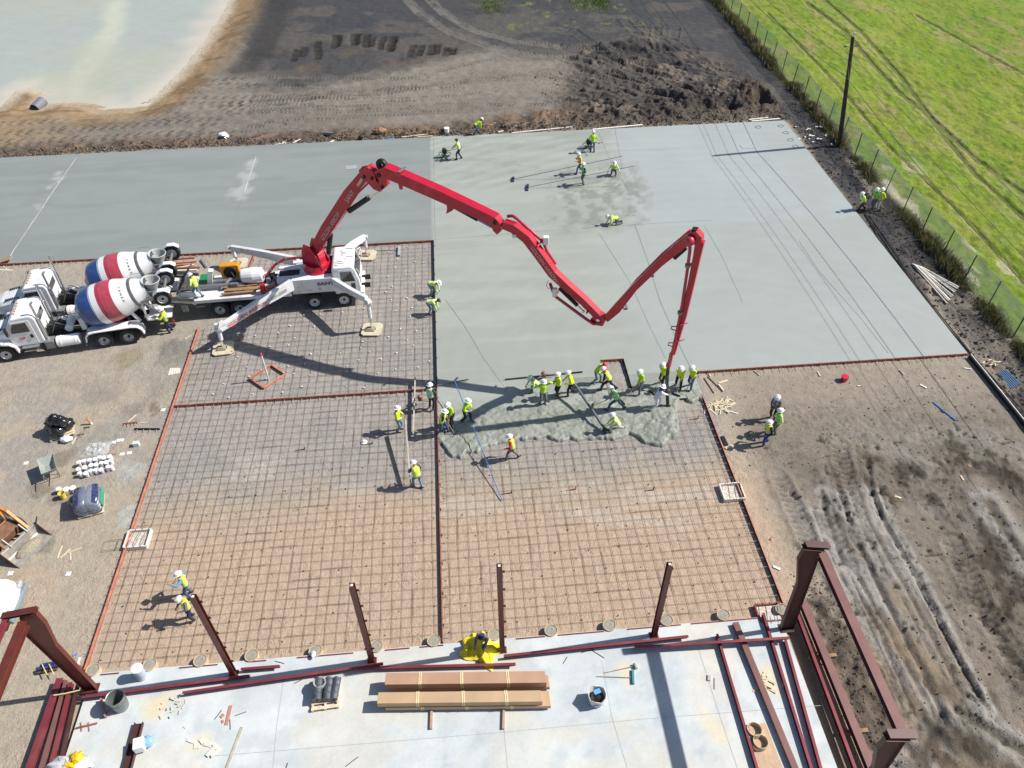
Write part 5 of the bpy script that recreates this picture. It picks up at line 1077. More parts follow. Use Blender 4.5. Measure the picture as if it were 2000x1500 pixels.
# knee 4-5
mb = MB(); kn = [BP(*q) for q in ((1340, 462), (1350, 449), (1362, 448), (1373, 460), (1373, 470), (1364, 480), (1352, 468))]; O0 = kn[0]; mb.prism([((k-O0).dot(bd), (k-O0).z) for k in kn][::-1], .40, O0, bd); mb.build('knee_plate', m_red, b4, world=True, bevel=.02)
mb = MB(); mb.sphere(BP(1351, 464)+BS*.3, .24, 14, 10); mb.lathe([(.2, 0), (.24, .03), (.24, .08), (.2, .1)], BP(1351, 464)+BS*.1, BS, 14); mb.build('swivel', m_pipe, b4, world=True, smooth=True)
mb = MB(); mb.beam(BP(1352, 448)+UPZ*.02, BP(1362, 449)+UPZ*.02, .3, .08); mb.build('top_cover', m_blk, b4, world=True)
# section 5 and the tip
s5 = [BP(1368, 470), BP(1362, 500), BP(1350, 556), BP(1336, 616), BP(1326, 650), BP(1316, 690)]
b5 = bsec('boom_section', s5, [.40, .34, .30, .28, .26, .18], .28, pt)
mb = MB(); q = [BP(1350, 470), BP(1350, 485), BP(1344, 530), BP(1335, 590), BP(1328, 625), BP(1322, 655), BP(1314, 690), BP(1310, 706)]; mb.path([p+BS*.2 for p in q], .075, 10); mb.build('delivery_pipe', m_pipe, b5, world=True, smooth=True)
for q in ((1346, 514), (1331, 606)): mb = MB(); mb.tube(BP(*q)+BS*.2+UPZ*.07, BP(*q)+BS*.2-UPZ*.07, .13, n=14); mb.beam(BP(*q)+BS*.2, BP(q[0]+10, q[1]), .1, .08); mb.build('pipe_clamp', m_gr, b5, world=True)
for q in ((1330, 632), (1324, 664)):
    c_ = BP(*q); mb = MB(); mb.path([c_+BS*.1+bd*.35+UPZ*.25, c_+BS*.3-bd*.1, c_+BS*.35-bd*.35-UPZ*.05, c_+BS*.3-bd*.38-UPZ*.25, c_+BS*.25-bd*.1-UPZ*.3], .03, 6); mb.build('hose_hook', m_pipe, b5, world=True, smooth=True)
mb = MB(); mb.tube(BP(1313, 688)+BS*.1, BP(1309, 706)+BS*.1, .11, n=12); mb.tube(BP(1308, 708)+BS*.1, BP(1306, 713)+BS*.1, .13, n=12); mb.build('reducer', m_pipe, b5, world=True)
mb = MB(); q = [BP(1307, 710), BP(1305, 722), BP(1303, 745), BP(1304, 770), BP(1305, 790), HE+Vector((0, 0, .12))]; mb.path([q[0]+BS*.1]+[p+BS*.05 for p in q[1:-1]]+[q[-1]], .095, 12); mb.build('end_hose', mat('hose_black', (.025, .025, .028), .5, dirt=.6, dirtcol=(.3, .31, .29), vscale=2), b5, world=True, smooth=True)
# ================= PEOPLE =================
SKIN = mat('skin', (.36, .19, .12), .6, var=.06); SKIN2 = mat('skin_dark', (.20, .10, .06), .6, var=.06); m_eye = mat('eye_dark', (.02, .015, .012), .3); m_hair = mat('hair', (.015, .012, .01), .8)
LIME = mat('lime_cloth', (.42, .72, .03), .75, var=.1, vscale=6, bump=.3, bscale=14); YEL = mat('yellow_lime_cloth', (.60, .78, .02), .75, var=.1, vscale=6, bump=.3, bscale=14)
PALE = mat('pale_lime_cloth', (.62, .78, .28), .8, var=.1, bump=.3, bscale=14); MINT = mat('mint_vest', (.42, .66, .42), .8, var=.1); GRN = mat('green_vest', (.18, .60, .08), .8, var=.1)
JEAN = mat('denim', (.055, .10, .20), .85, var=.25, vscale=8, bump=.3, bscale=14); LJEAN = mat('light_denim', (.17, .25, .36), .85, var=.25, vscale=8, bump=.3, bscale=14); ROY = mat('royal_blue', (.03, .05, .32), .8, var=.2); DRK = mat('dark_cloth', (.018, .018, .024), .85, var=.3)
GRYC = mat('grey_cloth', (.16, .16, .18), .85, var=.25); CREAM = mat('cream_trousers', (.55, .53, .48), .85, var=.12); WHC = mat('white_coverall', (.72, .74, .80), .8, var=.06, bump=.4, bscale=8)
REDC = mat('red_cloth', (.50, .02, .02), .8, var=.1); DGR = mat('dark_green_cloth', (.02, .09, .05), .8); NAVY = mat('navy_cloth', (.02, .03, .08), .8); BLUC = mat('blue_shirt', (.14, .28, .42), .8, var=.12)
HATW = mat('hard_hat_white', (.82, .82, .84), .25, var=.02, coat=.5); BOOT = mat('boot', (.035, .025, .02), .8, var=.3); REFL = mat('silver_tape', (.60, .62, .60), .35, .1); PINK = mat('pink_cloth', (.70, .10, .14), .8); GLOVE = mat('glove', (.35, .30, .22), .85)
V = Vector
def ik(a, t, l1, l2, pole):
    a, t = V(a), V(t); d = t-a; L = min(max(d.length, .05), (l1+l2)*.999); t = a+d.normalized()*L; d = t-a
    x = (l1*l1-l2*l2+L*L)/(2*L); h = math.sqrt(max(l1*l1-x*x, 0)); p = V(pole); dn = d.normalized(); p = (p-dn*p.dot(dn)).normalized(); return a+dn*x+p*h, t
POSES = {
 'stand': dict(pel=(0, .93), lean=4, lf=(.04, .13, .09), rf=(-.05, -.13, .09), lh=(.16, .27, .98), rh=(.14, -.27, .96)),
 'work': dict(pel=(-.04, .90), lean=18, lf=(.18, .15, .09), rf=(-.16, -.14, .09), lh=(.42, .16, .98), rh=(.34, -.16, 1.02)),
 'walk': dict(pel=(0, .90), lean=10, lf=(.30, .10, .10), rf=(-.32, -.10, .14), lh=(.30, .24, 1.0), rh=(.0, -.28, .92)),
 'stride': dict(pel=(0, .82), lean=32, lf=(.40, .14, .09), rf=(-.42, -.13, .10), lh=(.55, .15, .95), rh=(.38, -.15, .98)),
 'bend': dict(pel=(-.16, .86), lean=78, lf=(.10, .15, .09), rf=(-.10, -.14, .09), lh=(.42, .12, .36), rh=(.40, -.10, .34)),
 'kneel': dict(pel=(-.12, .44), lean=38, lf=(.24, .15, .09), rf=(-.46, -.14, .08), lh=(.46, .18, .45), rh=(.42, -.20, .38)),
 'squat': dict(pel=(-.16, .38), lean=42, lf=(.10, .18, .09), rf=(.04, -.18, .09), lh=(.44, .16, .42), rh=(.42, -.18, .34)),
 'crawl': dict(pel=(-.30, .46), lean=80, lf=(-.62, .14, .07), rf=(-.70, -.14, .07), lh=(.36, .22, .08), rh=(.42, -.16, .06)),
 'uphands': dict(pel=(0, .93), lean=2, lf=(.04, .13, .09), rf=(-.05, -.13, .09), lh=(.10, .30, 1.60), rh=(.10, -.30, 1.58)),
 'hips': dict(pel=(0, .93), lean=3, lf=(.04, .14, .09), rf=(-.05, -.14, .09), lh=(.04, .23, 1.02), rh=(.04, -.23, 1.02)),
}
PEOPLE = []
def person(foot, head, pose, label, shirt=LIME, pants=JEAN, vest=None, hat=HATW, skin=SKIN, z=ST, turn=0, sleeves=None, group=None, hood=None, tape=False, over=None, bib=None, gl=False, hnod=0, scale=1.):
    loc = G(foot[0], foot[1], z) if not isinstance(foot, Vector) else foot
    r = empty('person', loc, label, 'person', group, rz=head); P = dict(POSES[pose]); P.update(over or {})
    p = V((P['pel'][0], 0, P['pel'][1])); ln = R(P['lean']); u = V((math.sin(ln), 0, math.cos(ln))); f = V((math.cos(ln), 0, -math.sin(ln))); sd = V((0, 1, 0))
    sh = p+u*.47; neck = p+u*.55; hl = R(P['lean']*.55+hnod+8); hu = V((math.sin(hl), 0, math.cos(hl))); hf = V((math.cos(hl), 0, -math.sin(hl)))
    if turn: q = Matrix.Rotation(R(turn), 3, hu); hf = q@hf
    hs = hu.cross(hf); hc = neck+hu*.16
    J = {}
    for s, k in ((1, 'l'), (-1, 'r')):
        J[k+'hip'] = p+sd*s*.10-u*.03; J[k+'kn'], J[k+'an'] = ik(J[k+'hip'], P[k+'f'], .43, .42, (1, .12*s, .1))
        J[k+'sh'] = sh+sd*s*.185; J[k+'el'], J[k+'wr'] = ik(J[k+'sh'], P[k+'h'], .29, .26, (-.6, .8*s, -.5) if 'uph' not in pose else (.1, s, .2))
    # body: one skinned surface with head, hands and fingers
    vs, es, rd = [], [], []
    def nv(c, a, b, par=None):
        vs.append(tuple(c)); rd.append((a, b)); i = len(vs)-1
        if par is not None: es.append((par, i))
        return i
    i0 = nv(p, .13, .10); i1 = nv(p+u*.22, .115, .095, i0); i2 = nv(p+u*.40, .13, .10, i1); i3 = nv(neck-u*.02, .055, .055, i2); i4 = nv(hc-hu*.09, .05, .055, i3)
    i5 = nv(hc-hu*.03+hf*.015, .066, .078, i4); i6 = nv(hc+hu*.04, .074, .086, i5); nv(hc+hu*.10-hf*.01, .052, .06, i6)
    nv(hc-hu*.015+hf*.105, .013, .016, i5)
    for s in (-1, 1): nv(hc-hu*.01+hs*s*.082, .012, .02, i5)
    for s, k in ((1, 'l'), (-1, 'r')):
        a = nv(J[k+'hip'], .085, .085, i0); b = nv(J[k+'kn'], .055, .055, a); nv(J[k+'kn']*.55+J[k+'an']*.45, .05, .052, b); c = nv(J[k+'an'], .038, .038, len(vs)-1); nv(J[k+'an']+V((.12, 0, -.05)), .035, .03, c)
        a = nv(J[k+'sh'], .055, .055, i2); b = nv(J[k+'el'], .042, .042, a); nv(J[k+'el']*.6+J[k+'wr']*.4, .038, .036, b); c = nv(J[k+'wr'], .026, .026, len(vs)-1)
        d = (J[k+'wr']-J[k+'el']).normalized(); n_ = d.cross(V((0, 0, 1))); n_ = n_.normalized() if n_.length > .1 else V((0, 1, 0)); m_ = d.cross(n_)*(1 if d.cross(n_).z < 0 else -1)
        pm = nv(J[k+'wr']+d*.05, .034, .018, c); pm2 = nv(J[k+'wr']+d*.085, .036, .016, pm)
        for j, (o, l) in enumerate(((-.030, .060), (-.010, .072), (.011, .066), (.030, .050))):
            b1_ = nv(J[k+'wr']+d*.10+n_*o, .0095, .0095, pm2); b2_ = nv(J[k+'wr']+d*(.10+l*.55)+n_*o*1.1+m_*l*.35, .009, .009, b1_); nv(J[k+'wr']+d*(.10+l*.55)+n_*o*1.1+m_*l*.95, .008, .008, b2_)
        t_ = nv(J[k+'wr']+d*.045-n_*s*.04+m_*.012, .012, .012, pm); nv(J[k+'wr']+d*.085-n_*s*.052+m_*.035, .010, .010, t_)
    me = bpy.data.meshes.new('body'); me.from_pydata(vs, es, []); o = bpy.data.objects.new('body', me); COL.objects.link(o); o.parent = r; me.materials.append(skin)
    md = o.modifiers.new('skin', 'SKIN'); md.use_smooth_shade = True; md.branch_smoothing = .3
    for i, (a, b) in enumerate(rd): me.skin_vertices[0].data[i].radius = (a, b)
    me.skin_vertices[0].data[0].use_root = True
    o.modifiers.new('sub', 'SUBSURF').levels = 1; o.modifiers['sub'].render_levels = 1
    def cloth(name, mb, m_, vox=.026, th=0):
        c = mb.build(name, m_, r, smooth=True); rm = c.modifiers.new('remesh', 'REMESH'); rm.mode = 'VOXEL'; rm.voxel_size = vox; rm.use_smooth_shade = True
        sm = c.modifiers.new('smooth', 'SMOOTH'); sm.iterations = 2; return c
    def torso(mb, g, lo=-.06, top=True, w=1.):
        rg = [(p+u*lo, f, sd, .115+g, .165+g), (p+u*.10, f, sd, .11+g, .155+g), (p+u*.22, f, sd, .112+g, .16+g), (p+u*.34, f, sd, .125+g, .185+g), (p+u*.43, f, sd, .115+g, .19+g)]
        if top: rg += [(p+u*.495, f, sd, .085+g, .15+g), (p+u*.53, f, sd, .06+g, .075+g)]
        mb.loft(rg, 18)
    def limb(mb, pts, rs): 
        for (a, ra), (b, rb) in zip(zip(pts[:-1], rs[:-1]), zip(pts[1:], rs[1:])): mb.tube(a, b, ra, rb, 12); mb.sphere(b, rb, 10, 8)
        mb.sphere(pts[0], rs[0], 10, 8)
    # trousers, boots
    mb = MB(); mb.loft([(p-u*.10, f, sd, .115, .165), (p+u*.06, f, sd, .12, .165), (p+u*.10, f, sd, .10, .14)], 16)
    for k in 'lr': limb(mb, [J[k+'hip'], J[k+'kn'], J[k+'an']+V((0, 0, .02))], [.098, .072, .062])
    tr = cloth('trousers', mb, pants)
    for k in 'lr':
        a = J[k+'an']; sh_ = (J[k+'an']-J[k+'kn']).normalized(); fd = V((1, 0, 0)) if sh_.z < -.5 else V((.25, 0, -1)); fd = (fd-sh_*fd.dot(sh_)).normalized()
        mb = MB(); limb(mb, [a-sh_*.06, a+sh_*.03], [.058, .05]); e = a+sh_*.045; limb(mb, [e-fd*.06, e+fd*.17], [.042, .04]); cloth('boot', mb, BOOT, .02)
    # shirt or coat, with sleeves
    mb = MB(); torso(mb, .018)
    slv = sleeves or shirt; same = slv is shirt
    mb2 = mb if same else MB()
    for k in 'lr': limb(mb2, [J[k+'sh'], J[k+'el'], J[k+'wr']-(J[k+'wr']-J[k+'el']).normalized()*.02], [.078, .060, .045])
    cloth('shirt', mb, shirt)
    if not same:
        for k in 'lr': mb2 = MB(); limb(mb2, [J[k+'sh'], J[k+'el'], J[k+'wr']-(J[k+'wr']-J[k+'el']).normalized()*.02], [.078, .060, .045]); cloth('sleeve', mb2, slv)
    if vest or tape:
        g = .034 if vest else .022
        if vest:
            mb = MB(); torso(mb, g, -.02)
            ve = cloth('vest', mb, vest)
        else: ve = r
        mb = MB()
        for hh in (.12, .30):
            q = .112+g+.008; ww = (.16 if hh < .2 else .178)+g+.008
            for a in range(20):
                a0, a1 = a*2*math.pi/20, (a+1)*2*math.pi/20
                P4 = [p+u*(hh+dz)+f*q*math.cos(t_)+sd*ww*math.sin(t_) for t_, dz in ((a0, 0), (a1, 0), (a1, .05), (a0, .05))]; mb.add(P4, [(0, 1, 2, 3)])
        for s in (-1, 1):
            for ff in (-1, 1):
                P4 = [p+u*.34+f*ff*(.125+g+.012)+sd*s*.07, p+u*.34+f*ff*(.125+g+.012)+sd*s*.115, p+u*.505+f*ff*(.07+g)+sd*s*.115, p+u*.505+f*ff*(.07+g)+sd*s*.07]; mb.add(P4, [(0, 1, 2, 3)])
        mb.build('reflective_tape', REFL, ve)
    if hood: mb = MB(); mb.sphere(hc-hf*.015-hu*.02, .135, 12, 9, (.95, .95, 1.1)); limb(mb, [neck, sh], [.10, .12]); cloth('hood', mb, hood)
    # face detail and hair
    mb = MB(); [mb.sphere(hc+hu*.015+hf*.088+hs*s*.03, .010, 6, 4) for s in (-1, 1)]; mb.build('eye', m_eye, o) if False else mb.build('eyes', m_eye, r)
    mb = MB(); mb.loft([(hc-hu*.03-hf*.03, hf, hs, .075, .085), (hc+hu*.05-hf*.015, hf, hs, .095, .09), (hc+hu*.11-hf*.01, hf, hs, .06, .06)], 12); mb.build('hair', m_hair, r, smooth=True)
    if hat:
        M4 = Matrix(((hf.x, hs.x, hu.x, 0), (hf.y, hs.y, hu.y, 0), (hf.z, hs.z, hu.z, 0), (0, 0, 0, 1))); c_ = hc+hu*.055; M4.translation = c_
        mb = MB(M4@Matrix.Diagonal((1.12, 1, 1, 1)))
        if hat in (HATW,): mb.lathe([(.165, -.005), (.168, 0), (.128, .018), (.122, .05), (.100, .092), (.060, .118), (.0, .126)], n=20); mb.box((.02, 0, .12), (.14, .03, .02))
        else: mb.lathe([(.112, -.01), (.115, .0), (.105, .05), (.07, .085), (0, .095)], n=16); mb.add([(.08, -.06, 0), (.08, .06, 0), (.19, .05, -.01), (.19, -.05, -.01)], [(0, 1, 2, 3)])
        mb.build('hard_hat' if hat is HATW else 'cap', hat, r, smooth=False)
    PEOPLE.append(r)
    Rz = Matrix.Rotation(head, 4, 'Z'); r['_'] = 0; del r['_']
    return r, {k: loc+(Rz@J[k]) for k in J}
def heading(a, b): d = b-a; return math.atan2(d.y, d.x)
m_han = mat('wood_handle', (.42, .30, .17), .7, var=.2, vscale=9); m_tool = mat('tool_head', (.06, .06, .06), .6, .4, dirt=.5, dirtcol=(.3, .3, .28))
def tool_worker(foot, tip, pose, label, tname, tlabel, z=ST, tz=ST, side=1, tlen=1.75, dh=None, **k):
    """a worker facing the working end of a rake or shovel that both hands hold"""
    F, T = G(foot[0], foot[1], z), G(tip[0], tip[1], tz); hd = heading(F, T)+(dh or 0); T.z += .03
    loc = (Matrix.Rotation(-hd, 3, 'Z')@(T-F)); top = V((.12, side*.10, 1.08)) if pose != 'stride' else V((.22, side*.10, .92)); d = (loc-top).normalized()
    ov = dict(k.pop('over', {}) or {}); a, b = top+d*.05, top+d*min(.5, (loc-top).length*.45)
    if side > 0: ov.update(rh=tuple(a-V((.0, 0, 0))), lh=tuple(b))
    else: ov.update(lh=tuple(a), rh=tuple(b))
    r, J = person(foot, hd, pose, label, z=z, over=ov, **k)
    Rz = Matrix.Rotation(hd, 3, 'Z'); w0 = F+Rz@(top-d*.25); dd = (T-w0).normalized()
    t = empty(tname, (T.x, T.y, tz), tlabel, tname.replace('_', ' ')); mb = MB(); mb.tube(w0, T, .016, n=8); mb.build('handle', m_han, t, world=True)
    sx_ = V((-dd.y, dd.x, 0)).normalized(); mb = MB()
    if tname == 'shovel': mb.section(T-dd*.02, T+dd*.28+V((0, 0, .02)), [(-.11, .02), (0, -.01), (.11, .02), (.11, .03), (0, 0), (-.11, .03)])
    else: mb.beam(T-sx_*.25+V((0, 0, .03)), T+sx_*.25+V((0, 0, .03)), .02, .11)
    mb.build('blade', m_tool, t, world=True); return r, J, t
A180, W = math.pi, R
# crew by the black form and the screed boards
person((780, 841), R(-8), 'stand', 'worker in loose lime shirt and blue jeans on the bars beside the long wooden board', YEL, LJEAN, z=.03, over=dict(lh=(.30, .12, 1.1), rh=(.28, -.15, 1.12)))
person((843, 798), R(60), 'stand', 'worker in mint vest over dark green sleeves at the black form corner', MINT, DRK, vest=MINT, sleeves=DGR, z=.1, over=dict(lh=(.28, .25, 1.02), rh=(.32, -.22, .98)))
tool_worker((866, 846), (889, 850), 'work', 'worker in yellow vest and black shirt straddling the form with a rake', 'rake', 'pale handled rake at the lower left tip of the pour', z=.12, tz=.1, shirt=DRK, vest=YEL, pants=JEAN, dh=.15, over=dict(lf=(.25, .12, .09), rf=(-.28, -.12, .09)))
tool_worker((883, 830), (868, 842), 'work', 'worker in lime shirt and dark trousers reaching a rake toward the form', 'rake', 'rake held toward the black form by the worker in dark trousers', shirt=LIME, pants=DRK, tlen=1.6)
person((911, 823), R(-35), 'work', 'worker in lime hooded shirt holding the long blue pole', LIME, DRK, hood=LIME, hat=HATW, over=dict(lh=(.34, .05, 1.15), rh=(.30, -.12, 1.0)))
person((1001, 896), R(172), 'walk', 'worker in lime vest over red sleeves walking on the bars below the pour', REDC, GRYC, vest=YEL, z=.03)
person((817, 951), R(120), 'work', 'worker in yellow vest and light blue jeans lifting the lower end of the board', GRYC, LJEAN, vest=YEL, sleeves=NAVY, z=.03)
person((846, 576), R(-30), 'bend', 'upper of the two workers bent over the black form near the cab, white hat', PALE, LJEAN, z=.05)
person((843, 612), R(-20), 'bend', 'lower of the two workers bent over the black form near the cab', PALE, LJEAN, z=.05, hat=mat('cap_dark', (.04, .04, .03), .8))
# crew on the wet concrete
person((1045, 762), R(-160), 'kneel', 'worker crouching at the long straightedge in pale lime shirt and blue jeans', PALE, JEAN, turn=0)
person((1060, 789), R(-75), 'uphands', 'worker with both arms raised behind the head, lime shirt', LIME, GRYC)
person((1090, 775), R(200), 'stand', 'worker in yellow lime shirt standing with arms folded, left of the tube holder', YEL, DRK, over=dict(lh=(.22, .02, 1.18), rh=(.24, -.04, 1.14)))
person((1114, 770), R(185), 'work', 'worker in yellow lime shirt at the top end of the long grey tube', YEL, DRK, over=dict(lh=(.30, .3, 1.1)))
person((1165, 748), R(-30), 'work', 'worker in lime shirt and a red cap stooping left of the square opening', LIME, LJEAN, hat=mat('red_cap', (.60, .06, .08), .7), hnod=25, over=dict(lean=28))
tool_worker((1188, 761), (1169, 762), 'stride', 'worker in yellow taped vest and pink scarf dragging a shovel', 'shovel', 'shovel with a square black blade below the red capped worker', shirt=YEL, vest=YEL, pants=NAVY, sleeves=DRK, hood=PINK, tape=True, dh=-.25)
tool_worker((1202, 799), (1159, 793), 'stride', 'worker in green taped vest over blue shirt lunging with a rake', 'rake', 'rake stretched left to the grey tube by the lunging worker', shirt=BLUC, vest=GRN, pants=JEAN, over=dict(lf=(.40, .2, .09), rf=(-.45, -.15, .09)))
tool_worker((1249, 766), (1215, 786), 'work', 'worker in bright lime hood standing alone with a long handled rake', 'rake', 'long handled rake reaching left from the lone lime hooded worker', shirt=LIME, pants=GRYC, hood=LIME, dh=.0)
tool_worker((1292, 752), (1273, 768), 'work', 'worker in lime shirt partly behind the black hose', 'rake', 'rake beside the upper end of the black hose', shirt=YEL, pants=DRK)
person((1279, 798), R(12), 'stride', 'worker in white coverall steering the black hose with both arms', WHC, WHC, over=dict(lean=22, lh=(.62, .10, 1.12), rh=(.60, -.08, .92), lf=(.28, .12, .09), rf=(-.32, -.12, .09)), turn=20, hood=mat('dark_scarf', (.05, .07, .12), .8))
tool_worker((1324, 757), (1320, 772), 'work', 'worker in lime shirt looking down just right of the hose, dark trousers', 'rake', 'short rake standing upright right of the hose', shirt=YEL, pants=DRK, hnod=15)
tool_worker((1348, 757), (1340, 764), 'work', 'rightmost worker on the pour, lime shirt and blue jeans, at the form corner', 'shovel', 'shovel held at the right corner of the pour', shirt=YEL, pants=JEAN, hnod=10)
person((1202, 842), R(178), 'kneel', 'crouching worker in pale yellow shirt and cream trousers at the lower tube end', PALE, CREAM, tape=False, z=.1, over=dict(lean=30, pel=(-.1, .55), lh=(.55, .15, .65)))
# three on the ground at the right
person((1508, 818), R(215), 'stand', 'worker in grey shirt with tape, standing farthest of the three at right', GRYC, DRK, z=0, vest=GRYC, tape=True, hnod=20, over=dict(lh=(.30, .1, 1.05), rh=(.3, -.1, 1.05)))
person((1513, 846), R(180), 'stand', 'worker in lime and white hidden mostly behind the blue jeaned one', PALE, GRYC, z=0, vest=GRN)
person((1494, 867), R(195), 'walk', 'worker in yellow vest with tape and royal blue trousers, front of the three at right', DRK, ROY, z=0, vest=YEL, over=dict(lf=(.18, .1, .1), rf=(-.2, -.1, .1)))
# crew finishing the far slab
person((932, 262), R(20), 'bend', 'worker bent double at the far slab edge by the white bucket', LIME, JEAN, z=ST, over=dict(lean=65, lf=(.15, .1, .1), rf=(-.3, -.1, .1)))
person((897, 311), R(170), 'work', 'worker in pale shirt and dark cap pushing the power trowel', PALE, NAVY, hat=mat('cap_dark', (.04, .04, .03), .8), over=dict(lh=(.45, .12, 1.0), rh=(.45, -.12, 1.0), lean=12))
person((1157, 297), R(97), 'stand', 'worker in lime shirt and blue jeans seen from behind at the second trowel machine', LIME, JEAN, over=dict(lh=(.35, .25, 1.0), rh=(.30, -.30, 1.0)))
person((1132, 339), R(190), 'walk', 'worker in red sleeves and yellow vest drawing the upper float pole', REDC, JEAN, vest=YEL, over=dict(lh=(.35, .3, 1.2), rh=(.30, -.10, 1.25)))
person((1139, 360), R(195), 'stand', 'worker in green vest with dark sleeves drawing the lower float pole', GRN, GRYC, vest=GRN, sleeves=NAVY, over=dict(lh=(.3, .3, 1.15), rh=(.2, -.2, 1.2)))
person((1198, 342), R(-100), 'squat', 'worker squatting with arms out, pale yellow shirt, beside the pale slab boundary', PALE, NAVY, over=dict(lh=(.30, .45, .45), rh=(.3, -.45, .4), lean=20))
person((1196, 438), R(188), 'crawl', 'worker on hands and knees finishing the joint with a hand trowel', PALE, GRYC, vest=YEL)
# by the fence
person((1711, 410), R(210), 'stand', 'taller worker standing nearest the fence in yellow vest', YEL, CREAM, z=.02, vest=YEL)
person((1704, 408), R(200), 'work', 'worker in green vest and grey trousers directly in front of the fence worker', GRN, GRYC, z=.02, vest=GRN, over=dict(lf=(.12, .1, .1), rf=(-.1, -.1, .1)))
tool_worker((1681, 412), (1667, 415), 'stride', 'worker bending with a shovel at the right edge of the slab', 'shovel', 'shovel digging at the right slab edge', shirt=PALE, vest=YEL, pants=DRK, z=.02, tz=.02)
# at the trucks
person((334, 648), R(185), 'stand', 'worker in lime shirt and dark trousers at the near mixer ladder', YEL, NAVY, z=0, vest=YEL, over=dict(lh=(.45, .22, 1.2), rh=(.42, -.2, 1.15)), hnod=0)
dk = on_plane(391, 583, PL(-7.35, -.95, 0), pfx, pfy); dk.z = 1.39
person(dk, R(165), 'walk', 'worker in yellow vest and blue jeans standing on the pump truck deck', PALE, LJEAN, vest=YEL, over=dict(lf=(.12, .1, .1), rf=(-.16, -.1, .1)))
# two at the lower left
person((373, 1163), R(200), 'hips', 'upper of two workers near the first steel post, light blue sleeves, yellow vest', BLUC, JEAN, vest=YEL, z=.03, over=dict(lh=(.45, .22, 1.45)))
person((378, 1208), R(220), 'stand', 'lower of two workers near the first steel post, yellow vest with tape, grey trousers', GRYC, NAVY, vest=YEL, z=.03, over=dict(lh=(.34, .15, 1.1), rh=(.32, -.15, 1.1)), hnod=20)
# kneeling welder under a yellow cape
wl, WJ = person((945, 1262), R(-120), 'kneel', 'kneeling worker in dark blue hood bent over a yellow cape on the slab edge', GRYC, JEAN, z=BZ, hat=None, hood=NAVY, over=dict(lean=22, pel=(-.12, .46), lh=(.40, .22, .42), rh=(.36, -.20, .46)), hnod=38)
mb = MB(); n = 26; vs = []; fs = []
for i in range(n):
    for j in range(n):
        a, b = i/(n-1)*2-1, j/(n-1)*2-1; x = .30+a*.62; y = b*.78
        h = .46*math.exp(-((x-.02)/.36)**2-((y-.0)/.36)**2)+.10*math.sin(5*b+3*a)*math.cos(4*a)+.055*math.sin(11*b-5*a)+.09
        edge = max(abs(a), abs(b)); h *= 1-.75*ss(.7, 1, np.array(edge)); rr_ = 1-.14*math.sin(5*math.atan2(b, a)+.6); vs.append((.30+a*.58*rr_, b*.74*rr_, max(.012, float(h))))
mb.add(vs, [(i*n+j, (i+1)*n+j, (i+1)*n+j+1, i*n+j+1) for i in range(n-1) for j in range(n-1)])
cape = mb.build('welding_cape', mat('yellow_cape', (.82, .66, .03), .45, var=.06, bump=.3, bscale=6), None, 'crumpled bright yellow cape spread in front of the kneeling worker', 'cape', smooth=True, origin=(0, 0, 0)); cape.location = wl.location+V((0, .12, .02)); cape.scale = (1, 1, 1.25); cape.rotation_euler.z = R(-120); sl = cape.modifiers.new('thick', 'SOLIDIFY'); sl.thickness = .01

# ================= TOOLS OF THE CREW =================
def W3(px, py, z=ST): return G(px, py, z)
m_wd = mat('weathered_board', (.46, .42, .35), .85, var=.2, vscale=4, dirt=.3); m_bluep = mat('blue_pole', (.06, .20, .50), .4, .2); m_tub = mat('grey_tube', (.20, .22, .23), .4, .5)
def rod(name, a, b, r_, m_, label, cat, parent=None, n=8, box=None):
    mb = MB(); mb.beam(a, b, *box) if box else mb.tube(a, b, r_, n=n)
    return mb.build(name, m_, None, label, cat, origin=None)
rod('screed_board', W3(811, 738, .30), W3(807, 848, .22), 0, m_wd, 'upper long wooden board leaning across the cross form', 'board', box=(.06, .16))
rod('screed_board', W3(792, 820, 1.05), W3(802, 945, .45), 0, m_wd, 'lower long wooden board carried between two workers left of the black form', 'board', box=(.06, .16))
a, b = W3(888, 744, 1.2), W3(981, 978, .06); mid = a.lerp(b, .5)
t = empty('blue_pole', b, 'long bright blue pole running from the pour down over the bars', 'pole'); mb = MB(); mb.tube(a, b, .022, n=8); mb.build('shaft', m_bluep, t, world=True)
mb = MB(); mb.beam(W3(853, 753, .28), W3(915, 741, .28), .03, .08); mb.build('straightedge', m_tub, None, 'dark straightedge bar lying across the black form corner at the end of the blue pole', 'straightedge')
# long power straightedge with its small engine
t = empty('power_screed', W3(1060, 733), 'long thin dark vibrating straightedge with a small engine on the fresh slab', 'power screed')
mb = MB(); mb.beam(W3(986, 741, .22), W3(1138, 726, .22), .05, .07); mb.build('blade', m_tool, t, world=True)
c = W3(1062, 730, .5); mb = MB(); mb.sphere(c, .16, 12, 8, (1, 1, .9)); mb.box(c+V((0, 0, -.14)), (.22, .2, .14)); mb.build('engine', mat('engine_rust', (.25, .13, .10), .5, .3), t, world=True)
mb = MB(); mb.path([c+V((.1, 0, -.05)), c+V((.45, .05, -.15)), c+V((.5, .05, -.3))], .02, 6); mb.path([c, c+V((-.3, -.5, .25)), c+V((-.5, -.7, .2))], .018, 6); mb.build('handle', m_tub, t, world=True)
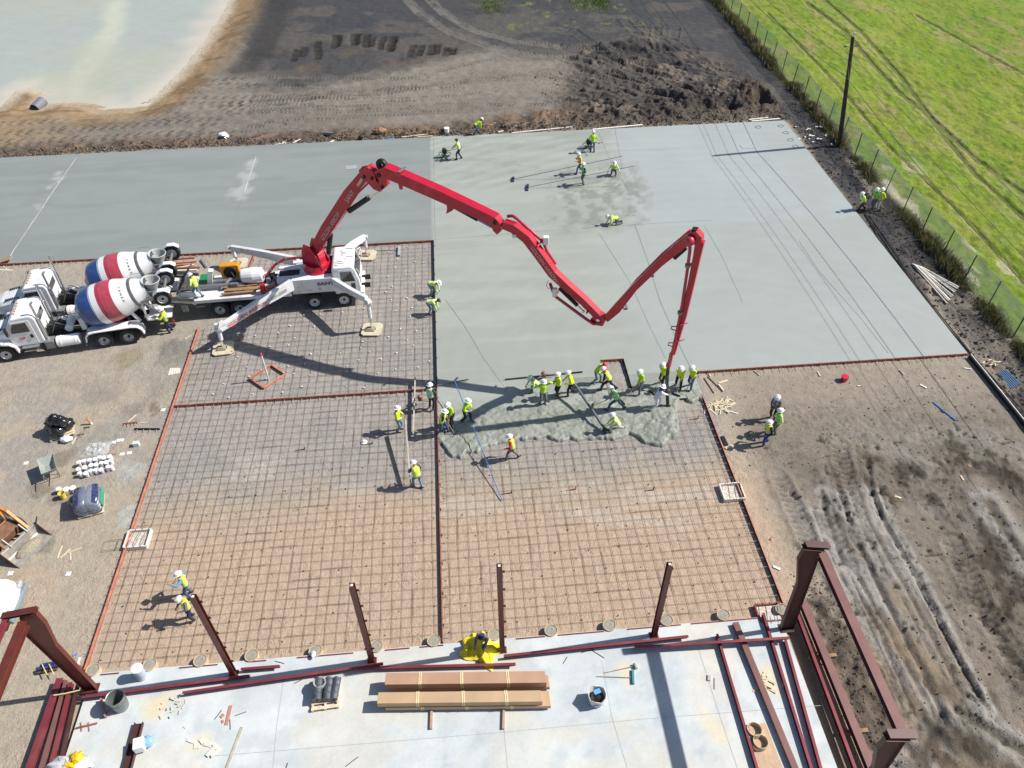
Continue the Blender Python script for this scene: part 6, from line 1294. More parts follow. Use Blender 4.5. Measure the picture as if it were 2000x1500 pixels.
# second small engine screed on the board
c = W3(820, 776, .5); t = empty('power_screed', W3(820, 785, 0), 'small rusty engine with handles beside the upper wooden board', 'power screed'); mb = MB(); mb.sphere(c, .15, 12, 8); mb.box(c+V((0, 0, -.14)), (.2, .2, .12)); mb.build('engine', MATS['engine_rust'], t, world=True)
mb = MB(); mb.path([c, c+V((-.35, .05, -.1)), c+V((-.4, -.2, -.2))], .018, 6); mb.path([c+V((0, 0, -.2)), c+V((.2, 0, -.3)), c+V((.45, 0, -.35))], .02, 6); mb.build('handle', m_tub, t, world=True)
# grey tube with a bull float end
t = empty('float_tube', W3(1184, 846, .1), 'long thick grey tube reaching from the standing worker to the crouching one', 'tube')
a, b = W3(1127, 757, .95), W3(1180, 836, .35); mb = MB(); mb.tube(a+(a-b)*.08, b, .075, n=14); mb.build('tube', m_tub, t, world=True)
mb = MB(); mb.box(b+(b-a).normalized()*.15, (.3, .2, .14), rz=-.9); mb.tube(b, b+(b-a).normalized()*.3, .09); mb.build('end_fitting', m_tool, t, world=True)
# float poles on the far slab
for (f0, f1), (q0, q1), lab in ((((1002, 350), (0, 0)), ((1216, 305), 1.1), 'upper of two long float poles crossing the swirled slab'), (((1030, 366), (0, 0)), ((1240, 324), 1.0), 'lower of two long float poles crossing the swirled slab')):
    e = W3(*f0, ST+.06); h_ = W3(q0[0], q0[1], q1+.7); t = empty('bull_float', W3(*f0), lab, 'bull float')
    mb = MB(); mb.tube(e, h_, .018, n=6); mb.build('pole', mat('dark_blue_pole', (.05, .09, .18), .4, .5), t, world=True)
    mb = MB(); mb.box(e, (.20, .9 if 'lower' in lab else .7, .07), rz=-.15); mb.box(e+V((0, 0, .08)), (.14, .16, .1)); mb.build('float_blade', mat('float_blade', (.03, .04, .09), .5), t, world=True)
# power trowels
def trowel(px, py, hx, label, m_=None):
    c = W3(px, py); t = empty('power_trowel', c, label, 'power trowel'); d = (V((hx[0], hx[1], 0))-V((c.x, c.y, 0))).normalized()
    mb = MB()
    for rr_, zz in ((.48, .22), (.48, .38), (.30, .42)): mb.path([V((rr_*math.cos(a*math.pi/10), rr_*math.sin(a*math.pi/10), zz)) for a in range(20)], .016, 5, closed=True)
    for a in range(6): mb.path([V((.48*math.cos(a), .48*math.sin(a), .2)), V((.48*math.cos(a), .48*math.sin(a), .38)), V((.2*math.cos(a), .2*math.sin(a), .45))], .012, 5)
    mb.build('guard_ring', mat('trowel_green', (.02, .12, .07), .5), t)
    for a in range(4): mb = MB(); q = V((math.cos(a*1.57+.4), math.sin(a*1.57+.4), 0)); mb.beam(q*.08+V((0, 0, .05)), q*.45+V((0, 0, .03)), .14, .02); mb.build('blade', m_tool, t)
    mb = MB(); mb.box((0, 0, .5), (.36, .34, .26)); mb.tube((0, 0, .1), (0, 0, .5), .08); mb.tube((.1, 0, .62), (-.15, 0, .72), .13, n=12); mb.build('engine', m_blk, t, bevel=.02)
    mb = MB(); mb.tube(V((0, 0, .5)), d*1.45+V((0, 0, 1.0)), .022, n=8); sdx = V((-d.y, d.x, 0)); mb.tube(d*1.45+sdx*.25+V((0, 0, 1.0)), d*1.45-sdx*.25+V((0, 0, 1.0)), .02, n=8); mb.build('handle', m_blk, t)
q = W3(897, 311); trowel(869, 307, (q.x, q.y), 'walk behind power trowel pushed by the worker in a dark cap'); q = W3(1157, 297); trowel(1149, 289, (q.x+.2, q.y), 'walk behind power trowel in front of the worker seen from behind')
# broom lying on the bars beyond the cab
t = empty('push_broom', W3(780, 489, .05), 'push broom lying on the bars beside the far front pad', 'broom'); mb = MB(); mb.tube(W3(706, 490, .12), W3(778, 489, .10), .016, n=6); mb.build('handle', mat('dark_blue_pole', (.05, .09, .18), .4, .5), t, world=True)
mb = MB(); mb.beam(W3(780, 481, .09), W3(779, 499, .09), .16, .12); mb.build('broom_head', mat('broom_grey', (.35, .36, .35), .8), t, world=True)
# ================= STEEL OF THE NEW BUILDING =================
m_iron = mat('red_iron', (.13, .030, .022), .45, .1, var=.15, vscale=2, dirt=.25, dirtcol=(.22, .12, .09)); m_purl = mat('purlin_red', (.20, .035, .045), .45, .1, var=.2, vscale=1.5, dirt=.3, dirtcol=(.30, .17, .15))
m_irond = mat('dark_iron', (.075, .03, .028), .5, .1, var=.15, vscale=2, dirt=.2, dirtcol=(.15, .10, .09)); m_mauve = mat('flat_iron', (.20, .095, .085), .45, .1, var=.12, vscale=2)
def knee_column(base, outline_in, outline_out, label, mt):
    B = G(base[0], base[1], BZ); r = empty('frame_column', B, label, 'steel column')
    pi = [on_plane(a, b, B, 1, 0) for a, b in outline_in]; po = [on_plane(a, b, B, 1, 0) for a, b in outline_out]
    for q in (pi, po): q[0].z = BZ
    poly = pi+po[::-1]; mb = MB(); O = V((0, B.y, 0)); mb.prism([(p.x, p.z) for p in poly], .016, O, (1, 0, 0)); mb.build('web', mt, r, world=True)
    for q, nm in ((pi, 'inner_flange'), (po, 'outer_flange')):
        mb = MB()
        for a, b in zip(q[:-1], q[1:]):
            mb.beam(a, b+(b-a).normalized()*.01, .17, .022, up=(1, 0, 0))
        mb.build(nm, mt, r, world=True)
    mb = MB(); mb.beam(pi[-1]+V((-.08, 0, 0)), po[-1]+V((.10, 0, 0)), .28, .03, up=(0, 0, 1)); mb.build('cap_plate', mt, r, world=True)
    mb = MB(); mb.box(B+V((0, 0, .012)), (.6, .4, .024)); [mb.tube(B+V((x, y, .02)), B+V((x, y, .07)), .018, n=6) for x in (-.22, .22) for y in (-.12, .12)]; mb.build('base_plate', mt, r, world=True)
    return r, B, pi, po
rc, RB, rpi, rpo = knee_column((1536, 1227), [(1525, 1224), (1557, 1138), (1558, 1092), (1572, 1068)], [(1546, 1230), (1589, 1112), (1603, 1072)], 'dark red steel knee column standing at the far right corner of the building slab', m_irond)
lc, LB, lpi, lpo = knee_column((178, 1345), [(184, 1336), (110, 1258), (90, 1216), (70, 1194)], [(172, 1353), (54, 1240), (40, 1204)], 'rust red steel knee column standing at the left corner of the building slab', m_iron)
RT = rpo[-1]; LT = lpo[-1]; p2 = G(1745, 1443, RT.z); BAY = RT.y-p2.y
def shift_col(src, dy, label): c = copy_tree(src, label=label); c.location = src.location+V((0, dy, 0)); return c
shift_col(rc, -BAY, 'dark red steel knee column at the bottom right edge, joined to the far one by a long strut')
shift_col(lc, -BAY, 'rust red steel knee column outside the lower left edge')
def ib(name, a, b, w_, h_, m_, label, cat='steel beam', group=None, **k):
    mb = MB(); mb.ibeam(a, b, w_, h_, .014, **k); return mb.build(name, m_, None, label, cat, group)
ib('eave_strut', RT+V((.03, -.15, -.18)), RT+V((.03, -BAY+.15, -.18)), .30, .26, m_mauve, 'long mauve red eave strut spanning between the two right columns')
ib('roof_stub', rpi[-1]+V((0, .03, .10)), RT+V((.3, .03, .10)), .28, .10, m_irond, 'short roof stub bolted on top of the far right column')
s_ = ib('roof_stub', rpi[-1]+V((0, .03, .10)), RT+V((.3, .03, .10)), .28, .10, m_irond, 'short roof stub bolted on top of the bottom right column'); s_.location.y -= BAY
ib('eave_strut', LT+V((.10, -.15, -.20)), LT+V((.10, -BAY+.15, -.20)), .30, .30, m_iron, 'thick rust red eave strut running down from the left knee column')
ib('eave_strut', LT+V((-.45, -.10, -.02)), LT+V((-.45, -BAY+.15, -.02)), .16, .18, m_purl, 'thin purple red eave strut outside the thicker left one')
ib('roof_stub', LT+V((-.6, .02, .06)), lpi[-1]+V((.05, .02, .06)), .26, .10, m_iron, 'short roof stub bolted on top of the left knee column')
for q, (bx_, ty) in enumerate((((457, 1316), 1165), ((727, 1291), 1143), ((981, 1270), 1105), ((1277, 1241), 1102))):
    B = G(bx_[0], bx_[1], BZ); h = VH(bx_, ty, BZ); names = ['leftmost slim endwall post, beside the two lower left workers', 'second slim endwall post from the left', 'slim endwall post right of the kneeling worker', 'rightmost slim endwall post, near the long slab shadow']
    r = empty('endwall_post', B, names[q], 'steel post', 'slim endwall posts'); mb = MB(); mb.ibeam(B, B+V((0, 0, h)), .20, .20, .014, up=(0, 1, 0)); mb.build('shaft', m_iron, r, world=True)
    mb = MB(); mb.box(B+V((0, 0, .012)), (.36, .3, .024)); [mb.tube(B+V((x, y, 0)), B+V((x, y, .07)), .015, n=6) for x in (-.13, .13) for y in (-.1, .1)]; mb.build('base_plate', m_iron, r, world=True)
    for k in range(5):
        mb = MB(); mb.box(B+V((.13, .06, h*(.16+.19*k))), (.13, .02, .13)); mb.build('clip', m_iron, r, world=True)
    mb = MB(); mb.box(B+V((0, 0, h+.006)), (.09, .09, .012)); mb.build('top_tag', mwht, r, world=True)
    # notch in the slab edge under the post
# purlins (Z shaped) lying about
def zpur(a, b, z, label, m_=None, s=.25, flip=1, name='purlin', group=None, gz2=None):
    a, b = G(a[0], a[1], z), G(b[0], b[1], gz2 if gz2 is not None else z); f = flip; t = .012
    P = [(-.11*f, s/2), (0, s/2), (0, -s/2+t), (.11*f, -s/2+t), (.11*f, -s/2), (-t*f, -s/2), (-t*f, s/2-t), (-.11*f, s/2-t)]
    if f < 0: P = P[::-1]
    mb = MB(); mb.section(a, b, P); o = mb.build(name, m_ or m_purl, None, label, 'purlin', group); return o
PG = 'loose red purlins on the slab'
zpur((162, 1362), (487, 1320), .30, 'long purlin running from the left corner past the galvanised barrel', group=PG)
zpur((358, 1353), (748, 1296), .30, 'purlin ending below the second slim post', group=PG)
zpur((472, 1307), (547, 1301), .28, 'short purlin offcut right of the leftmost slim post', group=PG)
zpur((697, 1305), (1007, 1297), .29, 'purlin passing just under the yellow cape above the cardboard stack', group=PG)
zpur((985, 1281), (1343, 1243), .30, 'purlin from the yellow cape to the rightmost slim post', group=PG)
zpur((1240, 1264), (1540, 1246), .44, 'top purlin lying across the four long ones at the right', group=PG)
# long members lying towards the camera at the right
ib('long_beam', G(1400, 1240, .27), G(1482, 1515, .27), .10, .18, m_purl, 'leftmost long beam at the right, beside the cardboard with two rings')
mb = MB(); mb.beam(G(1436, 1217, .28), G(1560, 1520, .28), .24, .16); mb.build('flat_tube', m_mauve, None, 'wide flat mauve beam lying past the wood scrap pile', 'steel beam')
ib('long_beam', G(1490, 1199, .27), G(1588, 1515, .27), .11, .18, m_purl, 'third long beam at the right, slim with a dark web')
ib('long_beam', G(1533, 1251, .27), G(1606, 1515, .27), .11, .18, m_purl, 'fourth long beam, nearest the right slab edge')
ib('long_beam', G(1555, 1195, .33), G(1672, 1510, .33), .12, .20, m_purl, 'purple red beam stored on the earth just outside the right slab edge')
ib('long_beam', G(1568, 1178, .36), G(1706, 1515, .36), .30, .28, m_mauve, 'wide dark beam stored outside the right slab edge')
for k, y in enumerate((11.2, 14.2)): mb = MB(); mb.beam(V((12.9, y, .10)), V((14.0, y, .10)), .14, .20); mb.build('dunnage', m_plank, None, ('lower' if k == 0 else 'upper')+' timber block carrying the two beams outside the right slab edge', 'timber block')
for k, (x0, x1, w_, mm, lb) in enumerate(((118, 58, .26, m_purl, 'leftmost and widest'), (130, 82, .14, m_mauve, 'second'), (140, 100, .14, m_purl, 'third'), (152, 118, .10, m_irond, 'rightmost and slimmest'))):
    ib('stored_purlin', G(x0, 1326+k*4, .28), G(x1-4, 1512, .28), w_, .16, mm, lb+' of four stored beams along the left slab edge')
mb = MB(); mb.path([G(105, 1358, .42), G(125, 1355, .42), G(155, 1348, .42)], .025, 6); mb.build('yellow_strap', mat('strap_yellow', (.75, .62, .25), .6), None, 'yellow strap lying across the stored beams at the left', 'strap')
a, b = G(272, 1412, .25), G(246, 1512, .25); mb = MB(); mb.section(a, b, [(-.16, .08), (-.16, -.07), (.16, -.07), (.16, .08), (.13, .08), (.13, -.04), (-.13, -.04), (-.13, .08)]); mb.build('steel_channel', m_irond, None, 'dark open steel channel under the white box at the lower left', 'steel channel')
# edge strips of the slab: red angle pieces
for i, (u0, u1) in enumerate(((196, 232), (350, 425), (490, 520), (580, 690), (752, 800), (820, 866), (1008, 1065), (1090, 1180), (1225, 1330), (1350, 1480))):
    y0 = 1320-(u0-185)*115/1335; y1 = 1320-(u1-185)*115/1335; mb = MB(); mb.beam(G(u0, y0, BZ)+V((0, .02, .01)), G(u1, y1, BZ)+V((0, .02, .01)), .05, .03)
    mb.build('edge_strip', m_purl, None, 'thin red edge strip pinned along the far edge of the building slab', 'edge strip', 'red edge strips on the slab edge')
# round concrete piers in cardboard tubes
m_card = mat('tube_card', (.55, .44, .28), .8, var=.12); m_ctop = mat('pier_top', (.30, .28, .23), .9, var=.2, vscale=8)
tubes = [(181, 1308), (391, 1290), (491, 1280), (616, 1271), (735, 1262), (847, 1251), (965, 1239), (1076, 1231), (1190, 1221), (1302, 1211), (1413, 1201), (1527, 1190)]
nm_ = ['first round pier, right beside the left knee column', 'round pier left of the leftmost slim post', 'round pier right of the leftmost slim post with a white scrap on top', 'round pier with a white cloth over its rim', 'round pier beside the second slim post', 'round pier just left of the black middle form', 'round pier behind the kneeling worker', 'first round pier right of the kneeling worker', 'second round pier right of the kneeling worker', 'round pier beside the rightmost slim post', 'round pier left of the right corner box', 'last round pier, behind the right knee column']
pr = None
for i, (a, b) in enumerate(tubes+[(292, 1298)]):
    q = G(a, b, .22); q.z = 0
    if pr is None:
        pr = empty('round_pier', q, nm_[0], 'concrete pier', 'round piers along the slab edge'); mb = MB(); mb.lathe([(.27, 0), (.27, .24), (.255, .245), (.245, .235), (.245, .0)], n=24); mb.build('cardboard_tube', m_card, pr, smooth=False)
        mb = MB(); mb.lathe([(.246, .215), (.12, .225), (.0, .22)], n=20); mb.build('concrete_fill', m_ctop, pr)
    else: copy_tree(pr, loc=q, rz=random.random()*6, label=nm_[i] if i < 12 else 'round pier behind the white drum')
# ================= THINGS ON THE BUILDING SLAB =================
m_cb = mat('cardboard', (.43, .26, .17), .8, var=.10, vscale=1.2); m_cb2 = mat('cardboard_pale', (.48, .33, .20), .8, var=.10, vscale=1.2); m_str = mat('cream_strap', (.72, .60, .34), .7)
def carton(x0, x1, yt, yb, z0, h, m_, label, straps, tilt=0):
    """long carton: near top edge row yb, far top edge row yt, px x0..x1 measured at the top"""
    zt = z0+h; a, b, c, d = G(x0, yb, zt), G(x1, yb-(x1-x0)*.012*1, zt), G(x1-4, yt-(x1-x0)*.012*1, zt), G(x0+3, yt, zt)
    r = empty('carton', (a+b)/2-V((0, 0, h)), label, 'cardboard carton', 'long cardboard cartons stacked on the slab'); dn = V((0, 0, h))
    nx = 8; mb = MB(); mb.add([a-dn, b-dn, c-dn, d-dn, a, b, c, d], [(3, 2, 1, 0), (4, 5, 6, 7), (0, 1, 5, 4), (1, 2, 6, 5), (2, 3, 7, 6), (3, 0, 4, 7)]); mb.build('box', m_, r, world=True, bevel=.012)
    for s in straps:
        for off in (-.035, .035):
            t = (s-x0)/(x1-x0); p0, p1 = a.lerp(b, t)+V((off, 0, 0)), d.lerp(c, t)+V((off, 0, 0)); mb = MB(); w_ = V((.024, 0, 0)); e = V((0, -.012, 0)); uz = V((0, 0, .012))
            mb.add([p0-w_-dn+e, p0+w_-dn+e, p0+w_+e+uz, p0-w_+e+uz, p1+w_+uz-e, p1-w_+uz-e, p1+w_-dn-e, p1-w_-dn-e], [(0, 1, 2, 3), (3, 2, 4, 5), (5, 4, 6, 7)]); o = mb.build('strap', m_str, r, world=True)
zb = BZ+.10
carton(752, 1076, 1353, 1383, zb, .20, m_cb2, 'bottom carton of the front stack, showing a thin strip along the near side', (825, 912, 1000))
carton(762, 1074, 1322, 1346, zb, .20, m_cb, 'bottom carton of the back stack, mostly hidden', ())
carton(736, 1060, 1352, 1374, zb+.21, .30, m_cb2, 'top carton of the front stack, nearest the camera, tan brown', (815, 905, 990))
carton(751, 1068, 1314, 1337, zb+.21, .36, m_cb, 'top carton of the back stack, pinkish brown, nearest the purlins', (820, 902, 993))
for i, x in enumerate((845, 986)): mb = MB(); mb.beam(G(x-3, 1424, BZ+.05), G(x, 1325, BZ+.05), .09, .10); mb.build('timber_runner', mat('runner', (.42, .28, .20), .8), None, ('left' if i == 0 else 'right')+' timber runner sticking out under the carton stack', 'timber')
def plank(a, b, label, z=BZ, w_=.10, h_=.03, m_=None, group=None, cat='board', name='board', lift=0):
    A_, B_ = G(a[0], a[1], z+h_/2), G(b[0], b[1], z+h_/2+lift); mb = MB(); mb.beam(A_, B_, w_, h_); return mb.build(name, m_ or m_wd, None, label, cat, group)
m_rw = mat('red_wood', (.46, .22, .17), .8, var=.15); m_pw = mat('pale_wood', (.66, .56, .40), .8, var=.15); m_ww = mat('white_wood', (.70, .67, .60), .8, var=.1)
# pallet with rolls
def pallet(c, rz, name='pallet', label=None, sx_=1.05, sy_=1.2):
    r = empty(name, c, label, 'pallet', rz=rz)
    for k in range(6): mb = MB(); mb.box((0, -sy_/2+.07+k*(sy_-.14)/5, .125), (sx_, .12, .02)); mb.build('deck_board', m_pw, r)
    for k in (-1, 0, 1): mb = MB(); mb.box((k*(sx_/2-.05), 0, .065), (.08, sy_, .09)); mb.build('stringer', m_pw, r)
    return r
c = G(637, 1357, BZ); pallet(c, .06, label='small wooden pallet carrying dark rolls left of the carton stack', sx_=1.05, sy_=1.25)
m_roll = mat('grey_roll', (.10, .11, .13), .35, .3, var=.3, vscale=6, bump=.4, bscale=12)
for i, (dx, r_) in enumerate(((-.27, .19), (.10, .17), (.36, .15))):
    mb = MB(); q = c+V((dx, -.35, .135+r_)); n = 12; mb.lathe([(.04, 0), (r_, 0), (r_, .02)]+[(r_*(1+.03*math.sin(k*2.1)), .1+k*.09) for k in range(9)]+[(r_, .86), (.04, .86)], q, (.05*i, 1, 0), 18)
    mb.build('roll', m_roll, None, ['left', 'middle', 'right'][i]+' dark plastic wrapped roll on the small pallet', 'roll', 'rolls on the pallet', smooth=False)
mb = MB(); mb.lathe([(.19, -.05), (.25, -.06), (.25, .06), (.19, .05)], c+V((-.20, .30, .42)), (.1, .15, 1), 22, close=True); mb.build('coil', mat('coil_grey', (.35, .34, .33), .6), None, 'grey coil lying on top of the dark rolls', 'coil')
# galvanised barrel, white drum
q = G(238, 1380, BZ); r = empty('galvanised_barrel', q, 'open galvanised barrel standing on the slab near the left corner', 'barrel'); mb = MB(); mb.lathe([(0, .01), (.27, 0), (.31, .6), (.325, .78), (.335, .79), (.31, .77), (.295, .6), (.25, .03), (0, .03)], n=26); [mb.lathe([(.28+.035*k, .2+.25*k), (.295+.035*k, .215+.25*k), (.285+.035*k, .23+.25*k)], n=26) for k in (0, 1)]
mb.build('shell', mat('galv_barrel', (.25, .28, .27), .45, .6, var=.2), r); mb = MB(); [mb.box((s*.33, 0, .6), (.03, .14, .05)) for s in (-1,)]; mb.build('handle', m_gr, r)
q = G(278, 1322, BZ); r = empty('white_drum', q, 'upright white drum with a blue grey side beside the slab edge at left', 'drum'); mb = MB(); mb.lathe([(0, 0), (.20, 0), (.21, .10), (.20, .12), (.21, .55), (.215, .57), (.21, .68)], n=22); mb.build('shell', mat('drum_shell', (.42, .48, .60), .4), r); mb = MB(); mb.lathe([(.225, .66), (.225, .72), (.20, .735), (0, .735)], n=22); mb.build('lid', m_whc, r)
# white box and blue bag, yellow coat on plastic
mb = MB(); mb.box(G(272, 1455, BZ+.30), (.36, .42, .38), rz=.2); mb.build('white_box', m_whc, None, 'white box sitting on the dark steel channel', 'box', bevel=.02)
def lump(name, c, rad_, sc, m_, label, cat, amp=.18, seed=0, group=None):
    mb = MB(); n, k = 20, 14; vs = []
    for i in range(k+1):
        for j in range(n):
            th, ph = math.pi*i/k, 2*math.pi*j/n; u = V((math.sin(th)*math.cos(ph), math.sin(th)*math.sin(ph), -math.cos(th)))
            f_ = 1+amp*(float(fbm(np.array([u.x*2+seed]), np.array([u.y*2+u.z*1.7]), .6, 3, seed)[0])-.5)*2+amp*.5*math.sin(7*ph+3*th+seed); p = u*rad_*f_; p = V((p.x*sc[0], p.y*sc[1], p.z*sc[2])); vs.append(c+V((0, 0, rad_*sc[2]*.92))+p)
    for v in vs: v.z = max(v.z, c.z+.004)
    mb.add(vs, [(i*n+j, i*n+(j+1) % n, (i+1)*n+(j+1) % n, (i+1)*n+j) for i in range(k) for j in range(n)]); return mb.build(name, m_, None, label, cat, group, smooth=True)
m_film = mat('clear_blue_film', (.25, .45, .75), .15, 0, spec=.8, coat=.5, bump=.5, bscale=9); m_bag = mat('black_bag', (.012, .012, .014), .18, 0, spec=.7, coat=.4, bump=.5, bscale=10); m_wbag = mat('white_bag', (.75, .76, .84), .4, bump=.5, bscale=9)
lump('blue_bag', G(290, 1452, BZ), .24, (1.15, .95, .75), m_film, 'clear blue plastic bag beside the white box', 'bag', .15, 3)
lump('plastic_heap', G(140, 1497, BZ), .62, (1.2, .55, .32), mat('clear_film', (.62, .62, .64), .25, coat=.3, bump=.8, bscale=7), 'heap of crumpled clear plastic at the bottom left', 'plastic', .3, 5)
m_yc = mat('yellow_coat', (.80, .50, .01), .5, bump=.4, bscale=9)
lump('yellow_coat', G(152, 1482, BZ+.25), .22, (1.1, 1, .6), m_yc, 'bright yellow coat lying on the plastic heap', 'coat', .3, 8); lump('yellow_hood', G(138, 1494, BZ+.25), .16, (1.6, .9, .5), m_yc, 'yellow sleeve trailing below the coat', 'coat', .3, 9)
# cardboard bin, broom, mallet
q = G(1165, 1368, BZ); r = empty('paper_bin', q, 'open cardboard bin with blue printing and litter inside', 'bin'); mb = MB(); n = 10
ring = lambda rr_, z, j=0: [V((rr_*math.cos(k*2*math.pi/n), rr_*math.sin(k*2*math.pi/n), z+(j*(.07 if k % 2 else -.03)))) for k in range(n)]
vs = ring(.30, 0)+ring(.36, .50, 1)+ring(.34, .50, 1)+ring(.28, .03); mb.add(vs, [(i*n+k, i*n+(k+1) % n, (i+1)*n+(k+1) % n, (i+1)*n+k) for i in range(3) for k in range(n)]+[tuple(range(3*n, 4*n))]); mb.build('side', mat('bin_paper', (.62, .61, .56), .8, var=.1), r)
mb = MB(); mb.box((-.1, -.335, .3), (.22, .01, .05)); mb.box((.12, -.31, .24), (.2, .01, .03)); mb.build('print', mat('print_blue', (.08, .25, .6), .6), r); mb = MB(); mb.sphere((-.02, .02, .22), .24, 10, 6, (1, 1, .6)); mb.build('litter', m_bag, r); mb = MB(); mb.box((.02, .14, .44), (.26, .18, .05), rz=.3); mb.build('blue_packet', mat('packet_blue', (.15, .4, .8), .4), r)
t = empty('broom', G(1236, 1322, BZ), 'broom with a teal head lying on the slab', 'broom'); mb = MB(); mb.tube(G(1165, 1321, BZ+.03), G(1233, 1323, BZ+.05), .014, n=6); mb.build('handle', m_han, t, world=True); mb = MB(); mb.beam(G(1236, 1308, BZ+.05), G(1237, 1336, BZ+.05), .09, .10); mb.build('broom_head', mat('teal', (.04, .25, .30), .7), t, world=True, bevel=.01)
t = empty('mallet', G(1241, 1300, BZ), 'grey headed mallet lying above the broom', 'mallet'); mb = MB(); mb.tube(G(1180, 1314, BZ+.03), G(1238, 1301, BZ+.06), .014, n=6); mb.build('handle', m_han, t, world=True); mb = MB(); mb.tube(G(1239, 1296, BZ+.08), G(1243, 1306, BZ+.08), .07, n=12); mb.build('mallet_head', mat('mallet_grey', (.38, .36, .33), .7), t, world=True)
# cardboard with rings
mb = MB(); pts = [G(1462, 1416, BZ+.02), G(1495, 1412, BZ+.02), G(1535, 1515, BZ+.02), G(1478, 1515, BZ+.02)]; mb.add(pts+[p-V((0, 0, .015)) for p in pts], [(3, 2, 1, 0), (4, 5, 6, 7), (0, 1, 5, 4), (1, 2, 6, 5), (2, 3, 7, 6), (3, 0, 4, 7)]); mb.build('cardboard_sheet', mat('sheet_card', (.50, .36, .24), .85), None, 'flat cardboard sheet lying under the two tube rings', 'cardboard')
for i, (a, b) in enumerate(((1472, 1429), (1484, 1453))): mb = MB(); mb.lathe([(.275, 0), (.275, .20), (.255, .20), (.255, 0)], G(a, b, BZ+.025), (.03, .1, 1), 28, close=True); mb.build('tube_ring', m_card, None, ('upper' if i == 0 else 'lower')+' of two cardboard tube rings on the cardboard sheet', 'cardboard ring', smooth=False)
# wood scraps
def scraps(c, n, spread, lo, hi, m_, label, group, z=BZ, wd=.05, sq=1.):
    base = None
    for i in range(n):
        L_ = random.uniform(lo, hi)
        if base is None: mb = MB(); mb.box((0, 0, .012), (.35, wd, .022)); base = o = mb.build('wood_scrap', m_, None, label, 'wood scrap', group, origin=(0, 0, 0))
        else: o = base.copy(); COL.objects.link(o)
        q = G(c[0], c[1], z); o.location = q+V((random.gauss(0, spread), random.gauss(0, spread*sq), .0+.012*(i % 5))); o.rotation_euler = (random.uniform(-.05, .05), random.uniform(-.12, .12), random.random()*6.28); o.scale = (L_/.35, random.uniform(.7, 1.5), 1)
scraps((1500, 1333), 16, .22, .25, .6, m_pw, 'tan wood scrap in the heap between the long beams at the right', 'wood scraps between the beams', wd=.09)
scraps((335, 1380), 20, .28, .08, .2, m_pw, 'small tan wood chip in the sawdust right of the barrel', 'wood chips in the sawdust', wd=.03)
scraps((400, 1452), 9, .26, .2, .5, m_ww, 'pale board offcut at the lower left of the slab', 'pale offcuts at lower left', wd=.13)
for a, b, l in (((451, 1378), (442, 1416), 'longer red board scrap on the slab'), ((437, 1395), (431, 1401), 'small square red scrap'), ((437, 1408), (433, 1410), 'tiny red scrap beside the longer one')): plank(a, b, l, w_=.12, m_=m_rw)
plank((473, 1420), (438, 1512), 'long pale board running off the bottom edge', w_=.10, m_=m_wd)
for i, (a, b) in enumerate((((433, 1387), (419, 1405)), ((481, 1390), (459, 1398)), ((449, 1405), (450, 1425)), ((700, 1478), (675, 1497)), ((562, 1490), (558, 1502)), ((1395, 1324), (1395, 1346)), ((1108, 1283), (1100, 1296)), ((1156, 1270), (1180, 1285)), ((1160, 1268), (1135, 1275)), ((575, 1335), (590, 1327)), ((537, 1291), (555, 1296)))):
    plank(a, b, 'thin dark stick or wire lying loose on the building slab', z=BZ, w_=.02, h_=.02, m_=m_irond, group='loose sticks on the slab', name='stick', cat='stick')
r = empty('form_offcut', G(175, 1412, BZ), 'short rusty form piece with pins lying near the barrel', 'form piece'); mb = MB(); mb.beam(G(148, 1422, BZ+.06), G(190, 1412, BZ+.06), .05, .04); mb.build('bar', m_form, r, world=True)
for x in (158, 173): mb = MB(); mb.tube(G(x, 1410, BZ+.05), G(x+2, 1428, BZ+.05), .012, n=5); mb.build('pin', m_form, r, world=True)
plank((198, 1366), (206, 1400), 'rusty upright plate leaning beside the barrel', w_=.05, h_=.22, m_=m_rw); plank((213, 1388), (200, 1402), 'thin red board at the foot of the leaning plate', w_=.04, m_=m_rw)
mb = MB(); mb.box(G(1385, 1324, BZ+.03), (.12, .22, .06), rz=-.3); mb.build('mini_clip', m_wd, None, 'small wooden clip lying in the long slab shadow', 'wood clip')
lump('white_cloth', G(612, 1280, BZ+.05), .13, (.7, 1.2, .6), m_wbag, 'white cloth hanging over the rim of a round pier', 'cloth', .3, 12)
# big box forms at both ends of the rebar panels
def pocket(px, py, label, dx=1.0, dy=.95, m_=None):
    c = G(px, py); r = empty('column_pocket', c, label, 'column pocket')
    for a, b in (((-dx/2, -dy/2), (dx/2, -dy/2)), ((dx/2, -dy/2), (dx/2, dy/2)), ((dx/2, dy/2), (-dx/2, dy/2)), ((-dx/2, dy/2), (-dx/2, -dy/2))):
        A_, B_ = V((a[0], a[1], .11)), V((b[0], b[1], .11)); d_ = (B_-A_).normalized()*.03; mb = MB(); mb.beam(A_-d_*0, B_, .06, .22); mb.build('form_side', m_ or m_ww, r)
    mb = MB(); mb.box((0, 0, .04), (dx-.1, dy-.1, .08)); mb.build('rubble_fill', mat('rubble', (.55, .50, .44), .9, var=.45, vscale=12, bump=.9, bscale=14), r)
    mb = MB(); [mb.path([(x, -dy/2-.1, .3), (x+.1, 0, .32), (x+.2, dy/2+.2, .3)], .012, 5) for x in (-.3, 0, .3)]; mb.build('tie_bar', m_bar, r)
pocket(271, 1056, 'pale wooden box form at the left form edge with rubble inside'); pocket(1429, 964, 'whitish wooden box form at the right form edge'); pocket(1503, 1200, 'dark red box form against the right building corner', 1.1, .8, m_form)
